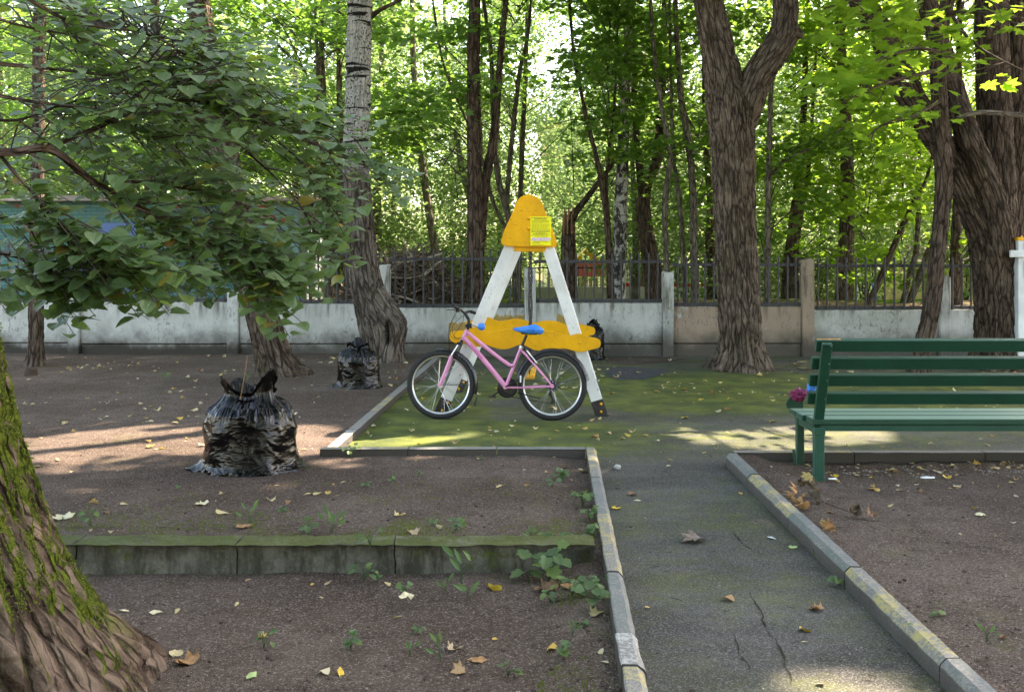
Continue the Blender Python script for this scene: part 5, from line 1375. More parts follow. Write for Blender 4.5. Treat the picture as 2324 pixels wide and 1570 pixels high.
def leaf_mesh(name, tm, pos, nrm, tip, size, rnd):
    Vt, Ft = tm; Zx = unit(nrm); Yx = unit(tip-Zx*np.sum(tip*Zx, 1, keepdims=True)); Xx = np.cross(Yx, Zx)
    V = pos[:, None]+size[:, None, None]*(Vt[None, :, 0:1]*Xx[:, None]+Vt[None, :, 1:2]*Yx[:, None]+Vt[None, :, 2:3]*Zx[:, None])
    n_, k_ = len(pos), len(Vt); off = (np.arange(n_)*k_)
    Fs = [(f[None]+off[:, None, None]).reshape(-1, f.shape[1]) for f in Ft]
    return np_mesh(name, V.reshape(-1, 3), Fs, False, {'rnd': np.repeat(rnd, k_)})
def clusters(C, n_per, rad, flat=.22, size=(.09, .15), nj=.45, sunny=0.0, droop=.35, r=rng):
    """leaf sprays: flattened discs of leaves round each centre"""
    K = len(C); n_ = K*n_per
    c = np.repeat(C, n_per, 0); R = np.repeat(rad, n_per)
    a = r.uniform(0, 2*np.pi, n_); q = np.sqrt(r.uniform(0, 1, n_))
    off = np.stack([np.cos(a)*q, np.sin(a)*q, r.normal(0, flat, n_)-droop*.4*q*q], 1)*R[:, None]
    pos = c+off
    nrm = np.stack([r.normal(0, nj, n_), r.normal(0, nj, n_), np.ones(n_)], 1)
    tip = np.stack([np.cos(a), np.sin(a), -droop-r.uniform(0, .5, n_)], 1)+r.normal(0, .5, (n_, 3))
    s = r.uniform(size[0], size[1], n_)
    rnd = np.clip(np.repeat(r.uniform(0, 1, K), n_per)*.55+r.uniform(0, 1, n_)*.45, 0, 1)
    return pos, nrm, tip, s, rnd
def add_leaves(name, mat, root, tm, pos, nrm, tip, s, rnd):
    if len(pos) == 0: return
    me_ = leaf_mesh(name, tm, pos-np.array(root.location), nrm, tip, s, rnd)
    return link(name, me_, mat, root)

# --- sun spots wanted on the ground, gaps cut in the crowns for them (u, v, half-width m, half-depth m, strength)
SPOTS = [(250, 1000, 1.15, .62, .9), (560, 1000, 1.0, .58, .9), (700, 1020, .45, .40, .9), (150, 1055, .6, .28, .8), (430, 1055, .5, .2, .55), (180, 1120, .35, .14, .5),
         (900, 1000, .65, .32, .9), (1090, 992, .5, .22, .7), (830, 1055, .45, .16, .7), (1010, 1052, .45, .14, .5), (660, 1130, .4, .15, .35), (1240, 1060, .3, .1, .35),
         (1750, 985, .78, .46, .95), (1890, 978, .5, .40, .95), (2080, 975, .35, .2, .35), (1930, 1545, .17, .15, .95), (1830, 1560, .12, .1, .9),
         (1780, 892, .9, .5, .35), (1480, 905, .5, .4, .2), (270, 1440, .12, .2, .8), (1250, 960, .35, .15, .3), (1000, 940, .4, .2, .2)]
SPW = [(G(u, v, .03)[0], G(u, v, .03)[1], a+.12, b_+.14, s_) for u, v, a, b_, s_ in SPOTS]
def hole(g_):
    """chance that a leaf above ground-shadow point g is missing"""
    h = np.zeros(len(g_)); q = np.c_[g_*2.6, np.zeros(len(g_))]
    wob = 1+.45*fbm(q, 3, 71)
    for x, y, a, b_, s_ in SPW:
        d = np.sqrt(((g_[:, 0]-x)/a)**2+((g_[:, 1]-y)/b_)**2)*wob
        h = np.maximum(h, min(1, s_*1.12)*sstep(d, 1.2, .85))
    return h
def shadow_pt(p): return p[:, :2]-SUN[None, :2]*(p[:, 2:3]/SUN[2])

# --- linden: hanging sprays at upper left --------------------------------
LT = TREES['near']
lims = [([(-330, 250, 60), (-150, 320, 40), (0, 350, 26), (110, 345, 24), (200, 410, 20), (290, 460, 15), (420, 520, 9), (560, 600, 6), (640, 650, 4)], [3.6, 3.9, 4.2, 4.4, 4.6, 4.7, 4.9, 5.0, 5.1]),
        ([(100, 346, 16), (200, 300, 14), (280, 262, 12), (420, 232, 9), (560, 262, 7), (700, 330, 5), (840, 374, 3)], [4.4, 4.6, 4.8, 5.1, 5.4, 5.7, 6.0]),
        ([(-300, 60, 40), (-100, 120, 18), (80, 150, 12), (250, 170, 10), (400, 200, 8), (560, 250, 6), (700, 290, 5), (800, 335, 3)], [3.6, 4.0, 4.4, 4.8, 5.1, 5.4, 5.7, 5.9]),
        ([(-100, 470, 18), (60, 500, 12), (200, 545, 8), (330, 600, 5), (400, 640, 3)], [4.0, 4.3, 4.5, 4.7, 4.8]),
        ([(-200, -120, 26), (0, -30, 16), (150, 40, 10), (350, 90, 8), (480, 160, 6), (600, 220, 4)], [3.8, 4.2, 4.6, 5.0, 5.2, 5.5]),
        ([(200, 410, 11), (300, 405, 9), (420, 430, 8), (560, 470, 6), (680, 530, 5), (710, 600, 3)], [4.6, 4.8, 5.0, 5.2, 5.4, 5.5]),
        ([(-120, 560, 14), (40, 590, 8), (120, 620, 5), (210, 650, 3)], [4.0, 4.3, 4.4, 4.5]),
        ([(290, 460, 10), (380, 500, 7), (470, 560, 6), (560, 620, 4), (590, 670, 3)], [4.7, 4.8, 4.9, 5.0, 5.0]),
        ([(0, 350, 12), (60, 420, 9), (130, 500, 7), (220, 560, 5), (300, 620, 3)], [4.2, 4.25, 4.3, 4.4, 4.4]),
        ([(250, 170, 8), (360, 130, 6), (460, 120, 5), (560, 150, 3)], [4.8, 5.0, 5.2, 5.4]),
        ([(420, 232, 7), (540, 330, 6), (640, 420, 5), (700, 500, 4), (720, 600, 3)], [5.1, 5.2, 5.3, 5.4, 5.4]),
        ([(560, 262, 6), (660, 340, 5), (720, 420, 4), (740, 480, 3)], [5.4, 5.5, 5.6, 5.6]),
        ([(420, 430, 7), (500, 500, 6), (580, 580, 4), (640, 660, 3)], [5.0, 5.05, 5.1, 5.1]),
        ([(-100, 20, 10), (60, 70, 8), (180, 90, 6), (300, 130, 5), (420, 190, 4), (520, 260, 3)], [4.2, 4.5, 4.7, 4.9, 5.1, 5.3]),
        ([(-100, 270, 10), (40, 280, 8), (160, 230, 6), (280, 210, 5), (400, 250, 4), (480, 330, 3)], [4.2, 4.4, 4.6, 4.8, 5.0, 5.1]),
        ([(600, 270, 6), (700, 320, 5), (780, 350, 4), (850, 375, 3), (905, 392, 2)], [5.6, 5.8, 5.9, 6.0, 6.1]),
        ([(560, 262, 6), (680, 270, 5), (780, 300, 4), (850, 340, 2)], [5.4, 5.7, 5.9, 6.0]),
        ([(-80, 640, 6), (30, 640, 5), (120, 650, 4), (200, 665, 3)], [4.1, 4.3, 4.4, 4.4]),
        ([(-60, 200, 12), (100, 230, 8), (220, 250, 6), (330, 300, 5), (420, 340, 4), (520, 400, 3)], [4.1, 4.4, 4.6, 4.8, 5.0, 5.1])]
limb_paths = []; tw = []; Lp = []; Ln = []; Lt = []; Ls = []
r_ = np.random.default_rng(21)
def _linden_zone(u, v):
    # hanging edge of the foliage
    lo = np.interp(u, [-400, 0, 180, 300, 420, 540, 620, 720, 770, 840, 900, 980], [700, 690, 690, 660, 650, 690, 700, 640, 540, 460, 430, 410])
    hi = np.interp(u, [-400, 300, 480, 600, 760, 830, 900, 980], [-300, -200, 10, 130, 210, 265, 335, 385])
    return (v < lo) & (v > hi)
for li, (pp_, dd_) in enumerate(lims):
    p_ = []
    for (u, v, wd), Y in zip(pp_, dd_):
        q = P(u, v, Y); p_.append([q[0], q[1], q[2], max(wd, 2)/2/F*Y*.8])
    p_ = crom(np.array(p_), 8)
    p_[:, :3] += .02*np.stack([vnoise(p_[:, :3]*3+s_*7, li) for s_ in range(3)], 1)
    limb_paths.append(p_)
    add_limb('branch', M['bark_dark'], LT, p_[::2], 10, .05, .004, 30, seed=li)
    L = len(p_); nt_w = int(L*.80)
    for k_ in range(nt_w):
        f = r_.uniform(.06, 1)*(L-2); i = int(f); b0 = p_[i, :3]*(1-f+i)+p_[i+1, :3]*(f-i); tg = unit(p_[i+1, :3]-p_[i, :3])
        sd_ = r_.choice([-1, 1]); d = tg*.8+np.array([.25, r_.normal(0, .45), sd_*r_.uniform(.15, .8)-.25]); d = unit(d)
        ln = r_.uniform(.30, .75); m_ = 9; s_ = np.linspace(0, 1, m_)[:, None]
        pt = b0+d*ln*s_+np.array([0, 0, -.30*ln])*s_**2+np.array([.12*ln, 0, 0])*s_**2
        uu = UC+pt[:, 0]/pt[:, 1]*F; vv = VH+(HC-pt[:, 2])/pt[:, 1]*F
        ok = _linden_zone(uu+r_.normal(0, 32), vv+r_.normal(0, 26))
        if ok[:5].sum() < 4: continue
        if vnoise(np.array([[uu[4]/95, vv[4]/62, 2.2]]), 4)[0] > .30 and vv[4] < 480: continue
        if r_.uniform() > np.interp(vv[4], [0, 200, 300, 420, 500, 700], [.5, .5, .5, .6, .9, 1.0])*np.interp(uu[4], [480, 640], [1, .72]): continue
        last = m_ if ok.all() else max(5, int(np.argmin(ok)))
        pt = pt[:last]
        tw.append(np.c_[pt, np.linspace(.0045, .0016, last)])
        nl = int(ln/.048)
        for j in range(nl):
            t_ = (j+.6)/nl; x_ = t_*(last-1); a_ = int(min(x_, last-2)); bpos = pt[a_]*(1-(x_-a_))+pt[a_+1]*(x_-a_); td = unit(pt[a_+1]-pt[a_])
            side = 1 if j % 2 else -1
            lat = unit(np.cross(td, np.array([0, -.55, .83])))*side
            tip = td*.7+lat*.9+np.array([.1, -.25, -.3])+r_.normal(0, .25, 3)
            nr = np.array([r_.normal(-.05, .26), -.30+r_.normal(0, .22), .92+r_.normal(0, .15)])
            Lp.append(bpos+lat*.022); Ln.append(nr); Lt.append(tip); Ls.append(r_.uniform(.050, .094))
# loose sprays filling out towards the top left
allp = np.vstack(limb_paths)
for k_ in range(150):
    u = r_.uniform(-60, 560); v = r_.uniform(-50, 420)*(1 if u < 420 else .6)
    if v < (u-420)*.9: continue
    b0 = P(u, v, r_.uniform(4.5, 6.4)); near_ = allp[np.argmin(np.sum((allp[:, :3]-b0)**2, 1)), :3]
    mid_ = (b0+near_)/2+np.array([0, 0, .05]); tw.append(crom(np.array([np.r_[near_, .005], np.r_[mid_, .004], np.r_[b0, .003]]), 4))
    d = unit(np.array([.8+r_.normal(0, .3), r_.normal(0, .4), -.15+r_.normal(0, .3)])); ln = r_.uniform(.3, .6); s_ = np.linspace(0, 1, 8)[:, None]
    pt = b0+d*ln*s_+np.array([0, 0, -.28*ln])*s_**2; tw.append(np.c_[pt, np.linspace(.003, .0014, 8)])
    nl = int(ln/.05)
    for j in range(nl):
        x_ = (j+.6)/nl*7; a_ = int(min(x_, 6)); bpos = pt[a_]*(1-(x_-a_))+pt[a_+1]*(x_-a_); td = unit(pt[a_+1]-pt[a_]); side = 1 if j % 2 else -1
        lat = unit(np.cross(td, np.array([0, -.4, .9])))*side
        Lp.append(bpos+lat*.02); Ln.append(np.array([r_.normal(-.05, .3), -.28+r_.normal(0, .24), .92])); Lt.append(td*.7+lat*.9+np.array([.1, -.25, -.3])+r_.normal(0, .25, 3)); Ls.append(r_.uniform(.048, .090))
Lp, Ln, Lt, Ls = map(np.array, (Lp, Ln, Lt, Ls))
V, Fs = multi_tubes(tw, 4); o = link('twigs', np_mesh('twigs', V-np.array(LT.location), Fs, True), M['twig'], LT); tag(o, None, None, None, 'stuff')
rl = np.clip(r_.beta(2, 2.2, len(Lp))*.93, 0, .93); yl = r_.uniform(0, 1, len(Lp)) < .022; rl[yl] = r_.uniform(.955, 1, yl.sum())
add_leaves('foliage', M['linden'], LT, HEART, Lp, Ln, Lt, Ls, rl)
print('linden leaves', len(Lp))

# --- curved maple: bright sprays against the light -------------------------
CT = TREES['curve']; mp = []; r_ = np.random.default_rng(31)
sprays = [([(2140, 60, 14), (2070, 48, 9), (1990, 60, 6), (1900, 80, 4)], [13, 12, 11, 10.4]), ([(2130, 160, 12), (2060, 175, 8), (1980, 200, 6), (1910, 235, 4)], [13, 12, 11.2, 10.6]),
          ([(2140, 30, 14), (2230, 30, 8), (2320, 60, 6), (2380, 90, 4)], [13, 11.8, 10.8, 10.4]), ([(2140, -10, 12), (2040, -20, 8), (1940, 0, 6), (1870, 20, 4)], [13, 12, 11.2, 10.8]),
          ([(2132, 230, 10), (2080, 260, 7), (2010, 280, 5), (1960, 320, 3)], [13, 12.2, 11.6, 11.2]), ([(2150, -60, 14), (2200, -30, 8), (2260, 10, 6), (2330, 20, 4)], [13, 11.6, 10.4, 9.8]),
          ([(2130, 120, 10), (2090, 110, 7), (2040, 120, 5), (1980, 140, 4)], [12.9, 11.9, 11, 10.4]), ([(2150, 20, 10), (2200, 90, 7), (2260, 130, 5), (2320, 160, 4)], [13, 11.8, 10.8, 10.3])]
Cc = []; paths = []
for pp_, dd_ in sprays:
    p_ = np.array([np.r_[P(u, v, Y), w_/2/F*Y] for (u, v, w_), Y in zip(pp_, dd_)]); p_ = crom(p_, 8); paths.append(p_)
    for k_ in range(7):
        i = r_.integers(len(p_)//4, len(p_)); c_ = p_[i, :3]+np.array([r_.normal(0, .35), r_.normal(0, .4), r_.normal(0, .12)]); Cc.append(c_)
        paths.append(crom(np.array([p_[max(0, i-3)], np.r_[(p_[max(0, i-3), :3]+c_)/2+[0, 0, .03], .006], np.r_[c_, .003]]), 3))
for p_ in paths[:]: pass
V, Fs = multi_tubes(paths, 5); tag(link('branches', np_mesh('branches', V-np.array(CT.location), Fs, True), M['bark_dark'], CT), None, None, None, 'stuff')
Cc = np.array(Cc)
a_ = clusters(Cc, 14, r_.uniform(.28, .5, len(Cc)), .14, (.13, .19), .35, r=r_)
m_ = r_.uniform(0, 1, len(a_[0])) > .9*hole(shadow_pt(a_[0])); a_ = tuple(q[m_] for q in a_)  # leaves dropped where their shadow would cover a sun spot
add_leaves('foliage', M['maple_sun'], CT, MAPLE, *a_)

# --- maples and others beyond the wall: sprays hung on the stems -------------
r_ = np.random.default_rng(41)
def mid_density(u, v):
    d = np.zeros_like(u)
    def reg(u0, u1, v0, v1, k_, soft=50):
        return k_*sstep(u, u0-soft, u0+soft)*sstep(u, u1+soft, u1-soft)*sstep(v, v1+soft, v1-soft)*(v > v0-200)
    for q in ((380, 800, 0, 420, .75), (840, 1010, 0, 330, 1.0), (990, 1230, 0, 260, .9), (1200, 1330, 0, 90, .6), (1330, 1580, 0, 380, 1.0), (1560, 1760, 0, 520, .55), (1750, 2130, 0, 520, .95), (1830, 2020, 500, 620, .35), (2130, 2400, 0, 560, .4), (-100, 400, 0, 400, .5)):
        d = np.maximum(d, reg(*q))
    return d
C1 = []
while len(C1) < 1150:
    u = r_.uniform(-150, 2480, 4000); v = r_.uniform(-160, 640, 4000)
    keep = r_.uniform(0, 1, 4000) < mid_density(u, v)*(.35+.9*(vnoise(np.c_[u/110, v/60, 0*u], 5)+.5))
    for uu, vv in zip(u[keep], v[keep]):
        C1.append(P(uu, vv, r_.uniform(16.6, 23.5)))
C1 = np.array(C1[:1150])
keys = [k_ for k_, t_, b_ in BT if k_ not in ('b6', 'b3', 'b4')]
bases = np.array([b_ for k_, t_, b_ in BT if k_ in keys])
own = np.argmin((C1[:, None, 0]-bases[None, :, 0])**2+.5*(C1[:, None, 1]-bases[None, :, 1])**2, 1)
for ki, k_ in enumerate(keys):
    c_ = C1[own == ki]; t_ = TREES[k_]
    if len(c_) == 0: continue
    bright = bases[ki][0] > 5.2  # right-hand trees get the sunlit leaf copy
    a_ = clusters(c_, 46, r_.uniform(.38, .75, len(c_)), .16, (.10, .155), .42, r=r_)
    add_leaves('foliage', M['maple_sun'] if bright else M['maple'], t_, MAPLE, *a_)
    pths = []
    for c0 in c_[::2]:
        b0 = bases[ki]; h_ = max(b0[2]+.8, c0[2]-.35*np.hypot(*(c0[:2]-b0[:2]))-.3)
        s0 = np.array([b0[0]+(c0[0]-b0[0])*.05, b0[1]+(c0[1]-b0[1])*.05, h_]); m_ = (s0+c0)/2+np.array([0, 0, .12])+r_.normal(0, .08, 3)
        pths.append(crom(np.array([np.r_[s0, .014], np.r_[m_, .009], np.r_[c0, .004]]), 4))
    V, Fs = multi_tubes(pths, 4); tag(link('branches', np_mesh('branches', V-np.array(t_.location), Fs, True), M['twig'], t_), None, None, None, 'stuff')
# bare thin branches crossing in front of the far green
pths = []
for i in range(46):
    u0 = r_.uniform(860, 1900); v0 = r_.uniform(150, 620); L = r_.uniform(80, 300); an = r_.normal(-.5, .5)*r_.choice([-1, 1]); Y = r_.uniform(16.8, 20)
    q = np.array([np.r_[P(u0+L*s_*math.cos(an), v0-L*s_*abs(math.sin(an))+18*math.sin(3*s_+i), Y+.3*s_), .011*(1-.75*s_)] for s_ in (0, .3, .6, 1)]); pths.append(crom(q, 4))
t_ = TREES['b1']; V, Fs = multi_tubes(pths, 4); tag(link('bare_branches', np_mesh('bare_branches', V-np.array(t_.location), Fs, True), M['twig'], t_), None, None, None, 'stuff')

# --- far wood: whole trees with shared crowns ------------------------------
far_me = []
for i in range(4):
    r2 = np.random.default_rng(60+i); K = 210
    z_ = r2.uniform(.05, 1, K); wdt = np.sin(np.pi*np.clip(z_*.85+.12, 0, 1))**.6; a_ = r2.uniform(0, 2*np.pi, K); q = np.sqrt(r2.uniform(.05, 1, K))
    C_ = np.stack([np.cos(a_)*q*wdt*2.6, np.sin(a_)*q*wdt*2.6, 1.0+z_*11.5], 1)
    a_ = clusters(C_, 62, r2.uniform(.5, 1.0, K), .34, (.10, .19), .6, r=r2)
    far_me.append(leaf_mesh('far_crown', QUAD, *a_)); far_me[-1].materials.append(M['far_leaf'])
tk = MB().tube(crom(np.array([[0, 0, -.6], [.05, 0, 3], [-.05, .1, 7], [0, 0, 12]]), 5), np.linspace(.17, .03, 16), 8).mesh('far_trunk', True); tk.materials.append(M['bark_young'])
fp = []
r_ = np.random.default_rng(77)
for row, (Y, dx, x0, x1) in enumerate(((26.5, 3.6, -15, 15), (32, 3.4, -20, 20), (39, 3.6, -24, 24), (47, 4.2, -30, 30))):
    x = x0
    while x < x1:
        xx_, yy_ = x+r_.uniform(-1, 1), Y+r_.uniform(-1.6, 1.6); u = UC+xx_/yy_*F
        x += dx
        if 1225 < u < 1330 and row > 0 and row < 3: continue
        fp.append((xx_, yy_))
for i, (x, y) in enumerate(fp):
    zb = float(gz(np.array([x]), np.array([y]), False)[0])
    o = empty('far_tree', (x, y, zb), r_.uniform(0, 6.28)); s_ = r_.uniform(.75, 1.12); o.scale = (s_*r_.uniform(.85, 1.15), s_, s_*r_.uniform(.8, 1.1))
    tag(o, 'leafy light green tree in the sunlit wood far behind the wall', 'tree', 'sunlit wood behind the wall')
    link('trunk', tk, None, o); link('crown', far_me[i % 4], None, o)
# undergrowth shrubs between
r2 = np.random.default_rng(90); K = 60; a_ = r2.uniform(0, 2*np.pi, K); q = np.sqrt(r2.uniform(0, 1, K)); z_ = r2.uniform(0, 1, K)
C_ = np.stack([np.cos(a_)*q*1.1*(1-.3*z_), np.sin(a_)*q*1.1*(1-.3*z_), .15+z_*1.7], 1)
a_ = clusters(C_, 40, r2.uniform(.25, .45, K), .4, (.08, .13), .6, r=r2); sh = leaf_mesh('shrub_foliage', QUAD, *a_); sh.materials.append(M['far_leaf'])
st_ = MB()
for i in range(7): st_.tube([(0, 0, -.2), (.4*math.cos(i), .4*math.sin(i), 1.0+.1*i)], [.02, .008], 5)
stm = st_.mesh('shrub_stems'); stm.materials.append(M['twig'])
for i, (u, Y) in enumerate(((560, 22.5), (700, 25), (820, 23), (1040, 26), (1120, 24), (1620, 24.5), (1700, 22), (1790, 24), (1850, 22.4), (1960, 23.2), (2190, 21.5), (2300, 20), (640, 27), (1010, 30.5))):
    zb = float(gz(np.array([0.]), np.array([Y]), False)[0])
    o = empty('shrub', (ux(u, Y), Y, zb), i*1.3); s_ = r_.uniform(.7, 1.25); o.scale = (s_, s_, s_*r_.uniform(.7, 1.25)); tag(o, 'low leafy shrub growing between the trunks behind the railing', 'shrub', 'shrubs behind the railing')
    link('stems', stm, None, o); link('foliage', sh, None, o)

# --- unseen high crowns, shaped to keep the sun off the play area ----------------------------------
r_ = np.random.default_rng(101)
Nc = 64000
gx_ = np.stack([r_.uniform(-7.5, 8, Nc), r_.uniform(1.5, 15.5, Nc)], 1)
dens = 1-.9*sstep(gx_[:, 1], 12.4, 14.6)
keep = r_.uniform(0, 1, Nc) < dens*(1-hole(gx_)); gx_ = gx_[keep]; n_ = len(gx_)
zz_ = r_.uniform(8.2, 15, n_)+1.2*vnoise(np.c_[gx_*.5, np.zeros(n_)], 8)
pos = np.c_[gx_+SUN[None, :2]*(zz_[:, None]/SUN[2]), zz_]
pos -= 0
nrm = np.stack([r_.normal(0, .5, n_), r_.normal(0, .5, n_), np.ones(n_)], 1); tip = r_.normal(0, 1, (n_, 3)); tip[:, 2] -= .6
sz = r_.uniform(.20, .36, n_); rn = r_.uniform(0, 1, n_)
ck_ = ['fork', 'multi', 'curve', 'b13', 'b16', 'shade0', 'shade1', 'shade2', 'shade3', 'poplar', 'b7', 'b12']
cb = np.array([TREES[k_].location for k_ in ck_])
own = np.argmin((pos[:, None, 0]-cb[None, :, 0])**2+(pos[:, None, 1]-cb[None, :, 1])**2, 1)
for i, k_ in enumerate(ck_):
    m_ = own == i
    if m_.sum(): add_leaves('crown', M['canopy_leaf'], TREES[k_], QUAD, pos[m_]-sz[m_, None]*.4*unit(tip[m_]), nrm[m_], tip[m_], sz[m_], rn[m_])
# crowns on the left-hand trees, thickened above the picture to darken the ground
for k_, hh in (('lean', 7.8), ('slim', 7.6), ('near', 8.5)):
    b0 = np.array(TREES[k_].location); C_ = np.stack([b0[0]-.6+r_.normal(0, 2.0, 170), b0[1]-.2+r_.normal(0, 1.5, 170), np.maximum(hh+r_.normal(0, 1.1, 170), 6.5)], 1)
    a_ = clusters(C_, 30, r_.uniform(.5, 1.0, 170), .3, (.12, .19), .5, r=r_); add_leaves('crown', M['canopy_leaf'], TREES[k_], OVAL, *a_)

# --- unseen trees added behind the camera to dim the frontal sky light ---------------
near_me = [m_.copy() for m_ in far_me]
for m_ in near_me: m_.materials.clear(); m_.materials.append(M['canopy_leaf'])
for i, (x, y) in enumerate(((-13, -8), (-9, -11), (-5, -10), (-1, -12), (3, -10), (7, -11.5), (11, -9))):
    o = empty('dimming_tree', (x, y, 0), 1.7*i); o.scale = (1.2, 1.2, 1.3); tag(o, 'unseen leafy tree added behind the camera to dim the frontal sky light', 'tree', 'unseen trees added to dim the frontal light')
    link('trunk', tk, None, o); link('crown', near_me[i % 4], None, o)
# ------------------------------------------------------------------ small things on the ground
r_ = np.random.default_rng(303)
def surf(x, y):
    x = np.atleast_1d(np.asarray(x, float)); y = np.atleast_1d(np.asarray(y, float))
    z = gz(x, y); return np.where(z < -.055, 0.0, z)
def to_uv(x, y, z): return UC+x/y*F, VH+(HC-z)/y*F
# fallen leaf shapes
def curl(tm, c, e, seed):
    V = tm[0].copy(); rr = np.random.default_rng(seed)
    V[:, 2] = c*(V[:, 0]**2)*2.2+e*(V[:, 1]-.45)**2+.06*rr.normal(0, 1, len(V)); return V, tm[1]
shapes = []
for i in range(8):
    tm = [OVAL, HEART, OVAL, OVAL, OVAL, HEART, OVAL, MAPLE][i]
    V, Fs = curl(tm, [.5, .4, .9, .5, -.4, -.5, .2, .8][i], [.25, -.3, .4, .3, -.35, .5, -.2, -.3][i], i)
    V = V.copy(); V[:, 1] -= .45; V[:, 2] -= V[:, 2].min()
    if tm is OVAL: V[:, 0] *= .8
    n_ = len(V)
    # a thin petiole
    st = np.array([[-.012, -.45, .02], [.012, -.45, .02], [.03, -.75, .05], [.015, -.76, .05]])
    V2 = np.vstack([V, st]); Fs2 = list(Fs)+[np.array([[n_, n_+1, n_+2, n_+3]])]
    me_ = np_mesh('fallen_leaf', V2, Fs2, False, {'rnd': np.full(len(V2), i*.13)}); me_.materials.append(M['fallen']); shapes.append((V2, Fs2, me_))
# scatter in view
N0 = 9000
uu = r_.uniform(-20, 2344, N0); vv = 600+ (r_.uniform(0, 1, N0)**1.0)*960
pts_ = []
for u, v in zip(uu, vv):
    if v < 812: continue
    q = G(u, v, .02); pts_.append(q[:2])
pts_ = np.array(pts_); z = surf(pts_[:, 0], pts_[:, 1])
u, v = to_uv(pts_[:, 0], pts_[:, 1], z)
dn = np.interp(v, [812, 830, 900, 1000, 1080, 1200, 1570], [.30, .30, .24, .13, .055, .022, .010])
onpath = (pts_[:, 0] > xl(pts_[:, 1])) & (pts_[:, 0] < xk(pts_[:, 1])) & (pts_[:, 1] < 7.3); dn = np.where(onpath, dn*.55, dn)
bench_strip = (pts_[:, 0] > 1.9) & (pts_[:, 1] > 6.3) & (pts_[:, 1] < 7.1); dn = np.where(bench_strip, dn*3.5, dn)
bank = (np.abs(pts_[:, 0]-xl(pts_[:, 1])+.15) < .2) & (pts_[:, 1] < 7.2); dn = np.where(bank, dn*1.6, dn)
cl = .4+1.2*(vnoise(np.c_[pts_*1.3, np.zeros(len(pts_))], 15)+.4)
onk = ((np.abs(pts_[:, 0]-xl(pts_[:, 1])-.04) < .06) & (pts_[:, 1] < 7.4)) | ((np.abs(pts_[:, 0]-xk(pts_[:, 1])-.04) < .06) & (pts_[:, 1] < 7.2)) | ((np.abs(pts_[:, 1]-4.91) < .09) & (pts_[:, 0] < .5)) | ((np.abs(pts_[:, 1]-7.36) < .06) & (pts_[:, 0] < .7)) | ((np.abs(pts_[:, 1]-7.22) < .06) & (pts_[:, 0] > 1.6))
keep = (r_.uniform(0, 1, len(pts_)) < dn*cl*1.15) & (~onk) & (pts_[:, 1] < 14.8)
trunkpos = [(TREES[k_].location.x, TREES[k_].location.y, .45) for k_ in ('lean', 'slim', 'poplar', 'fork', 'curve', 'multi')]+[(-1.9, 3.2, .7), (bag1.location.x, bag1.location.y, .42), (bag2.location.x, bag2.location.y, .33)]
for x, y, r0 in trunkpos: keep &= np.hypot(pts_[:, 0]-x, pts_[:, 1]-y) > r0
pts_ = pts_[keep]; z = z[keep]
size = np.where(pts_[:, 1] > 9, r_.uniform(.035, .080, len(pts_)), r_.uniform(.024, .06, len(pts_)))
app = size/pts_[:, 1]; order = np.argsort(-app)
print('fallen leaves', len(order))
sx_, sV, sF, sR, base = 0, [], [], [], 0
for rank, i in enumerate(order):
    x, y = pts_[i]; si = int(r_.integers(0, 8)); rot = (r_.normal(0, .16), r_.normal(0, .16), r_.uniform(0, 6.28))
    if rank < 285:
        o = bpy.data.objects.new('fallen_leaf', shapes[si][2]); COL.objects.link(o)
        o.location = (x, y, z[i]+.003); o.rotation_euler = rot; o.scale = (size[i], size[i], size[i]*.7)
        asph = z[i] == 0.0
        if asph and y < 7.3: lb = 'small dry yellow-brown leaf lying on the asphalt path between the kerbs'
        elif asph: lb = 'dry pale leaf scattered on the mossy asphalt of the play area'
        elif x > 1.6: lb = 'dry fallen leaf on the bare soil around the bench'
        elif y > 7.4: lb = 'dry yellow leaf scattered on the bare soil before the white wall'
        elif y > 4.9: lb = 'dry fallen leaf on the soil terrace above the mossy concrete kerb'
        else: lb = 'dry fallen leaf on the soil below the mossy concrete kerb'
        tag(o, lb, 'leaf', 'fallen leaves')
    else:
        V2, Fs2, _ = shapes[si]; R = Matrix.Rotation(rot[2], 3, 'Z') @ Matrix.Rotation(rot[0], 3, 'X'); W = V2 @ np.array(R).T*size[i]+np.array([x, y, z[i]+.003])
        sV.append(W); sR.append(np.full(len(W), r_.uniform())); sF += [f+base for f in Fs2]; base += len(W)
if sV:
    bysz = {}
    for f in sF: bysz.setdefault(f.shape[1], []).append(f)
    o = link('leaf_scatter', np_mesh('leaf_scatter', np.vstack(sV), [np.vstack(q) for q in bysz.values()], False, {'rnd': np.concatenate(sR)}), M['fallen'])
    tag(o, 'thin scatter of small dry leaves over the soil and moss', 'leaf litter', None, 'stuff')
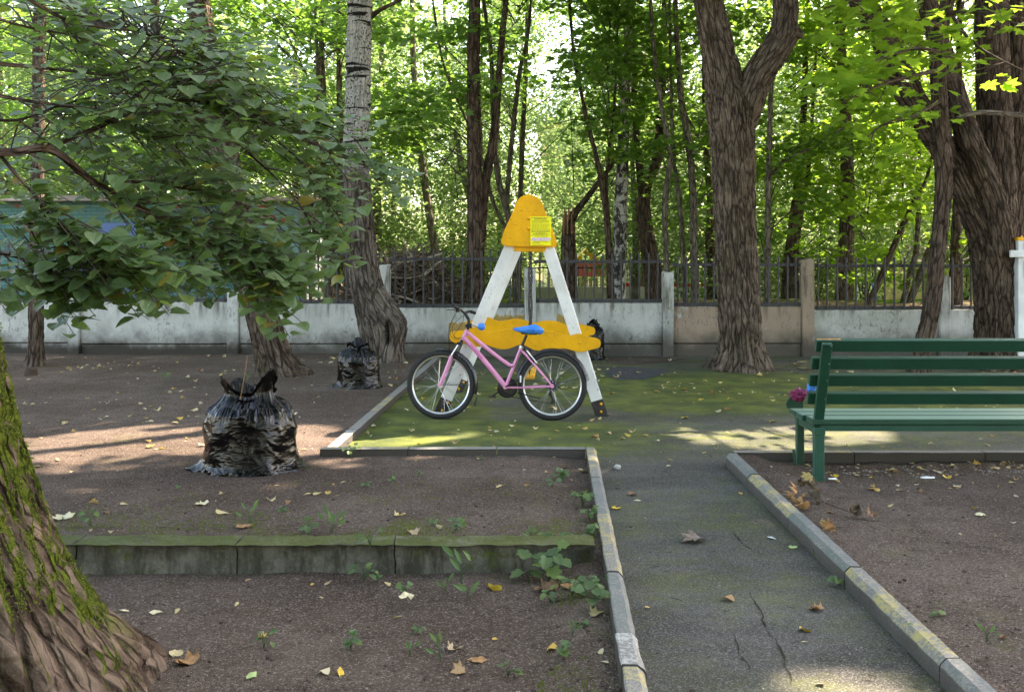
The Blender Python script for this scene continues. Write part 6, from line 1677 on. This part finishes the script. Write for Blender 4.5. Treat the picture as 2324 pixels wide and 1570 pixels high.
# crumbs, twigs and pebbles on the soil
paths = []
for i in range(520):
    q = G(r_.uniform(150, 2324), 830+r_.uniform(0, 1)**.8*740, .03); z_ = surf(q[0], q[1])[0]
    if z_ == 0 and r_.uniform() < .8: continue
    a_ = r_.uniform(0, 6.28); L = r_.uniform(.012, .07); d = np.array([math.cos(a_), math.sin(a_), r_.normal(0, .05)])
    paths.append(np.array([np.r_[q[0], q[1], z_+.004, .0012], np.r_[np.array([q[0], q[1], z_+.005])+d*L*.5, .0015], np.r_[np.array([q[0], q[1], z_+.004])+d*L, .0008]]))
V, Fs = multi_tubes(paths, 4); tag(link('twig_scatter', np_mesh('twig_scatter', V, Fs), M['twig']), 'small broken twigs and stalks strewn over the bare soil', 'twigs', None, 'stuff')
b = MB()
for i in range(520):
    q = G(r_.uniform(100, 2324), 840+r_.uniform(0, 1)**.7*730, .03); z_ = surf(q[0], q[1])[0]
    if z_ == 0 and r_.uniform() < .75: continue
    s_ = r_.uniform(.0018, .006); b.ball((q[0], q[1], z_+s_*.2), s_, 5, 3, .7)
for i in range(240):
    q = np.array([r_.uniform(2.2, 4.0), r_.uniform(6.75, 7.1)]); z_ = surf(q[0], q[1])[0]; s_ = r_.uniform(.004, .013); b.ball((q[0], q[1], z_+s_*.2), s_, 5, 3, .4)
tag(b.obj('pebble_scatter', m_plain('pebbles', (.27, .235, .21), .9, 0, .2, .6, 60)), 'pale pebbles and crumbs scattered on the soil, thickest behind the bench', 'pebbles', None, 'stuff')
b = MB()
for i in range(420):
    q = G(r_.uniform(100, 2324), 850+r_.uniform(0, 1)**.7*720, .03); z_ = surf(q[0], q[1])[0]
    if z_ == 0 and r_.uniform() < .9: continue
    s_ = r_.uniform(.004, .013); b.ball((q[0], q[1], z_+s_*.15), s_, 6, 4, .6)
tag(b.obj('soil_crumbs', m_plain('soil_crumbs', (.075, .052, .044), 1.0, 0, .1, .4, 60)), 'dark loose crumbs of soil lying on the trodden ground', 'soil', None, 'stuff')

# single large leaves with a look of their own
def big_leaf(u, v, s_, tm, mat, label, rz, cu=.6, ex=.3, seed=0, tilt=(0, 0), z0_=None, fine=3):
    q = G(u, v, .02)
    for k_ in range(3): zq = surf(q[0], q[1])[0] if z0_ is None else z0_; q = G(u, v, zq)
    V, Fs = curl(tm, cu*.55, ex*.5, seed); V = V.copy(); V[:, 1] -= .45
    bm = bmesh.new(); vs2 = [bm.verts.new(p) for p in V]
    for f in Fs:
        for ff in f: bm.faces.new([vs2[int(i_)] for i_ in ff])
    bmesh.ops.triangulate(bm, faces=bm.faces[:]); bmesh.ops.subdivide_edges(bm, edges=bm.edges[:], cuts=2, use_grid_fill=True)
    rr = np.array([[w_.co.x, w_.co.y, w_.co.z] for w_ in bm.verts]); dz_ = .05*fbm(rr*5+seed, 3, seed)
    for w_, d_ in zip(bm.verts, dz_): w_.co.z += float(d_)
    mn = min(w_.co.z for w_ in bm.verts)
    for w_ in bm.verts: w_.co.z -= mn
    me_ = bpy.data.meshes.new('large_leaf'); bm.to_mesh(me_); bm.free(); me_.polygons.foreach_set('use_smooth', np.ones(len(me_.polygons), bool))
    o = link('large_leaf', me_, mat); o.location = (q[0], q[1], zq+.002); o.rotation_euler = (tilt[0], tilt[1], rz); o.scale = (s_*.82,)*3
    tag(o, label, 'leaf'); return o
cream = m_plain('leaf_cream', (.62, .54, .34), .6, 0, .3, .15, 30, .3); yel = m_plain('leaf_yellow', (.62, .42, .05), .6, 0, .3, .2, 30, .3); grey = m_plain('leaf_grey', (.20, .155, .125), .8, 0, .2, .3, 30, .4)
green_l = m_plain('leaf_green_pale', (.33, .42, .17), .6, 0, .3, .2, 30, .3); silver = m_plain('leaf_silver', (.52, .56, .55), .6, 0, .3, .1, 30, .3)
big_leaf(421, 1503, .115, MAPLE, M['dry_orange'], 'large curled orange-brown maple leaf on the near soil by the mossy trunk', 1.2, .9, .5, 1)
big_leaf(1572, 1230, .15, MAPLE, grey, 'large withered grey-brown leaf flat on the asphalt path', 1.9, .5, -.3, 2)
big_leaf(921, 1356, .085, HEART, cream, 'pale cream heart-shaped leaf on the soil below the concrete kerb', .4, .2, .2, 3)
big_leaf(355, 1392, .075, OVAL, cream, 'pale cream narrow leaf on the near soil right of the mossy trunk', 1.9, .9, .3, 4)
big_leaf(283, 1387, .065, OVAL, cream, 'small pale leaf on the soil close to the foot of the mossy trunk', 1.4, .3, .2, 5)
big_leaf(1118, 1340, .085, HEART, yel, 'upright curled yellow-orange leaf on the soil below the kerb end', 2.6, 1.4, .8, 6, (.9, .3))
big_leaf(1085, 1500, .105, OVAL, M['dry_orange'], 'curled tan leaf rolled at its tip on the near soil', 1.5, 1.4, .9, 7)
big_leaf(772, 1530, .07, OVAL, yel, 'yellow folded leaf standing on the near soil', .5, 1.6, .5, 8, (.5, .4))
big_leaf(570, 1537, .075, OVAL, green_l, 'pale green narrow leaf on the near soil', -.4, .6, .3, 9)
big_leaf(140, 1175, .14, MAPLE, cream, 'broad pale yellow maple leaf on the terrace behind the mossy trunk', .8, .2, .2, 10)
big_leaf(552, 1198, .10, HEART, M['dry_orange'], 'broad tan leaf lying on moss by the concrete kerb', 1.0, .3, .4, 11)
big_leaf(456, 1146, .10, MAPLE, cream, 'ribbed cream leaf on the terrace soil in front of the big bin bag', 1.4, .3, .2, 12)
big_leaf(1322, 1072, .10, HEART, cream, 'large pale yellow leaf leaning against the corner kerb stone', 2.4, .4, .3, 13, (.35, 0))
big_leaf(1283, 1062, .085, OVAL, yel, 'curled orange leaf on the terrace near the kerb corner', 1.5, 1.1, .6, 14)
big_leaf(1752, 1223, .075, OVAL, silver, 'narrow silvery leaf on the asphalt path', .75, .1, .1, 15)
big_leaf(1798, 1243, .055, HEART, green_l, 'small round pale green leaf on the asphalt path', .2, .1, .1, 16)
big_leaf(1852, 1385, .075, MAPLE, M['dry_orange'], 'curled brown maple leaf on the path near the right kerb', .9, .9, .5, 17)
big_leaf(1824, 1433, .06, HEART, yel, 'upright amber leaf on the path', 2.2, .9, .6, 18, (.6, .1))
big_leaf(1238, 1340, .14, MAPLE, M['dry_brown'], 'dark red-brown withered leaf at the foot of the concrete kerb', 1.3, .8, .5, 19)
big_leaf(1290, 1337, .11, OVAL, M['dry_orange'], 'rusty orange curled leaf among weeds below the kerb end', .9, 1.0, .5, 20)
big_leaf(1262, 1363, .09, OVAL, M['dry_dark'], 'dark shrivelled leaf on the soil below the weeds', 1.5, 1.2, .7, 21)
for i, (u, v, m_, lb) in enumerate(((1886, 1165, M['dry_orange'], 'bright rust-brown leaf on the soil beside the dry twig'), (1980, 1112, M['dry_orange'], 'rust-coloured leaf on the soil in front of the bench'), (2225, 1170, cream, 'pale cream curled leaf on the soil right of the dry twig'), (2170, 1105, cream, 'large pale leaf on the soil below the bench'), (2150, 1085, yel, 'amber leaf lying near the kerb behind the bench leg'), (1895, 1083, yel, 'small yellow leaf beside the near bench leg'), (1445, 1137, cream, 'pale leaf on the path beside the left kerb'), (1436, 1124, M['dry_brown'], 'brown folded leaf on the path beside the left kerb'), (1400, 1155, yel, 'narrow yellow leaf on the path by the kerb stone joint'))):
    big_leaf(u, v, .07, [OVAL, HEART, MAPLE][i % 3], m_, lb, .7*i, .6, .4, 30+i)
# dry twig with withered leaves by the right kerb
DT = tag(empty('dry_branch', G(1850, 1140, .06)), 'dry broken twig with withered brown leaves lying beside the right kerb', 'dry branch'); dl = np.array(DT.location)
MB().tube(crom(np.array([G(1822, 1128, .09), G(1850, 1133, .085), G(1885, 1145, .075), G(1925, 1160, .07)])-dl, 6), .003, 5).obj('twig', M['twig'], DT)
rr = np.random.default_rng(8)
for i, (u, v, h_, m_) in enumerate(((1808, 1122, .05, 'dry_orange'), (1815, 1112, .10, 'dry_dark'), (1826, 1128, .05, 'dry_orange'), (1838, 1115, .09, 'dry_dark'), (1845, 1132, .04, 'dry_dark'), (1852, 1122, .07, 'dry_brown'), (1835, 1102, .13, 'fallen'), (1812, 1140, .02, 'dry_orange'), (1860, 1138, .02, 'dry_dark'), (1932, 1162, .03, 'dry_dark'), (1942, 1158, .04, 'dry_dark'), (1966, 1164, .04, 'dry_dark'), (1975, 1168, .03, 'dry_brown'), (1822, 1150, .01, 'dry_orange'), (1868, 1182, .02, 'fallen'), (1880, 1190, .01, 'dry_orange'))):
    V, Fs = curl([MAPLE, HEART, OVAL][i % 3], 1.2, .8, 50+i); V = V.copy(); V[:, 1] -= .4
    me_ = np_mesh('leaf', V, Fs, False, {'rnd': np.full(len(V), .5)}); me_.materials.append(M[m_]); o = link('leaf', me_, None, DT)
    o.location = [float(c) for c in (G(u, v+10, .06)+np.array([0, 0, h_*.6])-dl)]; o.rotation_euler = (rr.uniform(-1.2, 1.2), rr.uniform(-1, 1), rr.uniform(0, 6)); o.scale = (rr.uniform(.06, .085),)*3
# stump, stone, litter
sp_ = G(70, 852, .045); o = MB().tube([(0, 0, -.05), (0, 0, .05), (.01, 0, .095)], [.085, .08, .07], 14).obj('tree_stump', M['bark_dark']); o.location = sp_; tag(o, 'small dark sawn stump in the soil near the slim trunk', 'stump')
o = blob('stone', None, .026, .02, .022, m_plain('stone', (.42, .40, .37), .9), .25, 2, 5, 20, 12); o.location = G(1401, 1065)+np.array([0, 0, .016]); tag(o, 'small pale stone on the asphalt near the kerb corner', 'stone')
for i, (u, v, s_, lb) in enumerate(((2105, 1085-0, .05, 'scrap of white paper on the soil right of the bench leg'), (1890, 1088, .03, 'small white paper scrap beside the bench leg'))):
    o = blob('paper_scrap', None, s_, s_*.5, .006, M['white_plastic'], .4, 3, 40+i, 20, 10); o.location = G(u, v, .07)+np.array([0, 0, .006]); tag(o, lb, 'paper')
# ------------------------------------------------------------------ weeds
def tmpl_lobed():
    h = [(0, 0), (.20, -.10), (.45, -.02), (.52, .18), (.40, .28), (.55, .45), (.48, .66), (.30, .68), (.22, .90), (0, 1.0)]
    V = h+[(-x, y) for x, y in h[1:-1]]; n_ = len(h); a = list(range(n_)); b_ = [0]+[n_-1]+[n_+(n_-3-i) for i in range(n_-2)]
    return np.array([(x, y, .18*abs(x)-.12*(y-.3)**2+.05*math.sin(9*y)*abs(x)) for x, y in V]), [np.array([a]), np.array([b_])]
LOBED = tmpl_lobed()
LONG = (OVAL[0]*np.array([.55, 1, 1]), OVAL[1])
def weed(u, v, kind, n_, h_, s_, seed, label, zb=None, spread=.5, name='weed'):
    q = G(u, v, .02)
    for k_ in range(3):
        zq = surf(q[0], q[1])[0] if zb is None else zb; q = G(u, v, zq)
    s_ *= .78; h_ *= .88; rr = np.random.default_rng(seed); o = tag(empty(name, (q[0], q[1], zq)), label, 'plant', 'weeds in the soil'); st = MB(); 
    for i in range(n_):
        a_ = rr.uniform(0, 6.28); ht = h_*rr.uniform(.45, 1.05); out = spread*h_*rr.uniform(.3, 1.1)
        e = np.array([math.cos(a_)*out, math.sin(a_)*out, ht]); m_ = e*np.array([.35, .35, .7])
        st.tube(crom(np.array([(0, 0, -.005), m_, e]), 4), .0014, 4)
        tmv = {'lobed': LOBED, 'heart': HEART, 'oval': OVAL, 'long': LONG}[kind]
        nr = np.array([[rr.normal(0, .3), -.35+rr.normal(0, .25), 1]]); tp = np.array([[math.cos(a_), math.sin(a_)-.3, .9 if kind == 'long' else -.1]])
        ms = leaf_mesh('leaf', tmv, e[None], nr if kind != 'long' else np.array([[rr.normal(0, .4), -1, .3]]), tp, np.array([s_*rr.uniform(.6, 1.15)]), np.array([rr.uniform(0, 1)])); ms.materials.append(M['weed'])
        lf = link('leaf', ms, None, o)
    st.obj('stems', M['weed'], o)
    return o
S1 = 'small green weed seedling on the trodden soil'
for i, (u, v, k_, n_, h_, s_, lb) in enumerate((
    (797, 1040, 'lobed', 8, .13, .055, 'leafy lobed weed growing out of the corner of the far kerb'), (872, 1038, 'heart', 4, .06, .03, S1),
    (205, 1195, 'heart', 5, .09, .05, 'low branching weed on the terrace behind the mossy trunk'), (568, 1192, 'long', 6, .10, .07, 'tuft of upright narrow leaves beside the broad tan leaf'), (700, 1212, 'heart', 7, .08, .05, 'round-leaved weed near the joint of the concrete kerb'),
    (752, 1210, 'long', 8, .12, .09, 'coarse dock-like weed with a spent stalk on the terrace'), (1035, 1203, 'lobed', 7, .06, .045, 'low lobed weed on mossy soil behind the concrete kerb'), (985, 1190, 'heart', 4, .04, .035, S1),
    (1275, 1092, 'lobed', 11, .10, .06, 'clump of lobed weed near the corner of the terrace'), (1253, 1105, 'heart', 4, .07, .05, 'two-leaved weed beside the lobed clump on the terrace'), (1322, 1150, 'lobed', 16, .10, .05, 'dense lobed weed against the left path kerb'), (1338, 1180, 'lobed', 10, .08, .05, 'ground ivy at the kerb below the dense lobed weed'),
    (1345, 1215, 'heart', 8, .07, .045, 'ground ivy creeping beside the yellow kerb stone'), (1285, 1228, 'heart', 12, .05, .04, 'mat of ground ivy on top of the kerb end'), (1240, 1226, 'heart', 10, .05, .04, 'mat of ground ivy left along the kerb top'), (1205, 1222, 'long', 7, .05, .05, 'grassy tuft along the kerb top'),
    (1330, 1235, 'heart', 8, .05, .04, 'ground ivy in the corner where the two kerbs meet'),
    (1245, 1322, 'lobed', 13, .19, .085, 'tall lobed weed growing against the mossy concrete kerb'), (1200, 1318, 'lobed', 4, .12, .085, 'three-lobed leaf sprig left of the tall weed'), (1298, 1352, 'lobed', 8, .11, .07, 'drooping green sprig right of the tall weed'), (1248, 1365, 'oval', 10, .07, .06, 'low spreading weed below the tall one'),
    (826, 1322, 'oval', 7, .12, .065, 'broad-leaved plantain at the foot of the kerb joint'), (862, 1318, 'heart', 4, .05, .035, S1), (918, 1345, 'heart', 8, .05, .035, 'creeping round-leaved weed in front of the kerb'), (1047, 1330, 'long', 4, .17, .11, 'single upright dock leaf in front of the kerb'), (1062, 1358, 'long', 3, .05, .10, 'flat green leaf lying out from the dock plant'), (1012, 1345, 'long', 3, .06, .07, S1),
    (1345, 1385, 'heart', 10, .12, .06, 'round-leaved weed leaning on the left path kerb'), (1362, 1345, 'heart', 8, .09, .045, 'ground ivy tangled at the kerb below the terrace end'), (1320, 1420, 'heart', 4, .03, .035, S1), (1268, 1490, 'lobed', 6, .07, .05, 'pale green weed near the lower kerb'),
    (598, 1470, 'oval', 5, .08, .045, 'small three-leaved weed on the near soil'), (795, 1475, 'lobed', 6, .07, .04, 'spindly weed on the near soil'), (1000, 1500, 'long', 5, .09, .06, 'small upright weed left of the curled tan leaf'), (1152, 1535, 'oval', 5, .06, .05, 'small folded weed near the bottom of the soil plot'), (955, 1435, 'oval', 4, .04, .04, S1), (930, 1490, 'long', 4, .05, .05, S1), (1300, 1445, 'long', 4, .04, .05, S1),
    (405, 1110, 'heart', 3, .03, .03, S1), (640, 1160, 'heart', 4, .03, .03, S1), (885, 1095, 'lobed', 4, .04, .035, S1), (950, 1080, 'heart', 4, .04, .03, S1), (1090, 1045, 'heart', 3, .04, .03, S1), (830, 1105, 'heart', 4, .04, .035, S1), (380, 870, 'long', 7, .12, .08, 'thin grass tuft on the shaded soil before the wall'), (560, 870, 'long', 6, .14, .08, 'grass tuft at the foot of the leaning trunk'),
    (1860, 1260, 'heart', 4, .05, .05, 'green leaf cluster tucked behind the right kerb'), (1905, 1330, 'heart', 5, .05, .05, 'small weed behind the right kerb'), (2080, 1440, 'oval', 4, .04, .05, S1), (2240, 1455, 'long', 5, .06, .05, S1), (2130, 1400, 'heart', 3, .03, .035, S1))):
    weed(u, v, k_, n_, h_, s_, 400+i, lb)
# plant rooted on top of the kerb joint
w_ = weed(840, 1240, 'oval', 8, .10, .05, 480, 'leggy pale weed standing on top of the concrete kerb joint', .128, .45)
w_ = weed(520, 800, 'lobed', 4, .10, .06, 481, 'small green seedling at the foot of the white wall', None)
# short moss and grass along the terrace edge and kerb bank
r_ = np.random.default_rng(505); N1 = 6500
x = r_.uniform(-2.6, .52, N1); y = np.where(r_.uniform(0, 1, N1) < .55, 4.98+np.abs(r_.normal(0, .28, N1)), r_.uniform(4.98, 6.6, N1))
m_ = (fbm(np.c_[x*2.4, y*2.4, 0*x], 4, 9) > .08) & (y < 7.2); x, y = x[m_], y[m_]
x2 = r_.uniform(-.32, -.02, 2200); y2 = r_.uniform(3.0, 4.8, 2200); x2 = xl(y2)+x2; m_ = fbm(np.c_[x2*3, y2*2.2, 0*x2], 4, 19) > .12; x = np.r_[x, x2[m_]]; y = np.r_[y, y2[m_]]
zq = gz(x, y); n_ = len(x)
me_ = leaf_mesh('moss_blades', (QUAD[0]*np.array([.35, 1, 1]), QUAD[1]), np.c_[x, y, zq-.002], np.c_[r_.normal(0, 1, n_), r_.normal(-.6, 1, n_), r_.normal(.4, .3, n_)], np.c_[r_.normal(0, .9, n_), r_.normal(0, .9, n_), np.ones(n_)], r_.uniform(.008, .022, n_), r_.uniform(.3, 1, n_))
M['moss_blade'] = m_leaf('moss_blade', [(0, (.05, .08, .015)), (1, (.16, .19, .03))], (.3, .4, .03), .3, .7, .2)
tag(link('moss_cover', me_, M['moss_blade']), 'thin fringe of moss and tiny grass along the terrace edge', 'moss', None, 'stuff')
# moss tufts on the near trunk
tr = [c for c in TREES['near'].children if c.name.startswith('trunk')][0]
nv = len(tr.data.vertices); co = np.empty(nv*3, np.float32); tr.data.vertices.foreach_get('co', co); co = co.reshape(-1, 3)+np.array(TREES['near'].location)
no = np.empty(nv*3, np.float32); tr.data.vertex_normals.foreach_get('vector', no); no = no.reshape(-1, 3)
k_ = .55*no[:, 0]+.15*no[:, 2]-.15*no[:, 1]+.75*fbm(co*3.0, 4, 33)+.35*fbm(co*14, 3, 34); m_ = (k_ > .66) & (no[:, 0] > .55) & (co[:, 2] > .10) & (co[:, 2] < 2.2) & (no[:, 1] < .5)
ids = np.where(m_)[0]; ids = r_.choice(ids, min(9000, len(ids)), replace=False); n_ = len(ids)
me_ = leaf_mesh('moss', (QUAD[0]*np.array([.42, 1, 1]), QUAD[1]), co[ids]-np.array(TREES['near'].location)+r_.normal(0, .003, (n_, 3)), r_.normal(0, 1, (n_, 3))+no[ids], no[ids]+r_.normal(0, .6, (n_, 3)), r_.uniform(.008, .020, n_), np.clip(r_.normal(.5, .25, n_), 0, 1))
tag(link('moss', me_, M['moss_blade'], TREES['near']), None, None, None, 'stuff')
